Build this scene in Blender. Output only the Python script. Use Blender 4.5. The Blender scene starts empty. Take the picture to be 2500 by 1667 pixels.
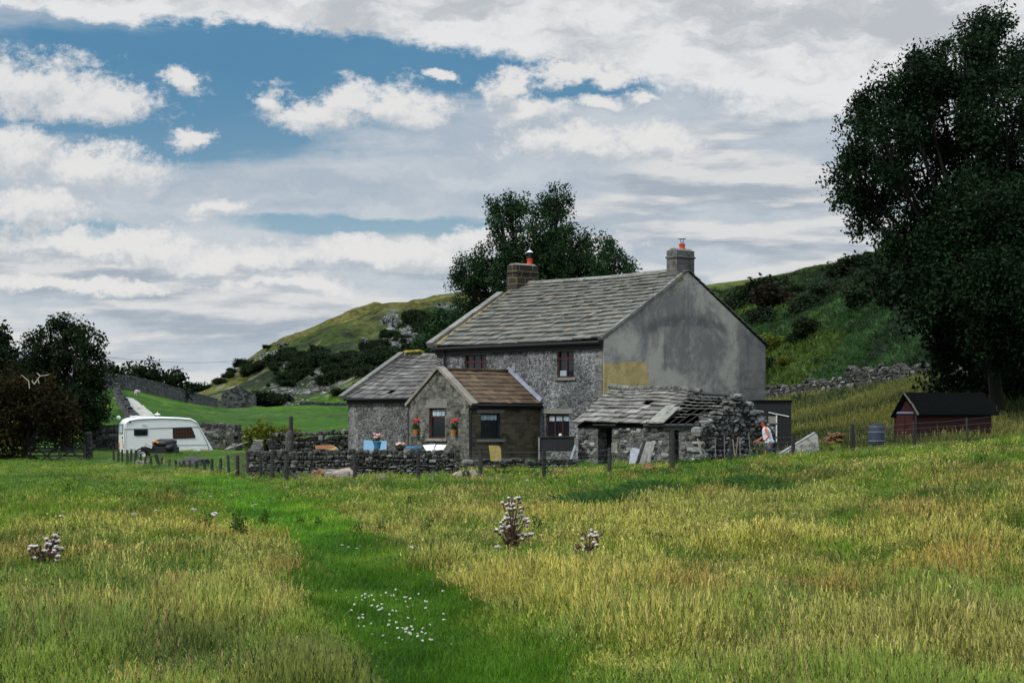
import bpy, bmesh, math, random
import numpy as np
from mathutils import Vector, Matrix, Euler
random.seed(7); np.random.seed(7)
C = bpy.context.scene.collection
SC = bpy.context.scene
R = math.radians

# ------------------------------------------------------------------ camera
F = 4514.0; U0 = 1250.0; VH = 1026.0; CH = 2.0        # focal length, centre column, horizon row (2500 px wide), eye height
cam = bpy.data.cameras.new('camera'); camo = bpy.data.objects.new('camera', cam); C.objects.link(camo)
cam.sensor_width = 36; cam.lens = F/2500*36; cam.shift_y = (VH-833.5)/2500
cam.clip_start = .5; cam.clip_end = 6000
camo.location = (0, 0, CH); camo.rotation_euler = (R(90), 0, 0)
SC.camera = camo
SC.view_settings.view_transform = 'Standard'; SC.view_settings.look = 'None'
SC.view_settings.exposure = 0.12; SC.view_settings.gamma = 1.0
SC.cycles.max_bounces = 6; SC.cycles.transparent_max_bounces = 8
SC.cycles.use_adaptive_sampling = True; SC.cycles.adaptive_threshold = 0.02
SC.cycles.sample_clamp_indirect = 4

SUN_EL, SUN_AZ = 50.0, -128.0       # azimuth measured from +Y (view direction) towards +X; the sun stands to the left
SUN_STRENGTH = 2.6

# ------------------------------------------------------------------ node helper
class NT:
    def __init__(s, tree):
        s.t = tree; s.n = tree.nodes; s.l = tree.links
        s.n.clear()
    def node(s, typ, **kw):
        nd = s.n.new(typ)
        for k, v in kw.items(): setattr(nd, k, v)
        return nd
    def put(s, sock, v):
        if v is None: return
        if isinstance(v, bpy.types.NodeSocket): s.l.new(v, sock)
        else:
            try: sock.default_value = v
            except Exception:
                if sock.type == 'VECTOR': sock.default_value = tuple(v)[:3]
                elif isinstance(v, (int, float)): sock.default_value = (v,)*len(sock.default_value)
                else: sock.default_value = tuple(v)[:3]+(1,)
    def m(s, op, a, b=None, c=None, clamp=False):
        nd = s.node('ShaderNodeMath', operation=op, use_clamp=clamp)
        s.put(nd.inputs[0], a)
        if b is not None: s.put(nd.inputs[1], b)
        if c is not None: s.put(nd.inputs[2], c)
        return nd.outputs[0]
    def vm(s, op, a, b=None):
        nd = s.node('ShaderNodeVectorMath', operation=op)
        s.put(nd.inputs[0], a)
        if b is not None:
            if op == 'SCALE': s.put(nd.inputs[3], b)
            else: s.put(nd.inputs[1], b)
        return nd.outputs['Value'] if op in ('LENGTH', 'DOT_PRODUCT') else nd.outputs[0]
    def mix(s, f, a, b, mode='MIX'):
        nd = s.node('ShaderNodeMix', data_type='RGBA', blend_type=mode)
        s.put(nd.inputs[0], f); s.put(nd.inputs[6], col(a)); s.put(nd.inputs[7], col(b))
        return nd.outputs[2]
    def ramp(s, f, lo, hi, a=0., b=1.):
        nd = s.node('ShaderNodeMapRange', interpolation_type='SMOOTHSTEP')
        s.put(nd.inputs[0], f); s.put(nd.inputs[1], lo); s.put(nd.inputs[2], hi)
        s.put(nd.inputs[3], a); s.put(nd.inputs[4], b)
        return nd.outputs[0]
    def noise(s, vec, scale, detail=4, rough=.55, dist=0, col=False):
        nd = s.node('ShaderNodeTexNoise')
        if vec is not None: s.put(nd.inputs['Vector'], vec)
        nd.inputs['Scale'].default_value = scale; nd.inputs['Detail'].default_value = detail
        nd.inputs['Roughness'].default_value = rough; nd.inputs['Distortion'].default_value = dist
        return nd.outputs['Color' if col else 'Fac']
    def voro(s, vec, scale, feature='F1', out='Distance', rnd=1.):
        nd = s.node('ShaderNodeTexVoronoi', feature=feature)
        s.put(nd.inputs['Vector'], vec); nd.inputs['Scale'].default_value = scale
        if 'Randomness' in nd.inputs: nd.inputs['Randomness'].default_value = rnd
        return nd.outputs[out]
    def sep(s, v):
        nd = s.node('ShaderNodeSeparateXYZ'); s.put(nd.inputs[0], v); return nd.outputs
    def comb(s, x=0., y=0., z=0.):
        nd = s.node('ShaderNodeCombineXYZ')
        for i, v in enumerate((x, y, z)): s.put(nd.inputs[i], v)
        return nd.outputs[0]
    def attr(s, name, typ='GEOMETRY', out='Color'):
        nd = s.node('ShaderNodeAttribute', attribute_name=name, attribute_type=typ); return nd.outputs[out]
    def obj(s): return s.node('ShaderNodeTexCoord').outputs['Object']
    def uv(s): return s.node('ShaderNodeTexCoord').outputs['UV']
    def bump(s, h, strength=.5, dist=.05):
        nd = s.node('ShaderNodeBump'); nd.inputs['Strength'].default_value = strength
        nd.inputs['Distance'].default_value = dist; s.put(nd.inputs['Height'], h); return nd.outputs[0]
    def out(s, colr, rough=.9, normal=None, metal=0., spec=.3, trans=0., tcol=None, alpha=None):
        p = s.node('ShaderNodeBsdfPrincipled')
        s.put(p.inputs['Base Color'], col(colr)); s.put(p.inputs['Roughness'], rough)
        s.put(p.inputs['Metallic'], metal); s.put(p.inputs['Specular IOR Level'], spec)
        if normal is not None: s.put(p.inputs['Normal'], normal)
        if alpha is not None: s.put(p.inputs['Alpha'], alpha)
        sh = p.outputs[0]
        if trans:
            tr = s.node('ShaderNodeBsdfTranslucent'); s.put(tr.inputs[0], col(tcol if tcol is not None else colr))
            mx = s.node('ShaderNodeMixShader'); mx.inputs[0].default_value = trans
            s.l.new(sh, mx.inputs[1]); s.l.new(tr.outputs[0], mx.inputs[2]); sh = mx.outputs[0]
        o = s.node('ShaderNodeOutputMaterial'); s.l.new(sh, o.inputs[0])
def col(c):
    if isinstance(c, bpy.types.NodeSocket) or isinstance(c, (int, float)): return c
    return (c[0], c[1], c[2], 1)
def srgb(r, g, b):
    f = lambda c: (c/255/12.92) if c/255 <= .04045 else ((c/255+.055)/1.055)**2.4
    return (f(r), f(g), f(b))
MATS = {}
def mat(name):
    m = bpy.data.materials.new(name); m.use_nodes = True; MATS[name] = m
    return m, NT(m.node_tree)

# ------------------------------------------------------------------ sky
w = bpy.data.worlds.new('World'); SC.world = w; w.use_nodes = True
n = NT(w.node_tree)
sky = n.node('ShaderNodeTexSky', sky_type='NISHITA'); sky.sun_disc = False
sky.sun_elevation = R(SUN_EL); sky.sun_rotation = R(SUN_AZ); sky.air_density = 1.3; sky.dust_density = .6; sky.ozone_density = 2.5
d = n.node('ShaderNodeTexCoord').outputs['Generated']
dx, dy, dz = n.sep(d)
ay = n.m('MAXIMUM', n.m('ABSOLUTE', dy), .25)
A = n.m('MULTIPLY', n.m('DIVIDE', dx, ay), F/100); B = n.m('MULTIPLY', n.m('DIVIDE', dz, ay), F/100)   # units of 100 px
P0 = n.comb(A, B, 0.)
w1 = n.noise(n.vm('MULTIPLY', P0, (.55, 1.0, 1)), 1.0, 8, .62, 0, True)
wsub = n.vm('MULTIPLY', n.vm('SUBTRACT', w1, (.5, .5, .5)), (1.9, 1.5, 0))
PW = n.vm('ADD', P0, wsub)
def ells(P, lst):
    acc = None
    for (u, v, rx, ry) in lst:
        q = n.vm('MULTIPLY', n.vm('SUBTRACT', P, ((u-U0)/100, (VH-v)/100, 0)), (100/rx, 100/ry, 0))
        L = n.vm('LENGTH', q)
        acc = L if acc is None else n.m('SMOOTH_MIN', acc, L, .22)
    return acc
CUM = [(80, 215, 170, 78), (225, 252, 170, 52), (50, 368, 90, 66), (235, 415, 160, 58), (80, 520, 130, 66),
       (455, 192, 62, 30), (470, 330, 56, 26), (655, 250, 42, 46), (780, 285, 110, 46), (850, 245, 80, 46),
       (985, 272, 118, 56), (1075, 182, 40, 13), (1235, 222, 78, 44), (1300, 270, 86, 44), (1420, 182, 150, 26), (1445, 248, 50, 18), (1560, 232, 55, 16),
       (1400, 352, 160, 46), (1590, 345, 110, 44), (540, 520, 74, 32), (250, 598, 300, 38), (560, 632, 240, 34), (940, 618, 290, 44),
       (700, 690, 200, 22), (200, 690, 260, 24), (1250, 600, 250, 40)]
BAND = [(560, -60, 620, 125), (1150, -40, 520, 165), (1620, 0, 560, 190), (2150, 60, 640, 240), (150, -50, 400, 80)]
e1 = ells(PW, CUM); e1s = ells(n.vm('ADD', PW, (-.08, .34, 0)), CUM)
fine = n.noise(n.vm('MULTIPLY', P0, (1, 1.25, 1)), 2.2, 9, .74)
mC = n.ramp(n.m('ADD', e1, n.m('MULTIPLY', n.m('SUBTRACT', fine, .5), 2.5)), 1.34, .52)
shC = n.ramp(n.m('ADD', n.m('SUBTRACT', e1s, e1), n.m('MULTIPLY', n.m('SUBTRACT', n.noise(P0, 1.9, 8, .68), .5), 3.0)), -1.0, .62)
e2 = ells(PW, BAND)
mB = n.ramp(n.m('ADD', e2, n.m('MULTIPLY', n.m('SUBTRACT', fine, .5), .45)), 1.08, .86)
big = n.noise(n.vm('MULTIPLY', n.vm('ADD', PW, (3.1, 1.7, 0)), (.32, .75, 1)), 1.0, 8, .62)
shB = n.ramp(n.m('ADD', big, n.m('MULTIPLY', n.m('SUBTRACT', e2, .75), .18)), .32, .56)
# low streaky stratocumulus
sv = n.vm('ADD', n.vm('MULTIPLY', P0, (.17, .95, 1)), n.vm('MULTIPLY', wsub, (.12, .16, 0)))
s1 = n.noise(sv, 1.0, 7, .52); s2 = n.noise(n.vm('ADD', sv, (0, .22, 0)), 1.0, 7, .52)
mS = n.ramp(s1, .40, .52)
shS = n.ramp(n.m('SUBTRACT', s1, s2), -.075, .075)
# thin veil: absent over the deep blue parts
BLUE = [(430, 190, 760, 170), (1050, 150, 520, 110), (1330, 190, 330, 70), (460, 335, 400, 80), (300, 300, 300, 40), (120, 570, 300, 26), (900, 552, 380, 24)]
e3 = ells(n.vm('ADD', P0, n.vm('MULTIPLY', wsub, (1.2, .5, 0))), BLUE)
st = n.noise(n.vm('MULTIPLY', P0, (.10, .9, 1)), 1.0, 6, .6, .6)
veil = n.ramp(n.m('ADD', e3, n.m('MULTIPLY', n.m('SUBTRACT', st, .45), 1.2)), .72, 1.28, .04, .86)
lowS = n.ramp(n.m('ADD', B, n.m('MULTIPLY', n.ramp(A, -1., 6.), -3.2)), 4.9, 3.8)
mS = n.m('MULTIPLY', mS, lowS)
K = 10.0                                                          # the Background node's strength is 0.1
def lin(r, g, b, k=K): return tuple(c*k for c in srgb(r, g, b))
blue_c = n.mix(n.ramp(B, 2.2, 8.6), lin(150, 178, 193), lin(62, 122, 160))
base = n.mix(.12, blue_c, sky.outputs[0])
c0 = n.mix(veil, base, n.mix(n.ramp(n.noise(n.vm('MULTIPLY', PW, (.22, .8, 1)), 1.0, 7, .6), .35, .65), lin(172, 182, 193), lin(200, 204, 209)))
stc = n.mix(shS, lin(157, 168, 180), lin(212, 212, 212))
c1 = n.mix(n.m('MULTIPLY', mS, .92), c0, stc)
c2 = n.mix(mB, c1, n.mix(shB, lin(180, 185, 191), lin(220, 221, 222)))
c3 = n.mix(n.m('MULTIPLY', mC, .96), c2, n.mix(shC, lin(176, 184, 192), lin(221, 220, 219)))
up = n.ramp(dz, .25, .8, 1.0, 3.2)                               # unseen sky overhead, brightened to add light to the scene
c4 = n.vm('SCALE', c3, up)
bg = n.node('ShaderNodeBackground'); n.put(bg.inputs[0], c4); bg.inputs[1].default_value = .1
wo = n.node('ShaderNodeOutputWorld'); n.l.new(bg.outputs[0], wo.inputs[0])
w.cycles.sampling_method = 'MANUAL'; w.cycles.sample_map_resolution = 512

sl = bpy.data.lights.new('sun', 'SUN'); sl.energy = SUN_STRENGTH; sl.angle = R(6); sl.color = (1, .95, .86)
so = bpy.data.objects.new('sun', sl); C.objects.link(so)
az = R(SUN_AZ); el = R(SUN_EL)
sd = Vector((math.sin(az)*math.cos(el), math.cos(az)*math.cos(el), math.sin(el)))     # direction to the sun
so.rotation_euler = (-sd).to_track_quat('-Z', 'Y').to_euler(); so.location = (-30, -20, 60)

# ------------------------------------------------------------------ noise in numpy
def _h(ix, iy, seed):
    a = (ix.astype(np.int64)*374761393 + iy.astype(np.int64)*668265263 + seed*1442695041) & 0xffffffff
    a = ((a ^ (a >> 13))*1274126177) & 0xffffffff
    return ((a ^ (a >> 16)) & 0xffffff)/float(0xffffff)
def vnoise(x, y, seed=0):
    x = np.asarray(x, float); y = np.asarray(y, float)
    ix = np.floor(x); iy = np.floor(y); fx = x-ix; fy = y-iy
    fx = fx*fx*(3-2*fx); fy = fy*fy*(3-2*fy)
    a = _h(ix, iy, seed); b = _h(ix+1, iy, seed); c = _h(ix, iy+1, seed); d = _h(ix+1, iy+1, seed)
    return (a*(1-fx)+b*fx)*(1-fy)+(c*(1-fx)+d*fx)*fy
def fbm(x, y, oct=4, seed=0):
    t = 0; amp = .5; tot = 0
    for i in range(oct):
        t = t+amp*vnoise(x*2**i+17.3*i, y*2**i-9.1*i, seed+i); tot += amp; amp *= .5
    return t/tot
def sstep(a, b, x):
    t = np.clip((x-a)/(b-a), 0, 1); return t*t*(3-2*t)

# ------------------------------------------------------------------ terrain heights
TU = [-600, 0, 300, 600, 900, 1250, 1500, 1880, 2200, 2500, 3100]
TT = {4: [0]*11,
 14: [0,0,0,0,0,0,0,0,.05,.1,.2],
 25: [-.05,0,0,0,0,0,.02,.1,.2,.3,.5],
 40: [-.1,0,0,0,0,.02,.08,.32,.56,.80,1.2],
 55: [-.1,-.05,0,0,0,.03,.22,.76,1.02,1.30,1.9],
 66: [-.1,-.1,-.05,0,.15,.15,.2,.42,.80,1.1,1.9],
 80: [-.2,-.15,-.1,.1,.25,.3,.3,.5,1.1,1.4,2.2],
 100: [-.3,-.25,-.25,0,.3,.5,.9,1.5,3.3,5.3,7],
 125: [.4,.3,.3,.2,.4,.8,1.6,2.7,5,8,11],
 150: [3,2.5,1.9,1.2,1.4,1.6,2.5,3.6,7,10,13],
 190: [7,6.5,5,1.9,1.8,2,3,5,9,12,16],
 240: [9,8,6.5,2.6,2.5,2.5,3,5,10,14,18],
 334: [10,9,7,3.7,3.5,3.5,4,6,11,15,19],
 500: [12,11,8.5,6,6,6,6,7,11,15,19],
 1500: [14]*11}
_pa = []; _pz = []
for Y, row in TT.items():
    for u, z in zip(TU, row):
        _pa.append(((u-U0)/F*7, math.log(Y))); _pz.append(z)
_pa = np.array(_pa); _pz = np.array(_pz, float)
def _phi(r2): return .5*r2*np.log(r2+1e-9)
_n = len(_pa); _M = np.zeros((_n+3, _n+3))
_M[:_n, :_n] = _phi(((_pa[:, None]-_pa[None])**2).sum(-1)) + np.eye(_n)*.002
_M[:_n, _n] = 1; _M[:_n, _n+1:] = _pa; _M[_n, :_n] = 1; _M[_n+1:, :_n] = _pa.T
_w = np.linalg.solve(_M, np.concatenate([_pz, [0, 0, 0]]))
def base_z(x, y):
    y = np.maximum(np.asarray(y, float), 4.0); x = np.asarray(x, float)
    a = np.clip(x/y, -.5, .5)*7; l = np.log(np.clip(y, 4, 1500))
    sh = a.shape; a = a.ravel(); l = l.ravel(); out = np.zeros(a.size)
    for i in range(0, a.size, 40000):
        aa = a[i:i+40000]; ll = l[i:i+40000]
        r2 = (aa[:, None]-_pa[None, :, 0])**2+(ll[:, None]-_pa[None, :, 1])**2
        out[i:i+40000] = _phi(r2)@_w[:_n]+_w[_n]+_w[_n+1]*aa+_w[_n+2]*ll
    return out.reshape(sh)
HL = [(380, 985), (450, 962), (510, 940), (560, 912), (595, 893), (650, 850), (700, 826), (745, 808), (800, 783), (850, 764), (900, 750), (935, 742), (1020, 736), (1060, 727), (1105, 722), (1300, 712), (1600, 740), (2000, 800), (2600, 880)]
HR = [(1150, 1000), (1400, 800), (1600, 712), (1740, 694), (1850, 679), (2000, 654), (2150, 625), (2300, 596), (2500, 560), (2900, 520), (3600, 500)]
def height(x, y):
    x = np.asarray(x, float); y = np.asarray(y, float)
    z = base_z(x, y)
    yy = np.maximum(y, 1); u = U0+F*x/yy
    # left hill
    yc = 452+10*fbm(u/160, u*0+3, 3, 5)
    hc = CH+(VH-np.interp(u, *zip(*HL)))*yc/F
    yf = 342+np.interp(u, [400, 540, 640, 900, 1200], [30, 8, -4, -20, -30])
    t = np.clip((yy-yf)/(yc-yf), 0, 2.2)
    prof = np.where(t < 1, 1-(1-t)**1.45*(1+.12*np.sin(t*9+u/60)*(1-t)*t*3), 1-.10*(t-1)**1.3)
    hz = z+(hc-z)*prof*(t > 0)
    rough = (fbm(x/9, y/9, 5, 11)-.5)*np.clip(t*2, 0, 1)*5.0*(t < .96)+(fbm(x/2.5, y/2.5, 3, 14)-.5)*.5*np.clip(t*4, 0, 1)
    ledge = np.abs(fbm(x/26, y/14, 3, 31)-.5)*3.2*np.clip(t*3, 0, 1)*(t < .85)
    zl = np.where(t > 0, hz+(rough-ledge)*np.clip((hc-z)/12, 0, 1), z)
    # right hill
    yc2 = 236.0
    hc2 = CH+(VH-np.interp(u, *zip(*HR)))*yc2/F
    yf2 = np.interp(u, [1100, 1871, 2317, 2900], [150, 143, 104, 88])
    t2 = np.clip((yy-yf2)/(yc2-yf2), 0, 2.2)
    pr2 = np.where(t2 < 1, 1-(1-t2)**1.25, 1-.12*(t2-1)**1.2)
    zr = np.where(t2 > 0, z+(hc2-z)*pr2+((fbm(x/7, y/7, 4, 21)-.5)*2.2*(t2 < .93)*np.clip(t2*3, 0, 1))*(hc2 > z), z)
    far = np.where(yy > 700, 0, 1)
    zz = np.maximum(z, np.maximum(zl*far+z*(1-far), zr*far+z*(1-far)))
    # small unevenness of the meadow
    zz = zz+(fbm(x/2.2, y/2.2, 3, 2)-.5)*.10*np.clip(y/30, .2, 1)
    pth = path_dist(x, y)
    zz = zz-.07*np.exp(-(pth/path_hw(y)/1.1)**2)
    return zz
PATHPX = [(470, 1166), (520, 1180), (575, 1203), (640, 1232), (700, 1262), (760, 1300), (815, 1345), (860, 1390), (905, 1440), (975, 1510), (1050, 1580), (1110, 1640), (1180, 1720), (1260, 1850), (1330, 2100)]
PATH = [((u-U0)*2.0/(v-VH), F*2.0/(v-VH)) for u, v in PATHPX]
def path_dist(x, y):
    x = np.asarray(x, float); y = np.asarray(y, float)
    best = np.full(x.shape, 1e9)
    for (x0, y0), (x1, y1) in zip(PATH[:-1], PATH[1:]):
        dx, dy = x1-x0, y1-y0; L = dx*dx+dy*dy
        t = np.clip(((x-x0)*dx+(y-y0)*dy)/L, 0, 1)
        best = np.minimum(best, np.hypot(x-x0-t*dx, y-y0-t*dy))
    return best
def path_hw(y): return np.interp(y, [10, 14, 19, 25, 35, 45, 60], [1.0, .92, .80, .62, .60, .62, .62])
def gz(x, y): return float(height(np.array([float(x)]), np.array([float(y)]))[0])
def P(u, v, Y): return Vector(((u-U0)*Y/F, Y, CH+(VH-v)*Y/F))
def X(u, Y): return (u-U0)*Y/F
def hit(u, v, y0=12, y1=700):
    ys = np.exp(np.linspace(math.log(y0), math.log(y1), 900)); xs = (u-U0)/F*ys
    vv = VH-(height(xs, ys)-CH)*F/ys
    k = np.argmax(vv <= v) if (vv <= v).any() else len(ys)-1
    return Vector((xs[k], ys[k], CH+(VH-vv[k])*ys[k]/F))

# ------------------------------------------------------------------ scene bookkeeping
def thing(name, label, cat, loc=(0, 0, 0), rz=0., group=None, rx=0., ry=0.):
    o = bpy.data.objects.new(name, None); C.objects.link(o); o.empty_display_size = .3
    o.location = loc; o.rotation_euler = (rx, ry, rz); o['label'] = label; o['category'] = cat
    if group: o['group'] = group
    return o
def tag(o, label, cat, group=None, kind=None):
    o['label'] = label; o['category'] = cat
    if group: o['group'] = group
    if kind: o['kind'] = kind
    return o
def dup(root, loc, rz=0., label=None, group=None, scale=None, cat=None):
    r = root.copy(); C.objects.link(r); r.location = loc; r.rotation_euler = (0, 0, rz)
    if scale: r.scale = (scale, scale, scale) if isinstance(scale, (int, float)) else scale
    if label: r['label'] = label
    if cat: r['category'] = cat
    if group: r['group'] = group
    for ch in list(root.children):
        c = ch.copy(); C.objects.link(c); c.parent = r
        for g in list(ch.children):
            e = g.copy(); C.objects.link(e); e.parent = c
    return r

_bm = bmesh.new(); bmesh.ops.create_icosphere(_bm, subdivisions=2, radius=1)
ICO_V = np.array([v.co[:] for v in _bm.verts]); ICO_F = [[v.index for v in f.verts] for f in _bm.faces]; _bm.free()
CUBE_V = np.array([[x, y, z] for x in (-1, 1) for y in (-1, 1) for z in (-1, 1)], float)
CUBE_F = [[0, 1, 3, 2], [4, 6, 7, 5], [0, 4, 5, 1], [2, 3, 7, 6], [0, 2, 6, 4], [1, 5, 7, 3]]
class MB:
    def __init__(s): s.v = []; s.f = []; s.r = []; s.mi = []; s.nv = 0
    def add(s, v, f, rnd=None, mi=0):
        v = np.asarray(v, float); s.v.append(v)
        r = random.random() if rnd is None else rnd
        for q in f: s.f.append([i+s.nv for i in q]); s.r.append(r); s.mi.append(mi)
        s.nv += len(v); return s
    def box(s, c, size, M=None, jit=0., rnd=None, mi=0):
        v = CUBE_V*np.array(size)/2
        if jit: v = v+np.random.uniform(-jit, jit, v.shape)
        if M is not None: v = v@np.array(M.to_3x3()).T
        return s.add(v+np.array(c), CUBE_F, rnd, mi)
    def box2(s, lo, hi, **k):
        lo = np.array(lo, float); hi = np.array(hi, float); return s.box((lo+hi)/2, hi-lo, **k)
    def stone(s, c, size, M=None, pw=.6, jit=.10, rnd=None, mi=0):
        v = np.sign(ICO_V)*np.abs(ICO_V)**pw
        v = v*(1+np.random.uniform(-jit, jit, (len(v), 1)))*np.array(size)/2
        if M is not None: v = v@np.array(M.to_3x3()).T
        return s.add(v+np.array(c), ICO_F, rnd, mi)
    def poly(s, pts, rnd=None, mi=0): return s.add(pts, [list(range(len(pts)))], rnd, mi)
    def prism(s, pts2, d0, d1, axis='y', rnd=None, mi=0):
        """pts2: (a,z) outline; extruded along axis between d0 and d1"""
        n_ = len(pts2)
        f = lambda a, z, d: (a, d, z) if axis == 'y' else ((d, a, z) if axis == 'x' else (a, z, d))
        v = [f(a, z, d0) for a, z in pts2]+[f(a, z, d1) for a, z in pts2]
        fs = [list(range(n_)), list(range(2*n_-1, n_-1, -1))]+[[i, (i+1) % n_, (i+1) % n_+n_, i+n_] for i in range(n_)]
        return s.add(v, fs, rnd, mi)
    def tube(s, pts, rad, n_=8, rnd=None, mi=0, cap=True):
        pts = [Vector(p) for p in pts]
        if isinstance(rad, (int, float)): rad = [rad]*len(pts)
        V = []; up = Vector((0, 0, 1))
        for i, p in enumerate(pts):
            t = (pts[min(i+1, len(pts)-1)]-pts[max(i-1, 0)]).normalized()
            a = t.cross(up if abs(t.z) < .95 else Vector((1, 0, 0))).normalized(); b = t.cross(a)
            for k in range(n_):
                an = 2*math.pi*k/n_; V.append(p+(a*math.cos(an)+b*math.sin(an))*rad[i])
        Fs = []
        for i in range(len(pts)-1):
            for k in range(n_):
                Fs.append([i*n_+k, i*n_+(k+1) % n_, (i+1)*n_+(k+1) % n_, (i+1)*n_+k])
        if cap: Fs += [list(range(n_)), [(len(pts)-1)*n_+k for k in range(n_)][::-1]]
        return s.add([v[:] for v in V], Fs, rnd, mi)
    def lathe(s, prof, c=(0, 0, 0), n_=20, rnd=None, mi=0):
        V = []; Fs = []
        for r, z in prof:
            for k in range(n_):
                an = 2*math.pi*k/n_; V.append((c[0]+r*math.cos(an), c[1]+r*math.sin(an), c[2]+z))
        for i in range(len(prof)-1):
            for k in range(n_): Fs.append([i*n_+k, i*n_+(k+1) % n_, (i+1)*n_+(k+1) % n_, (i+1)*n_+k])
        Fs += [list(range(n_))[::-1], [(len(prof)-1)*n_+k for k in range(n_)]]
        return s.add(V, Fs, rnd, mi)
    def build(s, name, mats, parent=None, smooth=False, bevel=0., loc=None):
        me = bpy.data.meshes.new(name); V = np.concatenate(s.v) if s.v else np.zeros((0, 3))
        me.from_pydata(V.tolist(), [], s.f)
        if not isinstance(mats, (list, tuple)): mats = [mats]
        for m in mats: me.materials.append(m)
        me.polygons.foreach_set('material_index', s.mi)
        a = me.attributes.new('rnd', 'FLOAT', 'FACE'); a.data.foreach_set('value', s.r)
        me.update(calc_edges=True)
        nl = len(me.loops); vi = np.zeros(nl, int); me.loops.foreach_get('vertex_index', vi)
        no = np.zeros(len(me.polygons)*3); me.polygons.foreach_get('normal', no); no = no.reshape(-1, 3)
        tot = np.zeros(len(me.polygons), int); me.polygons.foreach_get('loop_total', tot)
        fi = np.repeat(np.arange(len(tot)), tot); co = V[vi]; nn = np.abs(no[fi])
        uvx = np.where(nn[:, 0] > nn[:, 1], co[:, 1], co[:, 0])
        uvl = me.uv_layers.new(name='uv'); uvl.data.foreach_set('uv', np.stack([uvx, co[:, 2]], 1).ravel())
        if smooth: me.polygons.foreach_set('use_smooth', [True]*len(me.polygons))
        o = bpy.data.objects.new(name, me); C.objects.link(o)
        if parent: o.parent = parent
        if loc is not None: o.location = loc
        if bevel:
            b = o.modifiers.new('bevel', 'BEVEL'); b.width = bevel; b.segments = 2; b.limit_method = 'ANGLE'
        return o
def np_mesh(name, V, nper, rnd, mats, parent=None, mi=None, smooth=False, link=True):
    """V: (n*nper,3) polygons of nper verts each"""
    me = bpy.data.meshes.new(name); nv = len(V); nf = nv//nper
    me.vertices.add(nv); me.vertices.foreach_set('co', np.asarray(V, np.float32).ravel())
    me.loops.add(nv); me.loops.foreach_set('vertex_index', np.arange(nv, dtype=np.int32))
    me.polygons.add(nf); me.polygons.foreach_set('loop_start', np.arange(0, nv, nper, dtype=np.int32))
    me.polygons.foreach_set('loop_total', np.full(nf, nper, dtype=np.int32))
    for m in (mats if isinstance(mats, (list, tuple)) else [mats]): me.materials.append(m)
    if mi is not None: me.polygons.foreach_set('material_index', np.asarray(mi, np.int32))
    me.update(calc_edges=True)
    a = me.attributes.new('rnd', 'FLOAT', 'FACE'); a.data.foreach_set('value', np.asarray(rnd, np.float32))
    if smooth: me.polygons.foreach_set('use_smooth', [True]*nf)
    o = bpy.data.objects.new(name, me)
    if link: C.objects.link(o)
    if parent: o.parent = parent
    return o
# ------------------------------------------------------------------ materials
def m_simple(name, c, rough=.8, var=.25, scale=6., bump=.2, metal=0., spec=.3, dirt=None, dscale=2.):
    m, n = mat(name); o = n.obj()
    f = n.noise(o, scale, 6, .6); r = n.attr('rnd', out='Fac')
    lo = tuple(x*(1-var) for x in c); hi = tuple(min(1, x*(1+var)) for x in c)
    k = n.m('ADD', n.m('MULTIPLY', f, .7), n.m('MULTIPLY', r, .3))
    cc = n.mix(n.ramp(k, .25, .75), lo, hi)
    if dirt: cc = n.mix(n.ramp(n.noise(o, dscale, 6, .65), .5, .68), cc, dirt)
    n.out(cc, rough, n.bump(f, bump, .02) if bump else None, metal, spec); return m
def m_rubble(name, dark, light, lime, lime_amt, sx=3.2, sz=6.0, streak=.5, mortar=.35):
    """random rubble with lime wash remains"""
    m, n = mat(name); o = n.obj()
    wv = n.vm('ADD', n.vm('MULTIPLY', o, (1, 1, sz/sx)), n.vm('SCALE', n.vm('SUBTRACT', n.noise(o, 3.5, 3, .5, 0, True), (.5, .5, .5)), .22))
    cell = n.voro(wv, sx, 'F1', 'Color'); edge = n.voro(wv, sx, 'DISTANCE_TO_EDGE')
    r = n.sep(cell)[0]
    c = n.mix(r, dark, light)
    f = n.noise(o, 22, 5, .7)
    c = n.mix(n.ramp(f, .35, .75, 0, .55), c, light)
    jl = n.ramp(edge, .02, .09)
    c = n.mix(n.m('MULTIPLY', n.m('SUBTRACT', 1, jl), mortar), c, lime)
    c = n.mix(n.m('MULTIPLY', n.ramp(n.noise(o, 9, 4, .6), .55, .7), .6), c, tuple(x*.4 for x in dark))
    lm = n.noise(n.vm('MULTIPLY', o, (1, 1, streak)), 1.1, 4, .6); lf = n.noise(n.vm('MULTIPLY', o, (1, 1, .75)), 8, 6, .74)
    k = n.m('ADD', n.m('MULTIPLY', lm, .55), n.m('MULTIPLY', lf, .75))
    c = n.mix(n.m('MULTIPLY', n.ramp(k, .70-lime_amt*.2, .86-lime_amt*.2), .78), c, lime)
    h = n.m('ADD', n.m('MULTIPLY', n.ramp(edge, 0, .14), .7), n.m('MULTIPLY', f, .5))
    n.out(c, .95, n.bump(h, .9, .05)); return m
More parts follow.
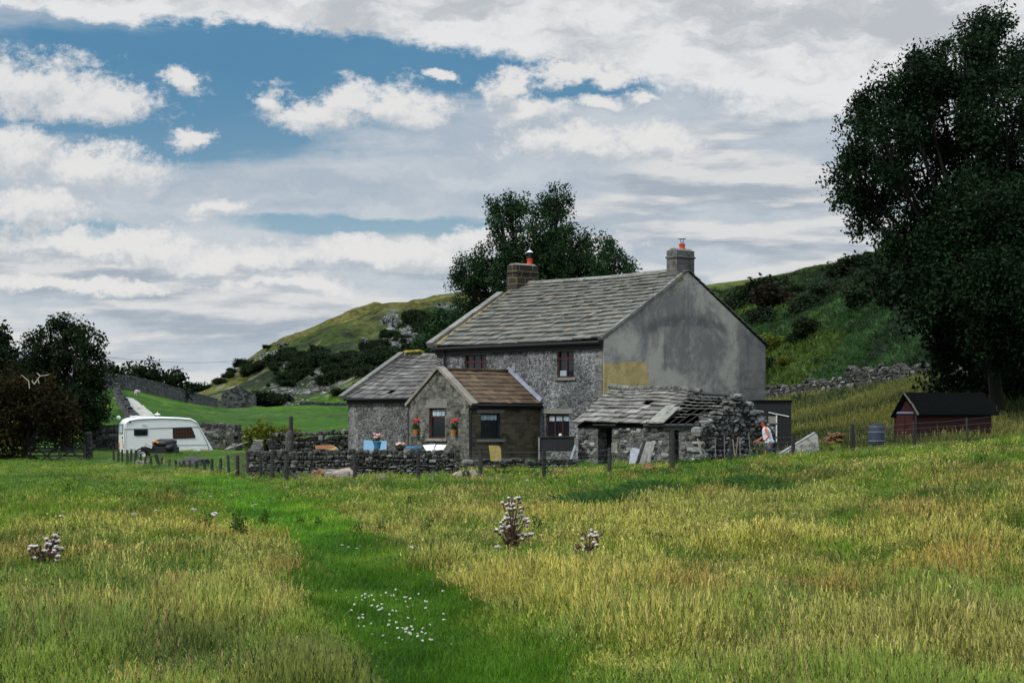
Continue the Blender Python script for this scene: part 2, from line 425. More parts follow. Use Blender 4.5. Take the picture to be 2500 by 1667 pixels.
def m_coursed(name, c1, c2, mortar, bw=.42, bh=.17, msize=.012, stain=(.05, .055, .045), stain_t=.5, light=None):
    m, n = mat(name); uv = n.uv(); o = n.obj()
    wv = n.vm('ADD', uv, n.vm('SCALE', n.vm('SUBTRACT', n.noise(o, 2.3, 4, .6, 0, True), (.5, .5, .5)), .11))
    b = n.node('ShaderNodeTexBrick'); n.put(b.inputs['Vector'], wv); b.offset = .45; b.squash = 1.6; b.squash_frequency = 3
    for k, v in (('Color1', (0, 0, 0, 1)), ('Color2', (1, 1, 1, 1)), ('Mortar', (.5, .5, .5, 1))): b.inputs[k].default_value = v
    b.inputs['Scale'].default_value = 1; b.inputs['Mortar Size'].default_value = msize; b.inputs['Mortar Smooth'].default_value = .4
    b.inputs['Brick Width'].default_value = bw; b.inputs['Row Height'].default_value = bh
    r = n.sep(b.outputs['Color'])[0]; f = n.noise(o, 14, 6, .7); g = n.noise(o, 3.1, 4, .6)
    c = n.mix(n.m('ADD', n.m('MULTIPLY', r, .6), n.m('MULTIPLY', f, .4)), c1, c2)
    if light: c = n.mix(n.ramp(g, .52, .66, 0, .8), c, light)
    c = n.mix(n.m('MULTIPLY', b.outputs['Fac'], .8), c, mortar)
    c = n.mix(n.ramp(n.noise(n.vm('ADD', o, (9, 3, 1)), 2.0, 7, .72), stain_t, stain_t+.16, 0, .85), c, stain)
    n.out(c, .95, n.bump(n.m('ADD', n.m('MULTIPLY', b.outputs['Fac'], -.9), f), .8, .04)); return m
def m_slate(name, a, b, lich, moss=None, dark=(.03, .03, .032)):
    m, n = mat(name); o = n.obj(); r = n.attr('rnd', out='Fac')
    f = n.noise(o, 5, 6, .65); k = n.m('ADD', n.m('MULTIPLY', r, .45), n.m('MULTIPLY', f, .55))
    c = n.mix(n.ramp(k, .15, .85), a, b)
    c = n.mix(n.ramp(n.m('FRACT', n.m('MULTIPLY', r, 7.31)), .80, .97, 0, .42), c, lich)
    c = n.mix(n.ramp(n.noise(o, 1.7, 6, .7), .56, .76, 0, .5), c, dark)
    c = n.mix(n.ramp(n.noise(n.vm('ADD', o, (4, 4, 4)), 9, 5, .7), .60, .74, 0, .5), c, tuple(min(1, x*1.7) for x in b))
    if moss: c = n.mix(n.ramp(n.noise(n.vm('ADD', o, (7, 1, 2)), 2.4, 6, .7), .60, .70, 0, .7), c, moss)
    n.out(c, .85, n.bump(n.noise(o, 24, 5, .6), .5, .02)); return m
def m_leaf(name, a, b, c3=None, trans=.3):
    m, n = mat(name); r = n.attr('rnd', out='Fac')
    g = n.noise(n.obj(), .8, 3, .6)
    c = n.mix(n.ramp(n.m('ADD', n.m('MULTIPLY', r, .6), n.m('MULTIPLY', g, .4)), .2, .8), a, b)
    if c3: c = n.mix(n.ramp(r, .86, .97, 0, .8), c, c3)
    n.out(c, .75, None, 0, .08, trans); return m
def m_bark(name, a, b):
    m, n = mat(name); o = n.obj(); f = n.noise(n.vm('MULTIPLY', o, (1, 1, .25)), 9, 6, .7)
    n.out(n.mix(f, a, b), .95, n.bump(f, .8, .04)); return m

M_FACADE = m_rubble('limewashed_rubble', (.016, .017, .017), (.115, .12, .12), (.34, .355, .365), .38)
M_ANNEX = m_rubble('annex_rubble', (.013, .015, .014), (.125, .13, .12), (.34, .35, .345), .22, 4.6, 6.5, .35, .45)
M_RUIN = m_rubble('ruin_rubble', (.018, .019, .018), (.13, .135, .125), (.27, .28, .265), .25, 4.2, 6.5, 1, .25)
M_PORCHG = m_coursed('porch_gable_stone', (.030, .031, .028), (.19, .188, .155), (.15, .15, .13), .24, .12, .014, (.016, .018, .016), .47, (.25, .25, .215))
M_PORCHS = m_coursed('porch_side_stone', (.045, .038, .026), (.15, .125, .085), (.12, .105, .07), .36, .12, .010, (.022, .021, .017), .50)
M_CHIML = m_coursed('dark_chimney_stone', (.022, .020, .016), (.045, .04, .032), (.20, .17, .07), .52, .30, .022, (.02, .02, .016), .62)
M_CHIMR = m_coursed('grey_chimney_stone', (.085, .085, .078), (.16, .16, .15), (.07, .07, .065), .60, .29, .008, (.05, .05, .045), .50)
M_SLATE = m_slate('stone_slate', (.076, .077, .067), (.150, .151, .130), (.20, .155, .10), (.13, .13, .06), (.06, .06, .052))
M_SLATE2 = m_slate('annex_slate', (.045, .044, .041), (.125, .120, .112), (.28, .26, .25), None)
M_SLATE3 = m_slate('ruin_slate', (.085, .082, .076), (.20, .195, .175), (.33, .31, .29), (.14, .13, .09))
M_TILE = m_slate('brown_tile', (.056, .037, .023), (.112, .073, .044), (.19, .125, .07), (.10, .09, .05), (.04, .03, .02))
M_COPE = m_simple('coping_stone', (.165, .165, .15), .95, .35, 9, .6, dirt=(.09, .09, .08), dscale=4)
M_COPEB = m_simple('porch_coping_stone', (.22, .20, .17), .95, .3, 8, .5, dirt=(.15, .145, .12), dscale=3)
M_LICHEN = m_simple('lichened_stone', (.26, .19, .07), .95, .3, 10, .4)
M_MOSS = m_simple('yellow_moss', (.22, .19, .03), .95, .35, 30, .8)
M_LINTEL = m_simple('dressed_stone', (.20, .20, .175), .9, .2, 7, .3, dirt=(.10, .105, .09), dscale=3)
M_LEAD = m_simple('lead_flashing', (.15, .17, .23), .5, .25, 7, .3)
M_DARKW = m_simple('dark_timber', (.022, .024, .027), .75, .4, 14, .4)
M_GUTTER = m_simple('black_iron', (.012, .013, .014), .6, .2, 9, .1)
M_FRAME = m_simple('oxblood_paint', (.075, .020, .020), .5, .2, 9, .1)
M_CURTAIN = m_simple('net_curtain', (.33, .43, .47), .9, .35, 60, .2)
M_POST = m_simple('weathered_post', (.034, .034, .032), .95, .4, 12, .7, dirt=(.02, .024, .017), dscale=5)
M_WOODG = m_simple('grey_plank', (.20, .20, .18), .9, .35, 12, .6, dirt=(.06, .06, .04), dscale=4)
M_WIRE = m_simple('galvanised_wire', (.10, .105, .11), .5, .1, 9, 0, .4)
M_TIN = m_simple('grey_sheet_metal', (.24, .27, .30), .55, .25, 3, .2, dirt=(.12, .12, .11))
M_WHITE = m_simple('white_panel', (.74, .76, .75), .35, .05, 4, 0)
M_WHITED = m_simple('white_trim', (.60, .62, .62), .45, .1, 4, 0)
M_BEIGE = m_simple('beige_stripe', (.55, .42, .32), .45, .05, 4, 0)
M_BLACK = m_simple('black_plastic', (.012, .013, .014), .5, .3, 9, .3)
M_RUBBER = m_simple('tyre_rubber', (.014, .014, .014), .8, .2, 9, .1)
M_REDPOT = m_simple('red_clay', (.50, .055, .025), .6, .15, 9, .1)
M_ORPOT = m_simple('orange_pot', (.55, .20, .02), .6, .15, 9, .1)
M_BLUE = m_simple('blue_board', (.15, .31, .45), .6, .12, 5, .1, dirt=(.22, .36, .46))
M_BLUEP = m_simple('blue_glaze', (.05, .15, .28), .3, .2, 9, 0)
M_REDSHED = m_simple('red_shed_boards', (.036, .009, .008), .8, .25, 8, .3)
M_ROOFD = m_simple('dark_felt', (.006, .007, .0075), .95, .3, 9, .3, spec=.05)
M_BARREL = m_simple('blue_grey_plastic', (.035, .045, .07), .4, .2, 6, .1)
M_RUST = m_simple('rusty_orange', (.22, .085, .035), .9, .35, 14, .4)
M_EARTH = m_simple('dead_bracken_heap', (.17, .095, .040), .95, .4, 14, .8, dirt=(.10, .06, .03), dscale=7)
M_OLIVEB = m_simple('lichened_board', (.24, .19, .06), .9, .3, 9, .4, dirt=(.16, .17, .14), dscale=4)
M_STONE = m_simple('field_stone', (.14, .14, .125), .95, .6, 9, .8, dirt=(.05, .05, .04), dscale=6)
M_STONEP = m_simple('pale_field_stone', (.26, .22, .18), .95, .4, 6, .6, dirt=(.12, .10, .08), dscale=5)
M_SKIN = m_simple('tanned_skin', (.48, .14, .08), .6, .08, 9, 0)
M_VEST = m_simple('white_vest', (.62, .68, .76), .8, .08, 20, .2)
M_SHORTS = m_simple('blue_shorts', (.05, .09, .22), .85, .15, 20, .2)
M_CAP = m_simple('grey_cap', (.10, .11, .13), .9, .2, 20, .2)
M_WOOL = m_simple('sheep_wool', (.55, .52, .45), .95, .15, 20, .5)
M_BARK = m_bark('bark', (.010, .009, .007), (.028, .026, .021))
M_DEADW = m_bark('dead_branch', (.30, .27, .22), (.45, .42, .36))
M_LF_BIG = m_leaf('big_tree_leaf', (.004, .010, .004), (.015, .036, .013), None, .15)
M_LF_MID = m_leaf('ash_leaf', (.010, .026, .011), (.028, .062, .020), None, .25)
M_LF_DK = m_leaf('dark_tree_leaf', (.005, .012, .004), (.016, .030, .009), None, .2)
M_LF_BR = m_leaf('bronze_hedge_leaf', (.010, .010, .004), (.035, .026, .008), (.06, .04, .01), .2)
M_LF_BUSH = m_leaf('thorn_leaf', (.008, .016, .007), (.022, .036, .013), None, .2)
M_LF_RUST = m_leaf('heather_brown_leaf', (.010, .011, .006), (.030, .022, .011), None, .2)
M_LF_YEL = m_leaf('gorse_leaf', (.04, .055, .008), (.14, .16, .02), None, .3)
M_LF_WEED = m_leaf('nettle_leaf', (.020, .048, .009), (.055, .115, .020), None, .3)
M_FLRED = m_simple('red_petal', (.55, .02, .02), .6, .2, 9, 0)
M_FLPINK = m_simple('pink_petal', (.75, .42, .40), .6, .2, 9, 0)
M_FLWHITE = m_simple('white_umbel', (.58, .60, .52), .8, .15, 30, .3)
M_THIST = m_simple('thistle_stalk', (.075, .045, .030), .9, .4, 20, .3)
M_DOWN = m_simple('thistle_down', (.50, .46, .44), .95, .12, 60, .4)
M_HEAD = m_simple('thistle_head', (.10, .05, .045), .9, .4, 30, .4)
m_, n = mat('window_glass'); n.out((.010, .013, .016), .08, None, 0, .5); M_GLASS = m_
m_, n = mat('caravan_glass'); o_ = n.uv(); wv_ = n.node('ShaderNodeTexWave'); n.put(wv_.inputs[0], o_); wv_.inputs['Scale'].default_value = 3.2; wv_.inputs['Distortion'].default_value = 2.5
n.out(n.mix(wv_.outputs['Fac'], (.012, .008, .008), (.09, .045, .035)), .12, None, 0, .5); M_CGLASS = m_
# cement rendered gable with soft weather stains
m_, n = mat('cement_render'); o_ = n.obj()
b1 = n.noise(o_, .42, 7, .62, .7); b2 = n.noise(n.vm('MULTIPLY', n.vm('ADD', o_, (3, 5, 0)), (1, 1, .35)), .9, 5, .6); g_ = n.noise(o_, 26, 4, .7)
c_ = n.mix(n.ramp(n.m('ADD', n.m('MULTIPLY', b1, .7), n.m('MULTIPLY', n.noise(n.vm('ADD', o_, (2, 2, 9)), 2.6, 8, .72), .3)), .42, .58), (.225, .222, .205), (.53, .50, .43))
c_ = n.mix(n.ramp(b2, .50, .70, 0, .45), c_, (.15, .155, .16))
ox_, oy_, oz_ = n.sep(o_); wz_ = n.m('MULTIPLY', n.m('SUBTRACT', n.noise(o_, 2.2, 5, .7), .5), .9)
low_ = n.m('MULTIPLY', n.ramp(n.m('ADD', oz_, wz_), 3.35, 3.0), n.ramp(n.m('ADD', oy_, n.m('MULTIPLY', wz_, .5)), -2.7, -3.0)); c_ = n.mix(n.m('MULTIPLY', low_, .5), c_, (.085, .09, .10))
lft_ = n.m('MULTIPLY', n.ramp(n.m('ADD', oy_, wz_), -8.1, -8.5), .55); c_ = n.mix(lft_, c_, (.10, .105, .11))
hood_ = n.m('MULTIPLY', n.ramp(n.m('ABSOLUTE', n.m('SUBTRACT', n.m('ADD', oz_, wz_), n.m('SUBTRACT', 6.3, n.m('MULTIPLY', n.m('POWER', n.m('ABSOLUTE', n.m('ADD', oy_, 5.2)), 2), .06)))), .34, .05), n.ramp(n.m('ABSOLUTE', n.m('ADD', oy_, 5.0)), 2.9, 2.3)); c_ = n.mix(n.m('MULTIPLY', hood_, .6), c_, (.07, .075, .08))
vst_ = n.ramp(n.noise(n.vm('MULTIPLY', o_, (1, 2.2, .18)), 1.3, 4, .6), .56, .66, 0, .4); c_ = n.mix(vst_, c_, (.10, .103, .108))
c_ = n.mix(n.ramp(n.noise(n.vm('ADD', o_, (1, 8, 3)), 1.3, 6, .7), .56, .68, 0, .5), c_, (.42, .43, .41))
c_ = n.mix(n.ramp(g_, .3, .7, 0, .4), c_, (.11, .11, .11))
n.out(c_, .95, n.bump(g_, .5, .02)); M_CEM = m_
m_, n = mat('yellow_plaster'); o_ = n.obj()
c_ = n.mix(n.ramp(n.noise(o_, 1.6, 6, .6), .35, .65), (.40, .30, .12), (.56, .44, .20))
c_ = n.mix(n.ramp(n.voro(n.vm('ADD', o_, n.vm('SCALE', n.noise(o_, 4, 3, .6, 0, True), .5)), 1.1, 'DISTANCE_TO_EDGE'), .02, .006, 0, .7), c_, (.14, .11, .06))
n.out(c_, .95, n.bump(n.noise(o_, 16, 4, .6), .3, .02)); M_PLAST = m_
# drystone
m_, n = mat('drystone'); o_ = n.obj(); r_ = n.attr('rnd', out='Fac')
c_ = n.mix(n.ramp(r_, 0, 1), (.009, .010, .008), (.058, .058, .050))
c_ = n.mix(n.ramp(n.m('FRACT', n.m('MULTIPLY', r_, 13.7)), .80, .98, 0, .8), c_, (.20, .21, .195))
c_ = n.mix(n.ramp(n.noise(o_, 9, 5, .75), .53, .62, 0, .75), c_, (.17, .18, .16))
c_ = n.mix(n.ramp(n.noise(n.vm('ADD', o_, (5, 5, 5)), 2.2, 5, .7), .58, .7, 0, .6), c_, (.045, .05, .02))
n.out(c_, .95, n.bump(n.noise(o_, 18, 5, .6), .7, .03)); M_DRY = m_
m_, n = mat('far_drystone'); o_ = n.obj(); cc_ = n.sep(n.voro(n.vm('MULTIPLY', o_, (1, 1, 1.8)), 2.2, 'F1', 'Color'))[0]
n.out(n.mix(n.ramp(cc_, .1, .9), (.014, .015, .015), (.085, .088, .09)), .95); M_FARDRY = m_
m_, n = mat('ruin_stone'); o_ = n.obj(); r_ = n.attr('rnd', out='Fac')
c_ = n.mix(r_, (.03, .03, .026), (.15, .15, .135)); c_ = n.mix(n.ramp(n.m('FRACT', n.m('MULTIPLY', r_, 13.7)), .6, .98, 0, .9), c_, (.30, .32, .31))
c_ = n.mix(n.ramp(n.noise(o_, 9, 5, .75), .52, .64, 0, .6), c_, (.05, .05, .045)); c_ = n.mix(n.ramp(n.noise(n.vm('ADD', o_, (5, 5, 5)), 1.6, 5, .7), .56, .68, 0, .7), c_, (.10, .075, .035))
n.out(c_, .95, n.bump(n.noise(o_, 18, 5, .6), .7, .03)); M_RSTONE = m_
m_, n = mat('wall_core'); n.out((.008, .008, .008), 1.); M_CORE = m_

# ground materials use per-vertex soil and turf colour plus fine procedural detail
def m_ground(name, scale, amt, bump=.5, dist=.1):
    m, n = mat(name); o = n.obj(); c = n.attr('turf')
    f = n.noise(o, scale, 8, .68); g = n.noise(o, scale*.13, 5, .6)
    k = n.m('ADD', n.m('MULTIPLY', f, .65), n.m('MULTIPLY', g, .35))
    c2 = n.mix(n.ramp(k, .30, .70, 0, 1), n.vm('SCALE', c, 1-amt), n.vm('SCALE', c, 1+amt))
    n.out(c2, .95, n.bump(f, bump, dist), 0, .1); return m
M_FIELD = m_ground('meadow_soil', 6, .6)
M_PAST = m_ground('grazed_pasture', 1.3, .5, 1., .4)
M_HILL = m_ground('fell_grass', .7, .75, 1., 1.5)
M_FAR = m_ground('far_fell', .05, .2, 0)

# ------------------------------------------------------------------ terrain mesh
ys = np.concatenate([np.linspace(1, 12, 12), np.exp(np.linspace(math.log(13), math.log(100), 150)), np.linspace(101, 240, 150), np.linspace(241, 335, 60), np.linspace(336, 470, 130), np.exp(np.linspace(math.log(475), math.log(3000), 30))])
aa = np.concatenate([np.linspace(-1.6, -.42, 14), np.linspace(-.40, .40, 520), np.linspace(.42, 1.6, 14)])
AA, YY = np.meshgrid(aa, ys); XX = AA*YY+np.sign(AA)*np.maximum(0, np.abs(AA)-.4)*30
ZZ = height(XX, YY)
VV = VH-(ZZ-CH)*F/YY; UU = U0+F*XX/YY
def lerp(a, b, t): t = t[..., None]; return a*(1-t)+b*t
v3 = lambda *c: np.array(c, float)
def field_straw(x, y):
    """how straw-coloured the meadow is at a spot, 0..1 (patches read off the photograph's ground plan)"""
    y = np.asarray(y, float); u = U0+F*x/y; v = VH+F*2/y
    s = fbm(x/2.6+5, y/3.6, 5, 41)*1.05-.09
    def g(uu, vv, su, sv, k): return k*np.exp(-((u-uu)/su)**2-((v-vv)/sv)**2)
    s = s+g(1600, 1330, 620, 80, .30)+g(350, 1330, 330, 60, .22)+g(1250, 1420, 120, 60, .28)+g(900, 1245, 280, 45, .28)+g(1900, 1560, 400, 80, -.12)
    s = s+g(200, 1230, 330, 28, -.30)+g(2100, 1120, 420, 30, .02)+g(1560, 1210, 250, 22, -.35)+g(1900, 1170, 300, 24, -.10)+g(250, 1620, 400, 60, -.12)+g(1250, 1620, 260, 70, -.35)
    s = s+g(700, 1520, 170, 60, .25)+g(1750, 1240, 700, 30, .15)+g(2350, 1230, 260, 60, .22)+g(470, 1150, 330, 18, .25)+g(1300, 1160, 500, 22, .15)+g(100, 1150, 200, 30, -.15)
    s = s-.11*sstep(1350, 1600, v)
    return s
def turf(x, y, z, u, v):
    f = fbm(x/6, y/6, 4, 71); c = np.zeros(x.shape+(3,))
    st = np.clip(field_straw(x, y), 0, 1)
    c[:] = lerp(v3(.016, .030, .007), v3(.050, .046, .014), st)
    pd = path_dist(x, y)/path_hw(y); k = np.exp(-(pd/1.0)**4)
    c = lerp(c, np.broadcast_to(v3(.022, .060, .008), c.shape), k)
    # pasture beyond the walls
    k = sstep(108, 122, y)*(1-sstep(1150, 1300, u))*sstep(-900, -400, u)
    pc = lerp(v3(.024, .070, .007), v3(.058, .125, .010), sstep(.3, .7, fbm(x/14, y/9, 5, 73)))
    band = sstep(1007, 1010, v)*(1-sstep(1019, 1023, v))*sstep(380, 520, u)
    pc = lerp(pc, np.broadcast_to(v3(.040, .085, .016), pc.shape), band*.8)
    b2 = np.exp(-((v-(985+(u-300)*.06))/7)**2)*sstep(330, 400, u)
    pc = lerp(pc, np.broadcast_to(v3(.032, .075, .014), pc.shape), b2*.6)
    c = lerp(c, pc, k)
    # rough bank right of the house
    k = sstep(80, 92, y)*sstep(1700, 1800, u)
    c = lerp(c, lerp(v3(.025, .045, .010), v3(.075, .080, .02), fbm(x/5, y/5, 4, 74)), k)
    yf2 = np.interp(u, [1100, 1871, 2317, 2900], [150, 143, 104, 88])
    k = sstep(0, 3, y-yf2)*sstep(1200, 1400, u)
    br = lerp(v3(.012, .026, .009), v3(.030, .068, .016), sstep(.35, .65, fbm(x/9, y/14, 4, 75)))
    top = sstep(205, 228, y+8*(fbm(x/10, y/10, 3, 77)-.5)); br = lerp(br, np.broadcast_to(v3(.10, .12, .025), br.shape), top)
    c = lerp(c, br, k)
    # left hill
    k = sstep(338, 352, y)*(u < 1500)*(1-sstep(700, 1000, y))
    a_ = lerp(v3(.034, .054, .012), v3(.105, .104, .028), sstep(.38, .60, fbm(x/18, y/12, 5, 81)+.22*sstep(400, 455, y)-.05))
    dk = sstep(.50, .60, fbm(x/13+4, y/9, 5, 83))*(1-sstep(405, 440, y))
    a_ = lerp(a_, np.broadcast_to(v3(.016, .026, .012), a_.shape), dk*.85)
    rk = sstep(.56, .60, fbm(x/3.5+9, y/3.5, 4, 85))*np.exp(-(((u-800)/260)**2+((v-950)/45)**2)**2)*.8
    cr = sstep(.5, .55, fbm(x/3, y/6, 3, 87))*(np.exp(-(((u-965)/30)**2+((v-795)/34)**2)**2)+np.exp(-(((u-905)/30)**2+((v-845)/25)**2)**2)+np.exp(-(((u-1090)/40)**2+((v-757)/14)**2)**2))*.8
    a_ = lerp(a_, np.broadcast_to(v3(.26, .27, .27), a_.shape), np.clip(rk+cr, 0, 1))
    sc = np.exp(-(((u-1000-(v-830)*-.45)/36)**2+((v-835)/30)**2)**2)
    a_ = lerp(a_, np.broadcast_to(v3(.30, .31, .33), a_.shape), sc*sstep(.30, .42, fbm(x/1.5, y/1.5, 3, 89)))
    a_ = a_*(.55+.9*fbm(x/5, y/3, 4, 95))[..., None]; c = lerp(c, a_, k.astype(float))
    return c
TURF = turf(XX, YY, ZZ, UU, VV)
rows, cols = XX.shape; idx = np.arange(rows*cols).reshape(rows, cols)
q = np.stack([idx[:-1, :-1], idx[:-1, 1:], idx[1:, 1:], idx[1:, :-1]], -1).reshape(-1, 4)
yc_ = YY[:-1, :-1].ravel(); uc_ = UU[:-1, :-1].ravel()
yf2_ = np.interp(uc_, [1100, 1871, 2317, 2900], [150, 143, 104, 88])
reg = np.zeros(len(q), int)
reg[(yc_ > 118) & (uc_ < 1250)] = 1
reg[(yc_ > 338) & (uc_ < 1400) & (uc_ > 400)] = 2
reg[(yc_ > yf2_) & (uc_ >= 1250)] = 3
VALL = np.stack([XX, YY, ZZ], -1).reshape(-1, 3); TALL = np.concatenate([TURF.reshape(-1, 3), np.ones((rows*cols, 1))], 1)
def region(name, k, m):
    qq = q[reg == k]; used, inv = np.unique(qq, return_inverse=True)
    me = bpy.data.meshes.new(name); me.vertices.add(len(used)); me.vertices.foreach_set('co', VALL[used].astype(np.float32).ravel())
    nf = len(qq); me.loops.add(nf*4); me.loops.foreach_set('vertex_index', inv.astype(np.int32).ravel())
    me.polygons.add(nf); me.polygons.foreach_set('loop_start', np.arange(0, nf*4, 4, dtype=np.int32)); me.polygons.foreach_set('loop_total', np.full(nf, 4, dtype=np.int32))
    me.materials.append(m); me.update(calc_edges=True)
    a = me.attributes.new('turf', 'FLOAT_COLOR', 'POINT'); a.data.foreach_set('color', TALL[used].astype(np.float32).ravel())
    me.polygons.foreach_set('use_smooth', [True]*nf)
    o = bpy.data.objects.new(name, me); C.objects.link(o); o['kind'] = 'structure'; return o
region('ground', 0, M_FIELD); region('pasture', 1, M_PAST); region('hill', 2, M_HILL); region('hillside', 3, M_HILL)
# pale fell far away, seen through the gap between the trees and the hill
xs = np.linspace(-900, 500, 120); yy_ = np.linspace(1500, 2300, 24); FX, FY = np.meshgrid(xs, yy_)
FZ = 6+(24+10*fbm(FX/260, FX*0, 4, 91))*np.sin(np.clip((FY-1500)/800, 0, 1)*math.pi)**.8
mb = MB(); vs = np.stack([FX, FY, FZ], -1).reshape(-1, 3); ii = np.arange(len(vs)).reshape(FX.shape)
mb.add(vs, np.stack([ii[:-1, :-1], ii[:-1, 1:], ii[1:, 1:], ii[1:, :-1]], -1).reshape(-1, 4).tolist(), 0.)
o = mb.build('distant_hill', M_FAR, smooth=True); o['kind'] = 'structure'
a = o.data.attributes.new('turf', 'FLOAT_COLOR', 'POINT'); a.data.foreach_set('color', np.tile([.20, .27, .24, 1], len(vs)).astype(np.float32))
# ------------------------------------------------------------------ farmhouse (local axes: x along the long wall to the left, y outward from it, z up)
HP = Vector((3.74, 76, 0)); HA = R(132)
D1 = Vector((math.cos(HA), math.sin(HA), 0)); DN = Vector((-math.sin(HA), math.cos(HA), 0))
def loc_y(u, v, c, o=HP):
    """pixel -> (x,z) on the local plane y=c"""
    r = Vector(((u-U0)/F, 1, (VH-v)/F)); s = Vector((0, 0, CH))-o
    t = (c-s.dot(DN))/r.dot(DN); p = s+r*t; return p.dot(D1), p.z
def loc_x(u, v, c, o=HP):
    r = Vector(((u-U0)/F, 1, (VH-v)/F)); s = Vector((0, 0, CH))-o
    t = (c-s.dot(D1))/r.dot(D1); p = s+r*t; return p.dot(DN), p.z
house = thing('farmhouse', 'old limewashed stone farmhouse with stone-slate roof, two red-potted chimneys and grey cement gable', 'farmhouse', HP, HA)

def wall_open(mb, axis, c, a0, a1, z0, z1, ops, sgn, reveal=.22, mi=0):
    """flat wall on plane axis=c with rectangular openings ops [(a0,a1,z0,z1)] and reveals cut inward"""
    A_ = sorted({a0, a1}|{o_[0] for o_ in ops}|{o_[1] for o_ in ops}); Z_ = sorted({z0, z1}|{o_[2] for o_ in ops}|{o_[3] for o_ in ops})
    pt = (lambda a, z, d=0: (a, c-sgn*d, z)) if axis == 'y' else (lambda a, z, d=0: (c-sgn*d, a, z))
    for i in range(len(A_)-1):
        for j in range(len(Z_)-1):
            am, zm = (A_[i]+A_[i+1])/2, (Z_[j]+Z_[j+1])/2
            if any(o_[0] < am < o_[1] and o_[2] < zm < o_[3] for o_ in ops): continue
            mb.poly([pt(A_[i], Z_[j]), pt(A_[i+1], Z_[j]), pt(A_[i+1], Z_[j+1]), pt(A_[i], Z_[j+1])], .5, mi)
    for (x0, x1, y0, y1) in ops:
        for e in (((x0, y0), (x0, y1)), ((x0, y1), (x1, y1)), ((x1, y1), (x1, y0)), ((x1, y0), (x0, y0))):
            mb.poly([pt(*e[0]), pt(*e[1]), pt(*e[1], reveal), pt(*e[0], reveal)], .5, mi)
def bx(mb, axis, c, sgn, a0, a1, z0, z1, d0, d1, **k):
    """box on a wall plane; d measured outward from the plane"""
    lo, hi = sorted((c+sgn*d0, c+sgn*d1))
    if axis == 'y': mb.box2((min(a0, a1), lo, min(z0, z1)), (max(a0, a1), hi, max(z0, z1)), **k)
    else: mb.box2((lo, min(a0, a1), min(z0, z1)), (hi, max(a0, a1), max(z0, z1)), **k)
def window(axis, c, sgn, r, parent=house, cols=1, transom=None, curtain=None, lintel=.25, sill=True, extra=None, lw=.14, fm=M_FRAME, fw=.055, curt_h=.22):
    a0, a1, z0, z1 = r; a0, a1 = min(a0, a1), max(a0, a1)
    mb = MB(); t = fw
    for (p, q_, s_, e) in ((a0, a1, z0, z0+t), (a0, a1, z1-t, z1), (a0, a0+t, z0+t, z1-t), (a1-t, a1, z0+t, z1-t)): bx(mb, axis, c, sgn, p, q_, s_, e, -.16, -.09)
    for k in range(1, cols):
        a = a0+(a1-a0)*k/cols; bx(mb, axis, c, sgn, a-t/2, a+t/2, z0+t, z1-t, -.158, -.092)
    if transom: z = z0+(z1-z0)*transom; bx(mb, axis, c, sgn, a0+t, a1-t, z-t/2, z+t/2, -.155, -.095)
    w_ = mb.build('window', fm, parent)
    g = MB(); bx(g, axis, c, sgn, a0+.01, a1-.01, z0+.01, z1-.01, -.142, -.13); g.build('pane', M_GLASS, w_)
    if curtain:
        g = MB(); zt = z1-t-.02; zb = zt-curt_h
        seg = curtain; wd = (a1-a0-2*t)/seg
        for k in range(seg):
            b0 = a0+t+wd*k+.05; b1 = b0+wd-.10; N_ = 10
            for i in range(N_):
                x0, x1 = b0+(b1-b0)*i/N_, b0+(b1-b0)*(i+1)/N_; d = -.121+.010*(i % 2)
                bx(g, axis, c, sgn, x0, x1, zb+random.uniform(0, .03), zt, d-.004, d)
        g.build('curtain', M_CURTAIN, w_)
    if lintel:
        g = MB(); bx(g, axis, c, sgn, a0-lw, a1+lw, z1+.002, z1+lintel, -.05, .02, jit=.006); g.build('lintel', M_LINTEL, w_, bevel=.01)
    if sill:
        g = MB(); bx(g, axis, c, sgn, a0-lw, a1+lw, z0-.12, z0-.002, -.12, .07, jit=.004); g.build('sill', M_LINTEL, w_, bevel=.01)
    if extra: extra(w_, a0, a1, z0, z1)
    return w_
def rect_y(u0, u1, v0, v1, c=0):
    a, zt = loc_y(u0, v0, c); b, _ = loc_y(u1, v0, c); m = (u0+u1)/2
    return (min(a, b), max(a, b), loc_y(m, v1, c)[1], loc_y(m, v0, c)[1])
def rect_x(u0, u1, v0, v1, c):
    a, zt = loc_x(u0, v0, c); b, _ = loc_x(u1, v0, c); m = (u0+u1)/2
    return (min(a, b), max(a, b), loc_x(m, v1, c)[1], loc_x(m, v0, c)[1])

L = 10.68; W2 = 10.2; EV = 5.32; RD = 8.42; Z0 = -.6
rL = rect_y(1134, 1187.6, 866, 912); rR = rect_y(1360, 1401, 857, 921.5); rG = rect_y(1332.6, 1389.6, 1010, 1078)
PX0, PX1, PD, PE, PR = 3.82, 7.77, 3.98, 2.72, 4.06
mb = MB()
wall_open(mb, 'y', 0, 0, L, Z0, EV, [rL, rR, rG], 1)
mb.poly([(0, -W2, Z0), (L, -W2, Z0), (L, -W2, EV), (0, -W2, EV)], .5)
mb.poly([(L, 0, Z0), (L, -W2, Z0), (L, -W2, EV), (L, -W2/2, RD-.06), (L, 0, EV)], .5)
mb.build('main_wall', M_FACADE, house)
# quoins down the near corner, alternating long and short
mb = MB(); z = .2; k = 0
while z < EV-.35:
    h = random.uniform(.28, .36); a = .42 if k % 2 else .24
    mb.box2((.02, -.02, z), (a, .022, z+h-.02), jit=.006); z += h; k += 1
mb.build('quoins', M_COPE, house)
mb = MB(); mb.prism([(0.0, Z0), (-W2, Z0), (-W2, EV), (-W2/2, RD-.06), (0.0, EV)], -.045, 0.002, 'x', .5); mb.build('cement_gable', M_CEM, house)
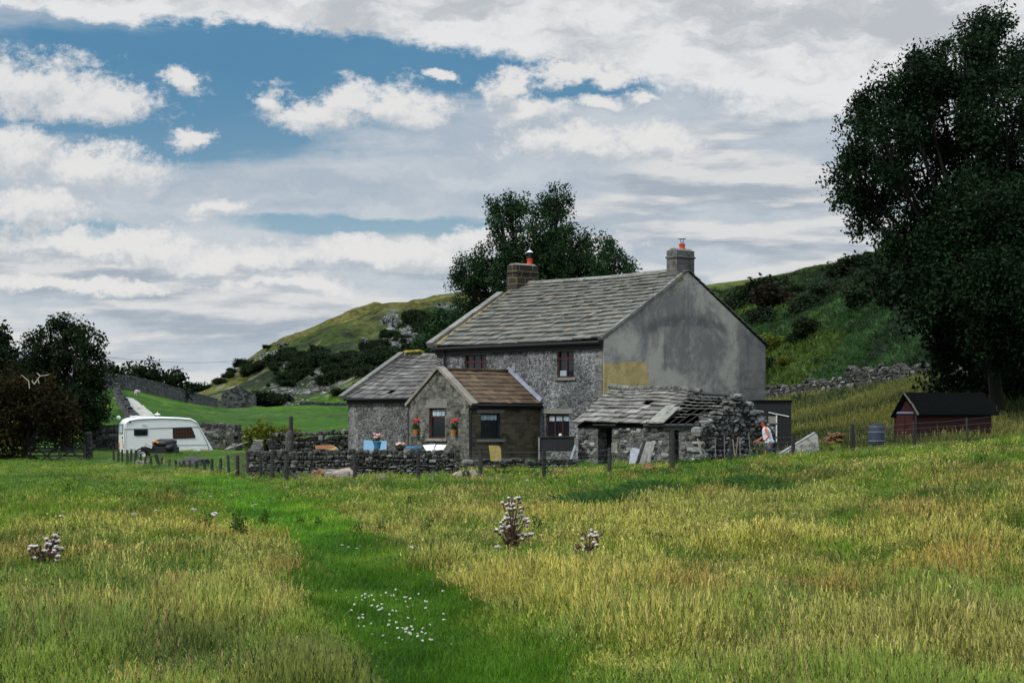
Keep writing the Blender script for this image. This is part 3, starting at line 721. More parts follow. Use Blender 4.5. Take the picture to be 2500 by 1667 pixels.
# exposed yellow plaster at the lower left of the gable
pp = [(1473, 888), (1485, 886), (1500, 887), (1518, 884), (1540, 883), (1562, 882.5), (1574, 886), (1580, 893), (1578, 902), (1584, 910), (1582, 920), (1585, 935), (1585, 975), (1473, 990)]
mb = MB(); mb.prism([loc_x(u, v, -.045) for u, v in pp], -.057, -.046, 'x', .5); mb.build('plaster_patch', M_PLAST, house)
for (u, v, s_) in ((1660, 679, .26), (1645, 707, .10)):
    mb = MB(); a, z = loc_x(u, v, -.045); mb.prism([(a+s_*math.cos(t)*random.uniform(.6, 1.2), z+s_*.6*math.sin(t)*random.uniform(.6, 1.2)) for t in np.linspace(0, 6.28, 9)[:-1]], -.052, -.046, 'x', .5); mb.build('lichen_patch', M_LICHEN, house)
a, z = loc_x(1832, 947, -.045)
mb = MB(); mb.box((-.05, a, z), (.03, .8, .05), jit=.01); mb.build('vent_slot', M_LINTEL, house)

def slates(name, m, parent, o, ax, up, nr, L_, S_, rows, sw, thick=.035, jit=.02, keep=None, sag=0., rowf=1.0, ov=1.25, seed=3):
    """courses of slates: o = lower corner, ax along the eave, up = up the slope, nr = outward normal"""
    rs = random.Random(seed); mb = MB(); o = Vector(o); ax = Vector(ax); up = Vector(up); nr = Vector(nr)
    hs = [rowf**k for k in range(rows)]; tot = sum(hs); s = 0
    ph = [rs.uniform(0, 6) for _ in range(3)]
    for k in range(rows):
        h = S_*hs[k]/tot; x = -rs.uniform(0, sw*.5)
        wob = [rs.uniform(-1, 1) for _ in range(4)]
        while x < L_:
            wd = sw*rs.uniform(.6, 1.45)*(.75+.25*hs[k]); x0, x1 = max(0, x), min(L_, x+wd); x += wd
            if x1-x0 < .06: continue
            xm = (x0+x1)/2
            if keep and not keep(xm, s+h/2): continue
            dz = -sag*math.sin(math.pi*xm/L_)+jit*.6*math.sin(xm*1.3+ph[0]+k*.2)
            js = jit*.8*(math.sin(xm*.9+wob[0]*3)+rs.uniform(-.6, .6)); t = thick*rs.uniform(.7, 1.4)
            lo, hi = s+js, min(S_, s+h*ov); lift = thick*1.25+rs.uniform(0, jit*.5)
            V_ = []
            for (a, b, c_) in ((x0+.006, lo, lift), (x1-.006, lo+rs.uniform(-.3, .3)*jit, lift+rs.uniform(-.2, .4)*jit), (x1-.004, hi, 0), (x0+.004, hi, 0)):
                for d_ in (0, t): V_.append(o+ax*a+up*b+nr*(c_+d_)+Vector((0, 0, dz)))
            mb.add([v_[:] for v_ in V_], [[0, 2, 4, 6], [1, 7, 5, 3], [0, 1, 3, 2], [2, 3, 5, 4], [4, 5, 7, 6], [6, 7, 1, 0]], rs.random())
        s += h
    return mb.build(name, m, parent)
def slope(y0, z0, y1, z1):
    v = Vector((0, y1-y0, z1-z0)); S_ = v.length; up = v/S_; nr = Vector((0, up.z, -up.y)) if up.y < 0 else Vector((0, -up.z, up.y))
    if nr.z < 0: nr = -nr
    return up, nr, S_
def roof_deck(name_parent, x0, x1, y0, z0, y1, z1, m=M_ROOFD): pass
# main roof
up, nr, S_ = slope(.20, EV-.02, -W2/2, RD)
rf = slates('roof', M_SLATE, house, (-.10, .20, EV-.02), (1, 0, 0), up, nr, L+.12, S_, 17, .44, .065, .011, sag=.07, rowf=.975)
mb = MB(); mb.prism([(.12, EV-.10), (-W2/2, RD-.03), (-W2-.12, EV-.10), (-W2/2, RD-.18)], 0.02, L-.02, 'x', .5); mb.build('roof_deck', M_ROOFD, rf)
up2, nr2, S2 = slope(-W2-.2, EV-.02, -W2/2, RD)
slates('rear_roof', M_SLATE, house, (-.10, -W2-.20, EV-.02), (1, 0, 0), up2, nr2, L+.12, S2, 15, .55, .04, .02, seed=8)
mb = MB(); x = .95
while x < L-.6:
    l = random.uniform(.45, .62); dz = -.07*math.sin(math.pi*x/L)
    mb.add(*(lambda v: (v, [[0, 1, 2, 3, 4][::-1], [5, 6, 7, 8, 9], [0, 5, 9, 4], [4, 9, 8, 3], [3, 8, 7, 2], [2, 7, 6, 1], [1, 6, 5, 0]]))([(xx, -W2/2+yy, RD+zz+dz+random.uniform(-.008, .008)) for xx in (x, x+l-.012) for yy, zz in ((.17, -.05), (.15, .03), (0, .15), (-.15, .03), (-.17, -.05))])); x += l
mb.build('ridge_stones', M_COPE, house)
# verges: flush stone edge on the near gable, raised coping on the far one
def strip(mb, xa, xb, ya, za, yb, zb, t0, t1, n_=9, jit=.008, mi=0):
    u_, n_v, S_ = slope(ya, za, yb, zb); s = 0
    while s < S_-.02:
        l = min(random.uniform(.6, .95), S_-s)
        p = [Vector((x_, ya, za))+u_*b+n_v*t for x_ in (xa, xb) for b in (s, s+l-.01) for t in (t0, t1)]
        mb.add([[c_+random.uniform(-jit, jit) for c_ in q_] for q_ in p], [[0, 1, 3, 2], [4, 6, 7, 5], [0, 4, 5, 1], [2, 3, 7, 6], [0, 2, 6, 4], [1, 5, 7, 3]], None, mi); s += l
mb = MB(); strip(mb, -.16, .06, .22, EV-.02, -W2/2+.35, RD-.2, -.02, .105); mb.build('near_verge', M_COPE, house)
mb = MB(); strip(mb, L-.12, L+.30, .30, EV-.02, -4.05, 7.82, -.02, .24); mb.build('far_coping', M_COPE, house)
mb = MB(); strip(mb, L-.26, L-.125, .22, EV-.02, -4.75, 8.2, .01, .13); mb.build('lichen_band', M_LICHEN, house)
# gutters, boards and pipes
mb = MB(); mb.box2((.0, .02, EV-.36), (L, .12, EV-.06), jit=.0); mb.box2((-.04, .12, EV-.20), (L+.02, .20, EV-.04)); mb.tube([(-.05, .24, EV-.12), (L+.02, .24, EV-.10)], .075, 8); mb.build('gutter', M_GUTTER, house)
mb = MB(); xp, _ = loc_y(1086, 900, .1); mb.tube([(xp, .2, EV-.15), (xp, .12, EV-.4), (xp, .12, 3.4)], .055, 8); mb.build('drainpipe', M_GUTTER, house)
window('y', 0, 1, rL, cols=3, transom=.62, lintel=.26, sill=False)
def blind(w_, a0, a1, z0, z1):
    g = MB(); bx(g, 'y', 0, 1, a0+.58, a1-.06, z0+.07, z0+.30, -.128, -.124); g.build('blind', M_CURTAIN, w_)
window('y', 0, 1, rR, cols=2, transom=.72, lintel=.30, extra=blind)
window('y', 0, 1, rG, cols=3, curtain=3, lintel=.20, sill=False, lw=.22, curt_h=.24)
# chimneys
def chimney(cx, cy, sx, sy, z0, z1, m, parent, cap_, potx, poty, potr, poth, white_cap, band=True):
    mb = MB(); mb.box2((cx-sx/2, cy-sy/2, z0), (cx+sx/2, cy+sy/2, z1), jit=.01)
    if band:
        mb.box2((cx-sx/2-.045, cy-sy/2-.045, z1-.34), (cx+sx/2+.045, cy+sy/2+.045, z1-.26))
    ch = mb.build('chimney', m, parent, bevel=.015)
    mb = MB(); mb.prism([(-sx/2+.06, z1), (sx/2-.06, z1), (sx/2-.2, z1+.09), (-sx/2+.2, z1+.09)], cy-sy/2+.06, cy+sy/2-.06, 'y'); 
    for v_ in mb.v: v_[:, 0] += cx
    mb.build('flaunching', M_LINTEL if cap_ else M_COPEB, ch)
    px, py, pz = cx+potx, cy+poty, z1+.06
    mb = MB(); mb.lathe([(potr*1.02, 0), (potr*1.05, .05), (potr*.9, .07), (potr*.88, poth-.06), (potr*1.06, poth-.05), (potr*1.06, poth), (potr*.8, poth)], (px, py, pz)); mb.build('pot', M_REDPOT, ch, smooth=False)
    mb = MB()
    if white_cap:
        mb.lathe([(potr*.55, poth), (potr*.55, poth+.26), (potr*.5, poth+.27)], (px, py, pz), mi=1)
        mb.lathe([(potr*1.15, poth+.28), (potr*1.15, poth+.30), (potr*.5, poth+.37), (.02, poth+.40)], (px, py, pz)); mb.tube([(px, py, pz+poth+.38), (px, py, pz+poth+.50)], .012, 5)
    else:
        for an in range(4): mb.tube([(px+potr*.6*math.cos(an*1.57), py+potr*.6*math.sin(an*1.57), pz+poth), (px+potr*.6*math.cos(an*1.57), py+potr*.6*math.sin(an*1.57), pz+poth+.22)], .012, 5)
        mb.lathe([(potr*1.3, poth+.21), (potr*1.35, poth+.225), (.02, poth+.27)], (px, py, pz), mi=0); mb.lathe([(potr*.5, poth), (potr*.5, poth+.08)], (px, py, pz))
    mb.build('cowl', [M_TIN if not white_cap else M_WHITED, M_GUTTER], ch)
    return ch
chimney(.40, -W2/2, .62, 1.10, 7.9, 9.30, M_CHIMR, house, True, .0, -.10, .14, .24, False)
cl = chimney(L-.22, -W2/2+.05, .72, 1.35, 7.3, 9.28, M_CHIML, house, False, -.05, -.42, .14, .30, True, band=False)
mb = MB(); mb.box2((L-.62, -W2/2-.66, 8.90), (L+.18, -W2/2+.76, 8.96), jit=.01); mb.build('drip_course', M_CHIML, cl)

# porch wing
gG = rect_y(1047.7, 1086, 996, 1070, PD); gS = rect_x(1173.8, 1221.6, 1008.6, 1072, PX0)
mb = MB(); wall_open(mb, 'y', PD, PX0, PX1, Z0, PE, [gG], 1)
mb.poly([(PX0, PD, PE), (PX1, PD, PE), ((PX0+PX1)/2, PD, PR)], .5); mb.poly([(PX1, PD, Z0), (PX1, 0, Z0), (PX1, 0, PE), (PX1, PD, PE)], .5)
mb.build('porch_gable_wall', M_PORCHG, house)
mb = MB(); wall_open(mb, 'x', PX0, 0, PD, Z0, PE, [gS], -1); mb.build('porch_side_wall', M_PORCHS, house)
def vase(w_, a0, a1, z0, z1):
    g = MB(); g.lathe([(.05, 0), (.07, .08), (.03, .2), (.05, .3)], (a1-.28 if False else a0+.22, PD-.125, z0+.06)); g.build('vase', M_BLUEP, w_)
window('y', PD, 1, gG, cols=1, transom=.70, curtain=1, lintel=.36, lw=.16, curt_h=.26)
window('x', PX0, -1, gS, cols=1, curtain=1, lintel=.36, lw=.2, fw=.06, curt_h=.22, fm=M_DARKW)
xm = (PX0+PX1)/2
def porch_slope(sgn, name, keep=None):
    xe = PX0-.16 if sgn < 0 else PX1+.16
    v = Vector((xm-xe, 0, PR+.05-(PE-.02))); S_ = v.length; up = v/S_; nr = Vector((-up.z, 0, up.x)) if sgn < 0 else Vector((up.z, 0, -up.x))
    if nr.z < 0: nr = -nr
    return slates(name, M_TILE, house, (xe, 0, PE-.02), (0, 1, 0), up, nr, PD-.28, S_, 8, .36, .022, .006, ov=1.2, seed=5)
pr = porch_slope(-1, 'porch_roof'); porch_slope(1, 'porch_far_roof')
mb = MB(); mb.prism([(PX0-.08, PE-.09), (xm, PR), (PX1+.08, PE-.09), (xm, PR-.16)], .02, PD-.3, 'y', .5); mb.build('roof_deck', M_ROOFD, pr)
mb = MB(); y = .0
while y < PD-.3: mb.box((xm, y+.2, PR+.10), (.22, .40, .10), Matrix.Rotation(0, 3, 'Z'), jit=.006); y += .41
mb.build('porch_ridge', M_TILE, house, bevel=.02)
def gable_cope(mb, xe, sgn):
    v = Vector((xm-xe, 0, PR+.13-(PE-.10))); S_ = v.length; up = v/S_; nr = Vector((-up.z, 0, up.x)); nr = nr if nr.z > 0 else -nr; s = 0
    while s < S_-.02:
        l = min(random.uniform(.55, .8), S_-s); p = [Vector((xe, y_, PE-.10))+up*b+nr*t for y_ in (PD-.27, PD+.07) for b in (s, s+l-.01) for t in (-.03, .11)]
        mb.add([[c_+random.uniform(-.006, .006) for c_ in q_] for q_ in p], [[0, 1, 3, 2], [4, 6, 7, 5], [0, 4, 5, 1], [2, 3, 7, 6], [0, 2, 6, 4], [1, 5, 7, 3]]); s += l
mb = MB(); gable_cope(mb, PX0-.22, -1); gable_cope(mb, PX1+.16, 1); mb.build('porch_coping', M_COPEB, house)
mb = MB(); mb.box2((PX0-.06, .02, PE-.26), (PX0-.002, PD-.05, PE-.06)); mb.tube([(PX0-.19, .05, PE-.10), (PX0-.19, PD-.05, PE-.10)], .06, 8); mb.box2((PX0-.22, PD-.3, PE-.22), (PX0-.002, PD+.06, PE-.10)); mb.build('porch_gutter', M_GUTTER, house)
mb = MB(); mb.tube([(PX0-.16, PD-.10, PE-.15), (PX0-.08, PD-.02, PE-.4), (PX0-.08, PD-.02, -.2)], .05, 8); mb.build('porch_drainpipe', M_GUTTER, house)
# lead flashing where the brown roof meets the limewashed wall
mb = MB(); v = Vector((xm-(PX0-.16), 0, PR+.05-PE+.02)); S_ = v.length; up = v/S_
for k in range(9):
    p0 = Vector((PX0-.16, 0, PE+.02))+up*(S_*k/9); p1 = Vector((PX0-.16, 0, PE+.02))+up*(S_*(k+1.04)/9)
    mb.add([(p0.x, .012, p0.z+.02), (p1.x, .012, p1.z+.02), (p1.x, .016, p1.z+.20), (p0.x, .016, p0.z+.20), (p0.x, .15, p0.z+.05), (p1.x, .15, p1.z+.05)], [[0, 1, 2, 3], [4, 5, 1, 0], [4, 0, 3], [5, 2, 1], [4, 3, 2, 5]])
mb.build('lead_flashing', M_LEAD, house)
a, z = loc_y(1254, 898, .05); mb = MB(); bx(mb, 'y', 0, 1, a-.11, a+.11, z-.16, z+.12, 0, .06); mb.build('junction_box', M_TIN, house, bevel=.01)

# annex beyond the porch
AX1, AE, AR, AD = 17.36, 3.08, 5.20, 6.8
mb = MB(); mb.poly([(L, 0, Z0), (AX1, 0, Z0), (AX1, 0, AE), (L, 0, AE)], .5); mb.poly([(AX1, 0, Z0), (AX1, -AD, Z0), (AX1, -AD, AE), (AX1, -AD/2, AR-.05), (AX1, 0, AE)], .5)
mb.poly([(L, -AD, Z0), (AX1, -AD, Z0), (AX1, -AD, AE), (L, -AD, AE)], .5); mb.build('annex_wall', M_ANNEX, house)
up, nr, S_ = slope(.20, AE, -AD/2, AR)
miss = [(3.6, .75), (4.3, .78), (1.9, .75)]
ar = slates('annex_roof', M_SLATE2, house, (L+.01, .20, AE), (1, 0, 0), up, nr, AX1-L+.0, S_, 12, .36, .035, .022, sag=.13, rowf=.97, seed=11, keep=lambda x, s: not any(abs(x-a_) < .2 and abs(s-b_) < .17 for a_, b_ in miss))
mb = MB(); mb.prism([(.1, AE-.09), (-AD/2, AR-.14), (-AD-.1, AE-.09), (-AD/2, AR-.34)], L+.02, AX1-.02, 'x', .5); mb.build('roof_deck', M_ROOFD, ar)
up2, nr2, S2 = slope(-AD-.2, AE, -AD/2, AR); slates('annex_rear_roof', M_SLATE2, house, (L+.01, -AD-.2, AE), (1, 0, 0), up2, nr2, AX1-L, S2, 11, .45, .03, .02, sag=.1, seed=12)
mb = MB(); strip(mb, AX1-.14, AX1+.26, .34, AE-.04, -AD/2, AR+.04, -.03, .16); mb.build('annex_coping', M_COPE, house)
mb = MB(); x = L+.05
while x < AX1-.3: mb.tube([(x, -AD/2, AR+.03-.13*math.sin(math.pi*(x-L)/(AX1-L))), (x+.5, -AD/2, AR+.03-.13*math.sin(math.pi*(x+.5-L)/(AX1-L)))], .12, 8); x += .52
mb.build('annex_ridge', M_COPE, house)
mb = MB()
for k in range(14): mb.stone((AX1-.75+random.uniform(-.6, .75), -AD/2+random.uniform(-.1, .12), AR+.12+random.uniform(0, .05)), (.4, .3, .14), jit=.2)
mb.build('moss_cushion', M_MOSS, house)
mb = MB(); mb.box2((L-1.0, .02, AE-.26), (AX1, .09, AE-.08)); mb.tube([(L-1.0, .24, AE-.08), (AX1+.02, .24, AE-.08)], .06, 8); mb.build('annex_gutter', M_GUTTER, house)
mb = MB(); mb.tube([(PX1+.16, PD-.18, PE-.1), (PX1+.10, PD-.10, PE-.35), (PX1+.10, PD-.10, -.2)], .07, 8); mb.box2((PX1-.05, .3, PE-.16), (PX1+.22, PD+.02, PE-.06)); mb.build('porch_far_pipe', M_GUTTER, house)

# ------------------------------------------------------------------ ruined outbuilding
RO = HP+DN*2.3; ruin = thing('ruined_outbuilding', 'half-collapsed stone outbuilding with sagging slates and bare rafters beside the farmhouse', 'outbuilding', RO, HA)
RL0, RL1, RW, RE = -7.65, -.92, 4.1, 1.87     # x range (near end is the smaller), depth, eave height
def ridge_z(x): t = (x-RL0)/(RL1-RL0); return 2.93+.34*t-.05*math.sin(t*9)
def eave_z(x): t = (x-RL0)/(RL1-RL0); return RE+.02*math.sin(t*8)-.04*(1-t)
ry = lambda u0, u1, v0, v1: (lambda a, b, c_, d_: (min(a[0], b[0]), max(a[0], b[0]), d_, c_))(loc_y(u0, v0, 0, RO), loc_y(u1, v0, 0, RO), loc_y((u0+u1)/2, v0, 0, RO)[1], loc_y((u0+u1)/2, v1, 0, RO)[1])
d1 = ry(1459.6, 1494, 1042, 1200); d2 = ry(1634, 1657, 1050, 1200); d1 = d1[:2]+(-.3,)+d1[3:]; d2 = d2[:2]+(-.3,)+d2[3:]
mb = MB(); wall_open(mb, 'y', 0, RL0, RL1, -.35, RE-.10, [d1, d2], 1, .5)
mb.poly([(RL1, 0, -.35), (RL1, -RW, -.35), (RL1, -RW, RE), (RL1, -RW/2, 3.1), (RL1, 0, RE-.1)], .5)
mb.poly([(RL0, -RW, -.35), (RL1, -RW, -.35), (RL1, -RW, RE), (RL0, -RW, RE)], .5)
mb.build('front_wall', M_RUIN, ruin)
mb = MB(); mb.poly([(RL0+.3, -.55, -.35), (RL1, -.55, -.35), (RL1, -.55, RE-.1), (RL0+.3, -.55, RE-.1)], .5); mb.build('dark_backing', M_CORE, ruin)  # near-black sheet closing both doorways, stands in for the shaded interior
# loose stones proud of the wall face
mb = MB()
for k in range(260):
    x = random.uniform(RL0+.1, RL1-.05); z = random.uniform(0, RE-.2)
    if any(a[0]-.12 < x < a[1]+.12 and z < a[3] for a in (d1, d2)): continue
    mb.stone((x, .0, z), (random.uniform(.14, .38), random.uniform(.05, .14), random.uniform(.08, .2)))
mb.build('wall_stones', M_RSTONE, ruin)
for d_ in (d1, d2): mb = MB(); mb.box2((d_[0]-.25, -.35, d_[3]+.002), (d_[1]+.25, .04, d_[3]+.12), jit=.015); mb.build('lintel', M_LINTEL, ruin)
mb = MB(); mb.box2((d1[0]-.33, -.3, .75), (d1[0]-.02, .05, 1.12), jit=.02); mb.build('jamb_stone', M_LINTEL, ruin)
# rubble gable end: stones laid in courses within its broken outline
def gable_h(y):     # y from 0 (front) to -RW
    t = -y/RW; base = RE+(2.98-RE)*(1-abs(t-.5)*2)
    return base+.05*math.sin(y*9)-(.0 if t < .55 else .12*(t-.55)/.45)
def rubble_end(mb, x, y0, y1, hf, z0, th=.5, sc=1.):
    z = z0
    while z < 3.1:
        ch = random.uniform(.10, .22)*sc; y = y0+random.uniform(0, .2)
        while y > y1:
            w_ = random.uniform(.12, .38)*sc
            if z+ch*.7 < hf(y-w_/2): mb.stone((x+random.uniform(-.03, .03), y-w_/2, z+ch/2+random.uniform(-.03, .03)), (th*random.uniform(.93, 1.07), w_*1.03, ch*random.uniform(.8, 1.25)), Matrix.Rotation(random.uniform(-.2, .2), 3, 'X'), pw=.5, jit=.16)
            y -= w_
        z += ch*.92
mb = MB(); rubble_end(mb, RL0+.2, .12, -RW-.55, lambda y: gable_h(y) if y > -RW else .9, -.35); mb.box2((RL0-.01, -RW+.05, -.3), (RL0+.3, -.05, 1.6), mi=1)
mb.prism([(-.15, 1.6), (-RW+.3, 1.6), (-RW/2, 2.78)], RL0-.01, RL0+.3, 'x', .5, 1); mb.build('gable_end', [M_RSTONE, M_CORE], ruin)
mb = MB()
for k in range(46):
    t = random.random(); y = -RW*t; mb.stone((RL0+.2+random.uniform(-.25, .3), y, gable_h(y)+random.uniform(-.08, .05)), (random.uniform(.15, .4), random.uniform(.15, .45), random.uniform(.06, .13)), jit=.18)
mb.build('loose_coping', M_RSTONE, ruin)
# slates over the far part, bare rafters and laths over the near part
xs_ = loc_y(1600, 1038, .15, RO)[0]
ecut = lambda s: xs_-RL0+.1-.10*s+.14*math.sin(s*9)
up, nr, S_ = slope(.18, RE-.02, -RW/2, 3.10)
hole = loc_y(1577, 985, -1.1, RO)[0]-RL0
mbx = slates('slate_roof', M_SLATE3, ruin, (RL0, .18, RE-.02), (1, 0, 0), up, nr, RL1-RL0+.12, S_, 9, .36, .05, .045, seed=21, rowf=.93,
             keep=lambda x, s: x > ecut(s) and not (abs(x-hole) < .30 and abs(s-1.42) < .16))
# settle the slates on the sagging ridge
me = mbx.data
for v_ in me.vertices:
    t = (.18-v_.co.y)/(RW/2+.18); v_.co.z += (ridge_z(v_.co.x)-3.10)*t+(eave_z(v_.co.x)-RE)*(1-t)
mb = MB(); mb.prism([(.05, RE-.08), (-RW/2, 2.95), (-RW/2, 2.88), (.05, RE-.16)], xs_+.25, RL1, 'x', .5); mb.build('roof_deck', M_ROOFD, mbx)
mb = MB(); mb.prism([(-RW/2, 2.84), (-RW-.15, RE-.12), (-RW-.15, RE-.2), (-RW/2, 2.76)], RL0+.3, RL1, 'x', .5); mb.build('rear_slope', M_ROOFD, ruin)
mb = MB(); x = RL0+.35
while x < xs_+.3:
    mb.tube([(x, .22, eave_z(x)+.02), (x, -RW/2, ridge_z(x)-.03)], .022, 4); mb.tube([(x, -RW-.1, RE), (x, -RW/2, ridge_z(x)-.03)], .032, 4); x += random.uniform(.34, .42)
mb.build('rafters', M_POST, ruin)
mb = MB()
for k, s in enumerate(np.linspace(.12, .93, 9)):
    y = .18-(RW/2+.18)*s; xa, xb = RL0+.30+random.uniform(0, .5)+(.9 if k in (1, 3) else 0), xs_+.35
    if k in (0,): continue
    z = lambda x: eave_z(x)+(ridge_z(x)-eave_z(x))*s+.03
    mb.tube([(xa, y, z(xa)), ((xa+xb)/2, y, z((xa+xb)/2)-.02), (xb, y, z(xb))], .013, 4)
mb.build('laths', M_WOODG, ruin)
mb = MB(); mb.tube([(RL0+.15, -RW/2, ridge_z(RL0)), (xs_+.3, -RW/2, ridge_z(xs_)+.02)], .06, 6); mb.tube([(RL0+.1, .12, RE-.05), (xs_+.6, .14, RE-.07)], .075, 6); mb.build('beams', M_DARKW, ruin)
mb = MB(); x = xs_-.35
while x < RL1-.2: l = .5; mb.tube([(x, -RW/2, ridge_z(x)+.10), (x+l-.02, -RW/2, ridge_z(x+l)+.10)], .12, 8); x += l
mb.build('ridge_stones', M_RUIN, ruin)
mb = MB()
for (u, v, w_, l) in ((1600, 1030, .5, 1.0), (1617, 1023, .45, .9)):
    x, _ = loc_y(u, v, .1, RO); p = Vector((x, .25, RE+.03)); q_ = p+Vector((.0, -l, l*.62)); 
    mb.add([(p.x-w_/2, p.y, p.z), (p.x+w_/2, p.y+.03, p.z-.02), (q_.x+w_/2, q_.y, q_.z), (q_.x-w_/2, q_.y, q_.z+.03)]+[(p.x-w_/2, p.y, p.z+.05), (p.x+w_/2, p.y+.03, p.z+.03), (q_.x+w_/2, q_.y, q_.z+.05), (q_.x-w_/2, q_.y, q_.z+.08)], [[3, 2, 1, 0], [4, 5, 6, 7], [0, 1, 5, 4], [1, 2, 6, 5], [2, 3, 7, 6], [3, 0, 4, 7]])
mb.build('slipped_slates', M_LINTEL, ruin)
# ------------------------------------------------------------------ drystone walls
def drystone(name, label, pts, h, th=.55, sl=.34, sh=.15, cope=True, cat='stone wall', group=None, simple=False, hf=None, capm=False, base=None):
    root_loc = Vector((pts[0][0], pts[0][1], gz(*pts[0]))); mb = MB()
    s0 = 0
    for (x0, y0), (x1, y1) in zip(pts[:-1], pts[1:]):
        d = Vector((x1-x0, y1-y0, 0)); Ls = d.length; d /= Ls; ang = math.atan2(d.y, d.x); M0 = Matrix.Rotation(ang, 3, 'Z')
        nseg = max(1, int(Ls/2.0)); gs = [gz(x0+d.x*Ls*i/nseg, y0+d.y*Ls*i/nseg) for i in range(nseg+1)]
        g = lambda s: float(np.interp(s, np.linspace(0, Ls, nseg+1), gs))
        H = lambda s: (hf(s0+s) if hf else h)
        for i in range(nseg):
            a, b = Ls*i/nseg, Ls*(i+1)/nseg; m = (a+b)/2; M1 = M0
            p0 = Vector((x0, y0, 0))+d*a; p1 = Vector((x0, y0, 0))+d*b; nrm = Vector((-d.y, d.x, 0))*th*.30
            vs = []
            for p, s_ in ((p0, a), (p1, b)):
                for sg in (-1, 1):
                    for zz in (g(s_)-.3, g(s_)+H(s_)*.90): q_ = p+nrm*sg; vs.append((q_.x-root_loc.x, q_.y-root_loc.y, zz-root_loc.z))
            mb.add(vs, [[0, 1, 3, 2], [4, 6, 7, 5], [0, 4, 5, 1], [2, 3, 7, 6], [1, 5, 7, 3], [0, 2, 6, 4]], .0, 1)
        z = -.12
        while z < h*1.15:
            ch = sh*random.uniform(.6, 1.5); s = -random.uniform(0, sl)
            while s < Ls:
                w_ = sl*random.uniform(.3, 1.7)**1.2; sm = min(max(s+w_/2, 0), Ls); s += w_
                if z+ch*.6 > H(sm): continue
                p = Vector((x0, y0, 0))+d*sm; c_ = (p.x-root_loc.x, p.y-root_loc.y, g(sm)+z+ch/2-root_loc.z)
                dp = th*random.uniform(.85, 1.12)*(1-.22*z/max(h, .1))
                if simple: mb.box(c_, (w_*.97, dp, ch*.95), M0@Matrix.Rotation(random.uniform(-.05, .05), 3, 'Y'), jit=.02*min(1, w_*3))
                else: mb.stone((c_[0], c_[1], c_[2]+random.uniform(-.02, .02)), (w_*1.0, dp, ch*random.uniform(.75, 1.25)), M0@Matrix.Rotation(random.uniform(-.16, .16), 3, 'Y'), pw=.5, jit=.14)
            z += ch*.95
        if cope:
            s = 0
            while s < Ls:
                w_ = random.uniform(.10, .28)*(1.6 if simple else 1); sm = min(s+w_/2, Ls); s += w_; hh = random.uniform(.14, .28)
                if H(sm) < h*.55: continue
                p = Vector((x0, y0, 0))+d*sm; c_ = (p.x-root_loc.x, p.y-root_loc.y, g(sm)+H(sm)+hh*.35-root_loc.z)
                MM = M0@Matrix.Rotation(random.uniform(-.35, .35), 3, 'Y')
                if simple: mb.box(c_, (w_, th*.75, hh), MM, jit=.03)
                else: mb.stone(c_, (w_*1.05, th*random.uniform(.6, .9), hh), MM, jit=.12)
        s0 += Ls
    o = mb.build(name, [M_DRY, M_CORE], None, loc=root_loc); tag(o, label, cat, group); return o
def far_wall(label, pix, h, th=.6, group=None):
    """mortarless wall seen from far away: pix = [(u, v_base, Y)], real height h; ragged cope"""
    pts = [Vector((X(u, Y), Y, CH+(VH-v)*Y/F)) for u, v, Y in pix]; o0 = pts[0]; mb = MB(); P_ = []
    for a, b in zip(pts[:-1], pts[1:]):
        n_ = max(2, int((b-a).length/.9)); P_ += [a+(b-a)*k/n_ for k in range(n_)]
    P_.append(pts[-1]); P_ = [p for p in P_]
    for a, b in zip(P_[:-1], P_[1:]):
        d = (b-a); d.z = 0; d.normalize(); nn = Vector((-d.y, d.x, 0)); vs = []; hh = [h*random.uniform(.95, 1.06) for _ in range(2)]
        ga, gb = gz(a.x, a.y), gz(b.x, b.y)
        for p, z, H_ in ((a, ga, h*1.0), (b, gb, h*1.0)):
            for sg, k in ((-1, 1), (1, 1)): vs.append(tuple(Vector((p.x, p.y, z-.6))+nn*sg*th/2-o0))
            for sg in (-1, 1): vs.append(tuple(Vector((p.x, p.y, z+H_))+nn*sg*th*.32-o0))
        mb.add(vs, [[0, 4, 6, 2], [1, 3, 7, 5], [2, 6, 7, 3], [0, 2, 3, 1], [4, 5, 7, 6]])
        for _ in range(3):
            t = random.random(); p = a+(b-a)*t; mb.box(Vector((p.x, p.y, ga+(gb-ga)*t+h+.05))-o0, (random.uniform(.25, .6), th*.7, random.uniform(.1, .3)), Matrix.Rotation(math.atan2(d.y, d.x), 3, 'Z'), jit=.05)
    o = mb.build('drystone_wall', M_FARDRY, None, loc=o0); tag(o, label, 'stone wall', group); return o

def px(u, Y): return (X(u, Y), Y)
drystone('drystone_wall', 'dark mossy drystone garden wall in front of the farmhouse annex and porch', [px(618, 63), px(860, 62.6), px(1116, 62.2)], .74, .55, .17, .115, cope=True)
drystone('drystone_wall', 'dark drystone return running back from the left end of the mossy garden wall', [px(618, 63.2), px(628, 74), px(632, 84)], .74, .5, .36, .16, simple=True)
drystone('drystone_wall', 'low shadowed drystone wall with flat capstones below the porch side window', [px(1140, 66), px(1280, 67), px(1402, 68.5)], .44, .5, .34, .14, cope=False)
drystone('drystone_wall', 'drystone wall directly behind the caravan with a rounded broken end by the gate', [px(214, 120), px(330, 120.5), px(480, 121), px(560, 120), px(580, 119)], 1.45, .6, .42, .18, simple=True, hf=lambda s: 1.32+.10*math.sin(s*.9)+(.12 if s > 7.3 else 0))
drystone('drystone_wall', 'grey drystone wall between the green bush and the left end of the farmhouse', [px(660, 93), px(760, 93), px(858, 92.5)], 1.08, .6, .40, .17)
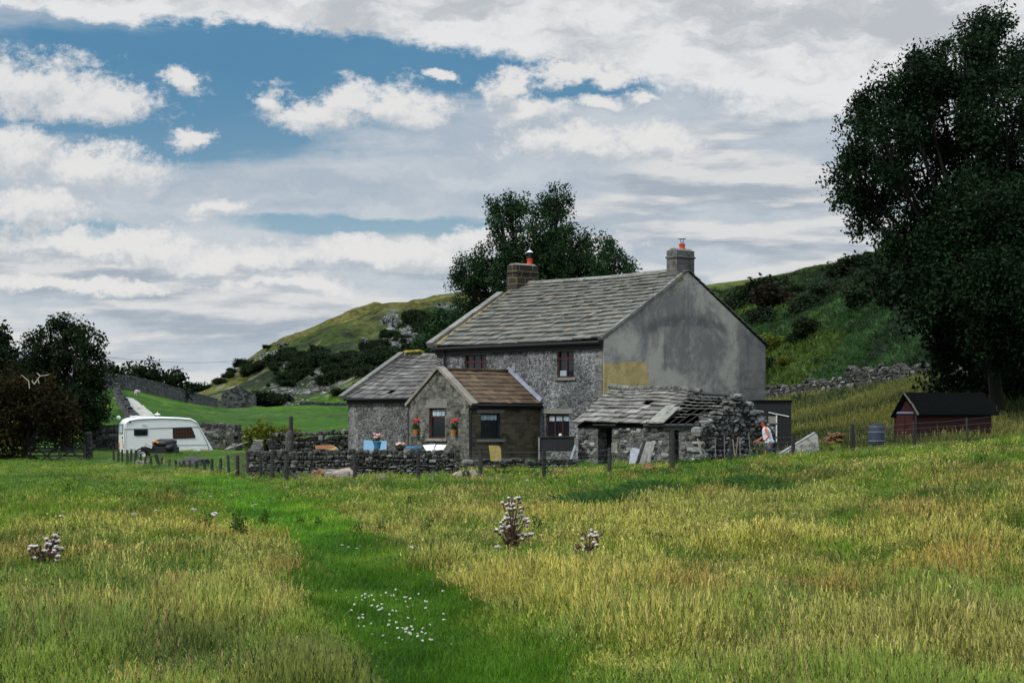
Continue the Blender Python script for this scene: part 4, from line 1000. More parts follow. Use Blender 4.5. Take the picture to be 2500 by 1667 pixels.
far_wall('long curving field wall climbing the skyline beneath the distant trees', [(255, 962, 190), (300, 962, 195), (360, 972, 208), (420, 985, 225), (480, 996, 245), (528, 1002, 275)], 1.35)
far_wall('short field wall running down beside the farm track behind the caravan', [(283, 965, 185), (290, 985, 170), (310, 1005, 155), (345, 1035, 140)], .85)
far_wall('far field wall in shadow at the foot of the hill, left of the annex roof', [(735, 1010, 300), (790, 1006, 310), (850, 1002, 318)], 1.5)
rw = [(1871, 985, 140), (1960, 973, 131), (2010, 967, 126), (2120, 953, 116), (2220, 940, 108), (2317, 926, 103), (2400, 915, 98)]
pts_ = [(X(u, Y), Y) for u, v, Y in rw]
drystone('drystone_wall', 'tumbledown drystone wall climbing the bracken slope between the farmhouse gable and the big tree', pts_, 1.15, .7, .55, .24, simple=False, hf=lambda s: 1.0+.16*math.sin(s*.7)+.12*math.sin(s*1.9)+.35*(20 < s < 27))

# ------------------------------------------------------------------ field barn
b0 = Vector((X(581, 334), 334, 3.6)); barn = thing('field_barn', 'small roofless grey stone barn standing alone at the foot of the hill', 'barn', b0, R(4))
k = 334/F
mb = MB(); prof = [(-40*k, -1), (41*k, -1), (41*k, 38*k), (39*k, 40*k), (24*k, 49*k), (12*k, 55*k), (3*k, 61*k), (-2*k, 64*k), (-8*k, 60*k), (-22*k, 52*k), (-34*k, 44*k), (-40*k, 40*k)]
mb.prism(prof, 0, .7, 'y', .5); mb.build('gable_wall', M_FARDRY, barn)
for xa_, hh_ in ((-40*k, 38*k), (41*k-.6, 37*k)): mb = MB(); mb.box2((xa_, .7, -1), (xa_+.6, 7.5, hh_)); mb.build('side_wall', M_FARDRY, barn)
mb = MB(); mb.prism([(a_, b_*.9) for a_, b_ in prof], 7.5, 8.1, 'y', .5); mb.build('rear_wall', M_FARDRY, barn)
mb = MB()
for i_ in range(60):
    t = random.uniform(-1, 1); z_ = np.interp(abs(t)*40*k, [0, 12*k, 24*k, 40*k], [62*k, 56*k, 49*k, 39*k]); mb.stone((t*40*k, .35, z_), (random.uniform(.2, .5), .6, random.uniform(.12, .3)), jit=.15)
mb.build('coping', M_FARDRY, barn)

# ------------------------------------------------------------------ caravan
CY = 115; CS = CY/F; ca = R(22)
cv = Vector((X(304, CY), CY, CH+(VH-1111)*CS))
caravan = thing('caravan', 'white touring caravan with curtained side window and sloping front, parked on the grass', 'caravan', cv, ca)
cxf = lambda u: (u-304)*CS/math.cos(ca); czf = lambda v: (1111-v)*CS
W_ = 2.15
prof = [(0, .05), (cxf(505), .0), (cxf(508), .32), (cxf(474), czf(1036)), (cxf(468), czf(1028)), (cxf(455), czf(1021)), (cxf(430), czf(1018.5)), (cxf(384), czf(1016.5)), (cxf(345), czf(1017)), (cxf(322), czf(1020)), (cxf(312), czf(1024)), (cxf(306), czf(1032)), (cxf(304), czf(1045)), (cxf(303.5), czf(1075))]
mb = MB(); n_ = len(prof)
rings = []
for yy, inset in ((0, .10), (.05, .03), (.14, 0), (W_-.14, 0), (W_-.05, .03), (W_, .10)):
    cx_, cz_ = 2.5, 1.1; rings.append([(cx_+(a-cx_)*(1-inset/2.8), yy, cz_+(b-cz_)*(1-inset/1.2)) for a, b in prof])
V_ = [p for r_ in rings for p in r_]; Fs = [list(range(n_)), [5*n_+i for i in range(n_)][::-1]]
for j in range(5): Fs += [[j*n_+i, (j+1)*n_+i, (j+1)*n_+(i+1) % n_, j*n_+(i+1) % n_] for i in range(n_)]
mb.add(V_, Fs, .5); body = mb.build('body', M_WHITE, caravan)
def cpatch(name, pix, m, parent=caravan, d=(-.022, .0), y=None):
    mb = MB(); mb.prism([(cxf(u), czf(v)) for u, v in pix], d[0], d[1], 'y', .5); return mb.build(name, m, parent)
q = lambda x, y: (200+x/5.2275, 900+y/5.2275)
wn = cpatch('window', [q(655, 775), q(818, 772), q(818, 842), q(805, 852), q(665, 855), q(655, 845)], M_BLACK, d=(-.03, 0)); cpatch('pane', [q(664, 783), q(810, 781), q(810, 838), q(803, 844), q(670, 846), q(664, 840)], M_GLASS, wn, (-.036, -.031))
wn = cpatch('window', [q(1115, 756), q(1342, 748), q(1390, 870), q(1380, 886), q(1130, 895), q(1118, 885)], M_BLACK, d=(-.03, 0)); cpatch('pane', [q(1128, 768), q(1330, 762), q(1376, 866), q(1370, 876), q(1138, 884), q(1130, 876)], M_CGLASS, wn, (-.036, -.031))
cpatch('stripe', [q(1205, 1040), q(1545, 1030), q(1550, 1092), q(1205, 1100)], M_BEIGE, d=(-.016, 0)); 
lk = cpatch('locker_door', [q(1355, 1014), q(1455, 1012), q(1458, 1088), q(1358, 1090)], M_WHITED, d=(-.024, 0)); cpatch('panel', [q(1366, 1024), q(1446, 1022), q(1448, 1078), q(1368, 1080)], M_WHITE, lk, (-.029, -.0245))
cpatch('battery_door', [q(590, 1012), q(662, 1012), q(662, 1100), q(590, 1102)], M_WHITED, d=(-.024, 0))
cpatch('vent', [q(755, 705), q(800, 705), q(800, 727), q(755, 727)], M_WHITED, d=(-.026, 0)); cpatch('light', [q(600, 668), q(620, 668), q(620, 685), q(600, 685)], M_BLACK, d=(-.05, 0))
cpatch('trim_rail', [q(548, 766), q(1120, 748), q(1440, 736), q(1440, 742), q(1120, 755), q(548, 773)], M_TIN, d=(-.020, 0)); cpatch('lower_rail', [q(900, 978), q(1530, 972), q(1530, 976), q(900, 982)], M_TIN, d=(-.018, 0))
mb = MB(); mb.tube([(cxf(q(x_, y_)[0]), -.02, czf(q(x_, y_)[1])) for x_, y_ in ((545, 1090), (543, 760), (560, 700), (600, 668), (700, 650), (960, 634), (1180, 638), (1330, 650), (1400, 690), (1440, 760), (1530, 950), (1556, 1040), (1535, 1095))], .022, 6); mb.build('edge_trim', M_TIN, caravan)
mb = MB(); mb.box2((-.03, .45, 1.33), (0, 1.7, 1.92)); rwn = mb.build('rear_window', M_BLACK, caravan); mb = MB(); mb.box2((-.036, .52, 1.38), (-.031, 1.63, 1.87)); mb.build('pane', M_CURTAIN, rwn)
for ya_ in (.3, 1.65): mb = MB(); mb.box2((-.03, ya_, .45), (.0, ya_+.2, .75)); mb.build('rear_light', M_REDPOT, caravan)
mb = MB(); mb.box2((-.02, .5, 1.0), (0, .8, 1.15)); mb.box2((-.02, .55, .78), (0, .7, .92)); mb.build('plate', M_BLACK, caravan)
mb = MB(); mb.lathe([(.02, 0), (.02, .12), (.18, .14), (.20, .17), (.06, .22), (.01, .26)], (cxf(384), .8, czf(1017.5))); mb.tube([(cxf(384), .8, 2.6), (cxf(384), .8, 2.75)], .01, 5); mb.build('aerial', M_WHITE, caravan)
mb = MB(); mb.box2((cxf(324), .6, 2.35), (cxf(345), 1.3, 2.46)); mb.build('roof_vent', M_WHITED, caravan, bevel=.03)
mb = MB(); mb.stone((-.08, 1.6, 2.34), (.26, .26, .26), pw=1, jit=.01); mb.build('rear_lamp', M_WHITED, caravan, smooth=True)
mb = MB(); mb.tube([(cxf(506), .7, .12), (cxf(530), 1.05, .12)], .04, 6); mb.tube([(cxf(506), 1.5, .12), (cxf(530), 1.1, .12)], .04, 6); mb.tube([(cxf(528), 1.08, -.2), (cxf(528), 1.08, .4)], .035, 6); mb.box2((cxf(522), 1.0, .1), (cxf(534), 1.2, .24)); mb.build('drawbar', M_DARKW, caravan)
def wheel(parent, c, r, w=.18, axis=1):
    mb = MB(); N_ = 28
    def ring(pr, mi, mb_):
        V_ = []; 
        for rr, yy in pr:
            for k in range(N_): t = 2*math.pi*k/N_; V_.append((c[0]+rr*math.cos(t), c[1]+yy, c[2]+rr*math.sin(t)))
        Fs = [[i*N_+k, i*N_+(k+1) % N_, (i+1)*N_+(k+1) % N_, (i+1)*N_+k] for i in range(len(pr)-1) for k in range(N_)]
        mb_.add(V_, Fs, .5, mi)
    ring([(r*.66, -w/2+.02), (r*.7, -w/2), (r*.95, -w/2), (r, -w/2+.03), (r, w/2-.03), (r*.95, w/2), (r*.66, w/2)], 0, mb)
    wh = mb.build('wheel', M_RUBBER, parent); mb = MB(); ring([(r*.70, -w/2+.005), (r*.66, -w/2-.005), (r*.5, -w/2+.02), (r*.48, -w/2+.06), (.01, -w/2+.05)], 0, mb); mb.build('rim', M_WHITED, wh); return wh
wheel(caravan, (2.2, .15, .28-.32), .30); wheel(caravan, (2.2, W_-.15, .28-.32), .30)

# small loaded trailer in front of the caravan
TY = 108; ts = TY/F; tz = lambda v: (1122-v)*ts; tx = lambda u: (u-347)*ts
tr = thing('utility_trailer', 'small dark trailer with white-rimmed wheel, loaded with black bags in front of the caravan', 'trailer', (X(347, TY), TY, CH+(VH-1122)*ts), R(4))
mb = MB(); mb.box2((-.1, .15, .38), (tx(431), 1.3, .75), jit=.01); mb.build('box_body', M_DARKW, tr, bevel=.02)
mb = MB(); pr_ = [(.44*math.cos(t), .27+.42*math.sin(t)) for t in np.linspace(-.1, math.pi+.3, 14)]; pr2 = [(.36*math.cos(t), .27+.34*math.sin(t)) for t in np.linspace(-.1, math.pi+.3, 14)][::-1]
mb.prism(pr_+pr2, -.05, .22, 'y'); mb.build('mudguard', M_BLACK, tr)
wheel(tr, (0, .02, .27), .29, .16); wheel(tr, (0, 1.35, .27), .29, .16)
mb = MB(); mb.tube([(tx(422), .15, .6), (tx(422), .15, tz(1074))], .025, 6); mb.tube([(tx(429), .15, .2), (tx(429), .15, tz(1080))], .025, 6); mb.tube([(tx(422), .15, tz(1078)), (tx(429), .15, tz(1082))], .02, 6); mb.tube([(tx(431), .7, .4), (tx(446), .7, .35)], .03, 6); mb.build('rear_frame', M_DARKW, tr)
def lump(c, s, mb, jit=.08): mb.stone(c, s, pw=.9, jit=jit)
mb = MB(); lump((tx(400), .7, .92), (1.3, .9, .62), mb, .16); lump((tx(412), .6, .70), (.8, .9, .6), mb, .12); lump((tx(375), .75, .80), (.6, .7, .36), mb); bb = mb.build('bag', M_BLACK, None, smooth=True)
bb.location = tr.location; tag(bb, 'heap of black plastic bags piled on the small trailer', 'bags')
mb = MB(); lump((0, 0, 0), (.34, .3, .16), mb); lump((.2, .0, -.04), (.3, .2, .12), mb); o = mb.build('cloth', M_ORPOT, None, smooth=True, loc=tr.location+Vector((tx(374), .45, 1.03))); tag(o, 'crumpled orange cloth on top of the trailer load', 'cloth')
mb = MB(); mb.box((0, 0, 0), (.42, .04, .22), Matrix.Rotation(.3, 3, 'Y'), jit=.03); o = mb.build('sheet', M_WHITED, None, loc=tr.location+Vector((tx(362), .1, .82))); tag(o, 'small white panel leaning on the trailer wheel arch', 'panel')

# ------------------------------------------------------------------ track
def ribbon(name, pix, wid, m, lift=.03, label=None):
    pts = [hit(u, v) for u, v in pix]; mb = MB(); P_ = []
    for a, b in zip(pts[:-1], pts[1:]):
        for k in range(6): P_.append(a+(b-a)*k/6)
    P_.append(pts[-1]); V_ = []
    for i, p in enumerate(P_):
        t = (P_[min(i+1, len(P_)-1)]-P_[max(i-1, 0)]); t.z = 0; t.normalize(); nn = Vector((-t.y, t.x, 0))
        for sg in (-1, -.33, .33, 1): q_ = p+nn*sg*wid/2; V_.append((q_.x, q_.y, gz(q_.x, q_.y)+lift))
    Fs = [[i*4+j, i*4+j+1, (i+1)*4+j+1, (i+1)*4+j] for i in range(len(P_)-1) for j in range(3)]
    mb.add(V_, Fs); o = mb.build(name, m); o['kind'] = 'structure'; return o
M_TRACK = m_simple('stony_track', (.27, .27, .24), .95, .3, 3, .3, dirt=(.12, .14, .06), dscale=1.2)
ribbon('path', [(287, 973), (302, 982), (322, 1000), (340, 1022)], 1.0, M_TRACK)
ribbon('path', [(312, 971), (326, 980), (348, 1000), (366, 1022)], 1.0, M_TRACK)

# ------------------------------------------------------------------ fences
def fence(label, posts, wires, thick=.10, m=M_POST, wire_r=.0032, lean=None, extra=None):
    """posts: (u, v_top, v_bottom, Y)"""
    o0 = Vector((X(posts[0][0], posts[0][3]), posts[0][3], 0)); root = thing('wire_fence', label, 'fence', o0)
    tops = []
    for i, p in enumerate(posts):
        u, vt, vb, Y = p[:4]; du = p[4] if len(p) > 4 else random.uniform(-2, 2); k = p[5] if len(p) > 5 else 1
        zt = CH+(VH-vt)*Y/F; x = X(u, Y); zb = gz(x, Y)-.3; t = thick*k*random.uniform(.85, 1.15)
        top = Vector((X(u, Y), Y, zt))-o0; bot = Vector((X(u+du, Y), Y+random.uniform(-.05, .05), zb))-o0
        mb = MB(); n_ = 7; mb.tube([bot, bot.lerp(top, .5)+Vector((random.uniform(-.01, .01), 0, 0)), top], [t*.56, t*.53, t*.48], n_)
        mb.build('post', m, root, bevel=.006); tops.append((top, bot))
    mb = MB()
    for f in wires:
        pts = []
        for i in range(len(tops)-1):
            a = tops[i][1].lerp(tops[i][0], f)+Vector((0, -.06, 0)); b = tops[i+1][1].lerp(tops[i+1][0], f)+Vector((0, -.06, 0))
            if not pts: pts.append(a)
            pts.append((a+b)/2-Vector((0, 0, random.uniform(.005, .03)))); pts.append(b)
        mb.tube(pts, wire_r, 4)
    mb.build('wire', M_WIRE, root); return root, o0
q7 = [(405, 995), (468, 1020), (515, 1030), (578, 1035), (632, 1030), (690, 1040), (748, 1080), (812, 1120), (878, 1135), (1020, 1140), (1120, 1158), (1200, 1168), (1295, 1172), (1375, 1168), (1462, 1176), (1572, 1168), (1662, 1150), (1772, 1142), (1862, 1098), (1985, 1108)]
pk = []
for i, (x_, y_) in enumerate(q7):
    t = i/(len(q7)-1); Y = 100-34*t**.9; u = 200+x_/5.2275; v = 900+y_/5.2275; pk.append((u, v, v+30, Y, random.uniform(-3, 3), .95))
f1, o1 = fence('crooked picket of dark posts and wire in front of the caravan', pk, (.62, .80, .93), .13)
mb = MB(); Y = 82; mb.tube([Vector((X(396, Y), Y, gz(X(396, Y), Y)-.2))-o1, Vector((X(380, Y), Y, CH+(VH-1109)*Y/F))-o1], [.10, .08], 7); mb.build('post', M_POST, f1)
q8 = lambda x, y: (550+x/6.2714, 950+y/6.2714)
pf = [(q8(190, 0)[0], q8(0, 1015)[1], 0, 66), (q8(345, 0)[0], q8(0, 948)[1], 0, 63, 2, 1.3), (q8(540, 0)[0], q8(0, 985)[1], 0, 61), (q8(722, 0)[0], q8(0, 975)[1], 0, 58.5, 0, 1.4), (q8(942, 0)[0], q8(0, 985)[1], 0, 57, -1, 1.7),
      (q8(1980, 0)[0], q8(0, 985)[1], 0, 56.5, 1, 1.15), (1022, 1101, 0, 57, 0, 1.1), (1172.8, 1097, 0, 57, 0, 1.2), (1328, 1098, 0, 57.5, 0, 1.3), (1488, 1092, 0, 57.5, 0, 1.2), (1641, 1050, 0, 58, 1, 1.3), (1784, 1068, 0, 59, 0, 1.0), (1936, 1062, 0, 60.5, 0, 1.1), (2081, 1036, 0, 62, 0, 1.3), (2232, 1028, 0, 63, 0, 1.0), (2360, 1018, 0, 64, 0, .6), (2520, 1000, 0, 65, 0, 1.)]
f2, o2 = fence('post and wire field fence running across the front of the farmyard', pf, (.52, .68, .82, .95), .105)
mb = MB(); a = Vector((X(706, 57.2), 57.2, CH+(VH-1152)*57.2/F))-o2; b = Vector((X(762, 55.5), 55.5, -.1))-o2; mb.tube([a, b], .055, 6); mb.build('brace', M_POST, f2)
# wire mesh panel between the posts by the porch
mb = MB(); xa, xb, Y = X(1134, 57), X(1172, 57), 57.0; za, zb_ = CH+(VH-1150)*Y/F, CH+(VH-1110)*Y/F
for t in np.linspace(0, 1, 9): mb.tube([Vector((xa+(xb-xa)*t, Y, za))-o2, Vector((xa+(xb-xa)*t, Y, zb_))-o2], .003, 4)
for t in np.linspace(0, 1, 9): mb.tube([Vector((xa, Y, za+(zb_-za)*t))-o2, Vector((xb, Y, za+(zb_-za)*t))-o2], .003, 4)
mb.build('mesh_panel', M_WIRE, f2)

# ------------------------------------------------------------------ gates
def gate(label, u0, u1, Y, v0, v1, bars, m, xbr, rz=0, name='field_gate'):
    x0, x1 = X(u0, Y), X(u1, Y); zt, zb = CH+(VH-v0)*Y/F, CH+(VH-v1)*Y/F; Lg = x1-x0; H_ = zt-zb
    g = thing(name, label, 'gate', (x0, Y, zb), rz)
    for i in range(bars):
        mb = MB(); z = H_*(i/(bars-1))**.85; mb.box2((0, -.03, z-.045), (Lg, .03, z+.045), jit=.005); mb.build('rail', m, g)
    mb = MB(); mb.box2((-.05, -.05, -.05), (.06, .04, H_+.08)); mb.box2((Lg-.06, -.05, -.05), (Lg+.05, .04, H_+.08)); mb.build('stile', m, g)
    for (a, b, c_, d_) in xbr:
        mb = MB(); mb.tube([(a*Lg, -.05, b*H_), (c_*Lg, -.05, d_*H_)], .045, 4); mb.build('brace', m, g)
    return g
gate('dark five-barred wooden gate half hidden in grass under the left-hand trees', 74, 207, 104, 1086, 1124, 5, M_DARKW, [(.05, 1, .42, 0), (.42, 0, .98, 1), (.2, 0, .55, 1), (.58, 1, .95, .1)])
gate('small dark wooden gate between the broken wall end and the green bush', 583, 624, 112, 1052, 1091, 5, M_DARKW, [(.02, 0, .95, 1)])
mb = MB(); mb.lathe([(.28, -.3), (.27, 1.0), (.25, 1.48), (.17, 1.58), (.03, 1.6)], n_=12); Y = 105
o = mb.build('gatepost', M_DRY, None, loc=(X(215, Y), Y, gz(X(215, Y), Y))); tag(o, 'round-topped stone gatepost at the right end of the five-barred gate', 'gatepost')
mb = MB(); mb.tube([(0, 0, -.4), (.05, 0, 2.2)], [.13, .10], 8); Y = 92; u, v = 710, 1016
o = mb.build('wooden_post', M_POST, None, loc=(X(708, Y), Y, CH+(VH-1016)*Y/F-2.2)); tag(o, 'tall leaning weathered post behind the stone wall by the green bush', 'post')
mb = MB(); mb.lathe([(.22, -.3), (.20, .9), (.19, 1.15), (.13, 1.30), (.03, 1.33)], n_=9); Y = 91
o = mb.build('gatepost', M_DRY, None, loc=(X(706, Y), Y, gz(X(706, Y), Y)+.05)); tag(o, 'dark squat stone gatepost at the end of the grey wall beside the green bush', 'gatepost')
mb = MB(); mb.tube([(-1.2, 0, -.1), (1.15, .2, .72)], .06, 6); mb.tube([(-1.15, 0, -.1), (-.9, .25, .1)], .05, 6); o = mb.build('pole', M_WOODG, None, loc=P(605, 1094, 95)); tag(o, 'weathered pole lying slantwise against the left end of the garden wall', 'pole')
# power line with its two poles out of the way at the sides
pw = thing('power_line', 'thin overhead power line sagging across the sky above the left trees', 'power line', (X(60, 330), 330, 0))
def PL(u, v, Y): return P(u, v, Y)-Vector(pw.location)
mb = MB(); pts = [PL(-60, 820, 330)+(PL(720, 866, 520)-PL(-60, 820, 330))*t-Vector((0, 0, 3.4*math.sin(math.pi*t))) for t in np.linspace(0, 1, 20)]; mb.tube(pts, .035, 4); mb.build('cable', M_GUTTER, pw)
mb = MB(); p_ = PL(-60, 818, 330); mb.tube([(p_.x, p_.y, 4), tuple(p_)], .14, 8); mb.box((p_.x, p_.y, p_.z-.1), (.1, 1.8, .12)); mb.build('pole', M_POST, pw)
mb = MB(); p_ = PL(720, 864, 520); mb.tube([(p_.x, p_.y, p_.z-9), tuple(p_)], .14, 8); mb.build('pole', M_POST, pw)
mb = MB(); p_ = Vector((X(500, 440), 440, 0)); zt = CH+(VH-930)*440/F; mb.tube([(0, 0, 0), (0, 0, zt-8)], .13, 6); mb.box((0, 0, zt-8.4), (1.6, .1, .12)); o = mb.build('pole', M_POST, None, loc=(p_.x, p_.y, 8)); tag(o, 'tiny pole on the skyline at the left foot of the hill', 'utility pole')

# ------------------------------------------------------------------ red shed, barrel, black shed
SY = 75; s_ = SY/F
shx = lambda u, Y=SY: X(u, Y)
sz = lambda v: CH+(VH-v)*s_
base = Vector((X(2183, SY), SY, sz(1082)-.1)); shed = thing('wooden_shed', 'dark red timber shed with a black felt roof and pale bargeboard under the big tree', 'shed', base, R(18))
gw, sl_ = 54*s_/math.cos(R(18))*1.05, 190*s_/math.cos(R(0)); 
# gable end faces front-left: x across gable, then the long side runs to the right and back
shed.rotation_euler[2] = R(0)
gz0 = 0.; ez = (1082-1000)*s_; az_ = (1082-955)*s_
gp = [(0, 0), (52*s_, 0), (52*s_, ez+.05), (22*s_, az_-.08), (0, ez+.05)]
gd = 3.0; dirx, diry = math.cos(R(14)), math.sin(R(14))
LS = 3.5
def sh_pt(a, d, z): return (a+d*dirx, d*diry, z)
def sh_prism(mb, prof, d0, d1, mi=0):
    n_ = len(prof); v = [sh_pt(a, d0, z) for a, z in prof]+[sh_pt(a, d1, z) for a, z in prof]
    mb.add(v, [list(range(n_)), list(range(2*n_-1, n_-1, -1))]+[[i, (i+1) % n_, (i+1) % n_+n_, i+n_] for i in range(n_)], None, mi)
# the gable is seen square on, the body runs back to the right
V0 = [(0, 0, 0), (52*s_, 0, 0)]
mb = MB(); mb.add([(0, 0, -.3), (52*s_, 0, -.3), (52*s_, 0, ez), (22*s_, 0, az_-.10), (0, 0, ez-.05)], [[0, 1, 2, 3, 4]]); 
bk = lambda p: (p[0]+LS, p[1]+1.6, p[2])
g_ = [(0, 0, -.3), (52*s_, 0, -.3), (52*s_, 0, ez), (22*s_, 0, az_-.10), (0, 0, ez-.05)]; b_ = [bk(p) for p in g_]
mb.add(g_+b_, [[1, 6, 7, 2], [0, 4, 9, 5], [5, 9, 8, 7, 6]]); mb.build('wall', M_REDSHED, shed)
mb = MB()
for (p0, p1) in (((22*s_, az_), (58*s_, ez-.12)), ((22*s_, az_), (-10*s_, ez-.22))):
    v = []
    for (a, z) in (p0, p1):
        for off in (-.10, 3.7):
            for tt in (0, .06): v.append((a+max(0, off) if off > 0 else a-.0, off*.43 if off > 0 else -.12, z+tt))
    mb.add(v, [[0, 1, 3, 2], [4, 6, 7, 5], [0, 4, 5, 1], [2, 3, 7, 6], [1, 5, 7, 3], [0, 2, 6, 4]])
mb.build('roof', M_ROOFD, shed)
mb = MB(); mb.tube([(22*s_, -.14, az_+.02), (40*s_, -.14, (1082-979)*s_)], .035, 4); mb.tube([(40.5*s_, -.14, (1082-978)*s_), (57*s_, -.14, ez-.10)], .038, 4); mb.build('bargeboard', M_COPEB, shed)
mb = MB(); mb.box2((2*s_, -.05, ez-.06), (46*s_, -.005, ez+.02)); mb.build('tie_board', M_LEAD, shed)
mb = MB(); mb.box2((6*s_, -.04, -.2), (25*s_, -.003, ez-.12)); mb.box2((26*s_, -.04, -.2), (45*s_, -.003, ez-.12)); dr = mb.build('door', M_REDSHED, shed); mb = MB(); mb.box2((28*s_, -.07, .75), (30*s_, -.042, .9)); mb.build('handle', M_GUTTER, dr)
mb = MB(); mb.box2((51*s_, -.05, -.3), (54*s_, .03, ez-.02)); mb.build('corner_post', M_DARKW, shed)
Y = 68; bc = Vector((X(2140, Y), Y, CH+(VH-1086)*Y/F)); h_ = 50*Y/F; r_ = 20*Y/F
br_ = thing('water_barrel', 'blue-grey plastic water barrel with hoops standing in grass left of the red shed', 'barrel', bc)
mb = MB(); mb.lathe([(r_*.86, 0), (r_*.93, .04), (r_*.97, h_*.18), (r_*1.0, h_*.2), (r_*.98, h_*.24), (r_, h_*.5), (r_*.99, h_*.58), (r_*1.03, h_*.62), (r_*1.0, h_*.66), (r_*.98, h_*.85), (r_*.90, h_*.95), (r_*.82, h_*.96)], n_=28); mb.build('drum', M_BARREL, br_)
mb = MB(); mb.lathe([(r_*.88, h_*.955), (r_*.88, h_*1.0), (r_*.5, h_*1.01), (.02, h_*1.01)], n_=28); mb.tube([(-.12, 0, h_*1.02), (-.05, 0, h_*1.06), (.05, 0, h_*1.06), (.12, 0, h_*1.02)], .015, 5); mb.build('lid', M_BARREL, br_)
mb = MB()
for zz in (.2, .62): mb.lathe([(r_*1.01, h_*zz-.012), (r_*1.045, h_*zz), (r_*1.01, h_*zz+.012)], n_=28)
mb.build('hoop', M_TIN, br_)
# black trailer-like shed behind the ruin
Y = 73.5; k_ = Y/F; bs = thing('black_shed', 'black boarded shed with a white-framed corner, half hidden behind the rubble gable', 'shed', (X(1846, Y), Y, CH+(VH-1078)*k_-.2))
mb = MB(); mb.box2((0, 0, -.2), (86*k_, 2.2, 97*k_+.2)); mb.build('wall', M_BLACK, bs); mb = MB(); mb.box2((-.05, -.05, 97*k_+.2), (88*k_, 2.3, 98.5*k_+.25)); mb.build('roof', M_ROOFD, bs)
mb = MB(); mb.tube([(30*k_, -.03, (1078-1007)*k_+.2), (80*k_, -.03, (1078-1017)*k_+.2)], .022, 4); mb.box2((48*k_, -.03, .2), (51*k_, -.004, (1078-1013)*k_+.2)); mb.build('frame', M_WHITED, bs)
mb = MB(); mb.box2((30*k_, -.02, .2), (48*k_, -.004, (1078-1016)*k_+.2)); mb.build('panel', M_COPEB, bs)
# ------------------------------------------------------------------ foliage
def leaf_cloud(centers, radii, per, size, rs, droop=.25, flat=1., rn=None):
    """leaf sprays around many small centres; returns quads and their random tint"""
    n_ = len(centers)*per; c = np.repeat(centers, per, 0); r = np.repeat(radii, per)
    d = rs.normal(size=(n_, 3)); d /= np.linalg.norm(d, axis=1)[:, None]; d *= (rs.random(n_)**.45)[:, None]
    d[:, 2] *= flat; p = c+d*r[:, None]
    a = rs.normal(size=(n_, 3)); a[:, 2] -= droop; a /= np.linalg.norm(a, axis=1)[:, None]
    b = np.cross(a, rs.normal(size=(n_, 3))); b /= np.linalg.norm(b, axis=1)[:, None]
    s = size*(.6+.8*rs.random(n_))[:, None]
    V = np.stack([p, p+a*s*.5+b*s*.26, p+a*s, p+a*s*.5-b*s*.26], 1).reshape(-1, 3)
    ct = rs.random(len(centers)) if rn is None else rn
    t = np.clip(np.repeat(ct, per)*.6+rs.random(n_)*.4, 0, 1)
    return V, t
def blob_centers(blobs, cs, rs, fill=.5, dens=1.):
    C_, R_ = [], []
    for (c, r, sq) in blobs:
        n_ = max(5, int(dens*(r/cs)**2*5.2)); d = rs.normal(size=(n_, 3)); d /= np.linalg.norm(d, axis=1)[:, None]
        rad = (fill+(1.04-fill)*rs.random(n_)**.6)*r*(1+.18*np.sin(d[:, 0]*7+c[0])*np.sin(d[:, 2]*6+c[1]))
        d = d*rad[:, None]; d[:, 2] *= sq; C_.append(np.array(c)+d); R_.append(cs*(.55+.75*rs.random(n_)))
    return np.concatenate(C_), np.concatenate(R_)
def tree(name, label, cat, base, blobs, leaf_m, cs=.7, per=55, size=.2, tr=.3, seed=1, dens=1., group=None, fill=.5, fork=.35, limbs=True, bark=M_BARK, droop=.25):
    rs = np.random.RandomState(seed); base = Vector(base); root = thing(name, label, cat, base, 0, group)
    bl = [((Vector(c)-base)[:], r, sq) for c, r, sq in blobs]
    cc, rr = blob_centers(bl, cs, rs, fill, dens); V, t = leaf_cloud(cc, rr, per, size, rs, droop)
    np_mesh('crown', V, 4, t, leaf_m, root)
    if limbs:
        mb = MB(); top = Vector(np.mean([b[0] for b in bl], 0)); fk = Vector((top.x*.25, top.y*.25, top.z*fork))
        mb.tube([(0, 0, -.5), (0, 0, 0), fk*.5, fk], [tr*1.5, tr*1.2, tr, tr*.85], 9)
        for (c, r, sq) in bl:
            c = Vector(c); mid = fk.lerp(c, .5)+Vector((rs.uniform(-.4, .4), rs.uniform(-.4, .4), rs.uniform(0, .5)))*r*.3
            mb.tube([fk*.9, mid, c], [tr*.55, tr*.34, tr*.16], 6)
            for k in range(7):
                d = Vector(rs.normal(size=3)); d.normalize(); d.z = abs(d.z)*.6; e = c+d*r*.92; mb.tube([mid.lerp(c, rs.uniform(.4, 1)), (c+e)/2+Vector(rs.normal(size=3))*.12*r, e], [tr*.17, tr*.09, tr*.03], 4)
        mb.build('trunk', bark, root, smooth=True)
    return root
def B3(u, v, rpx, Y, dy=0, sq=1.): return ((X(u, Y+dy), Y+dy, CH+(VH-v)*(Y+dy)/F), rpx*Y/F, sq)
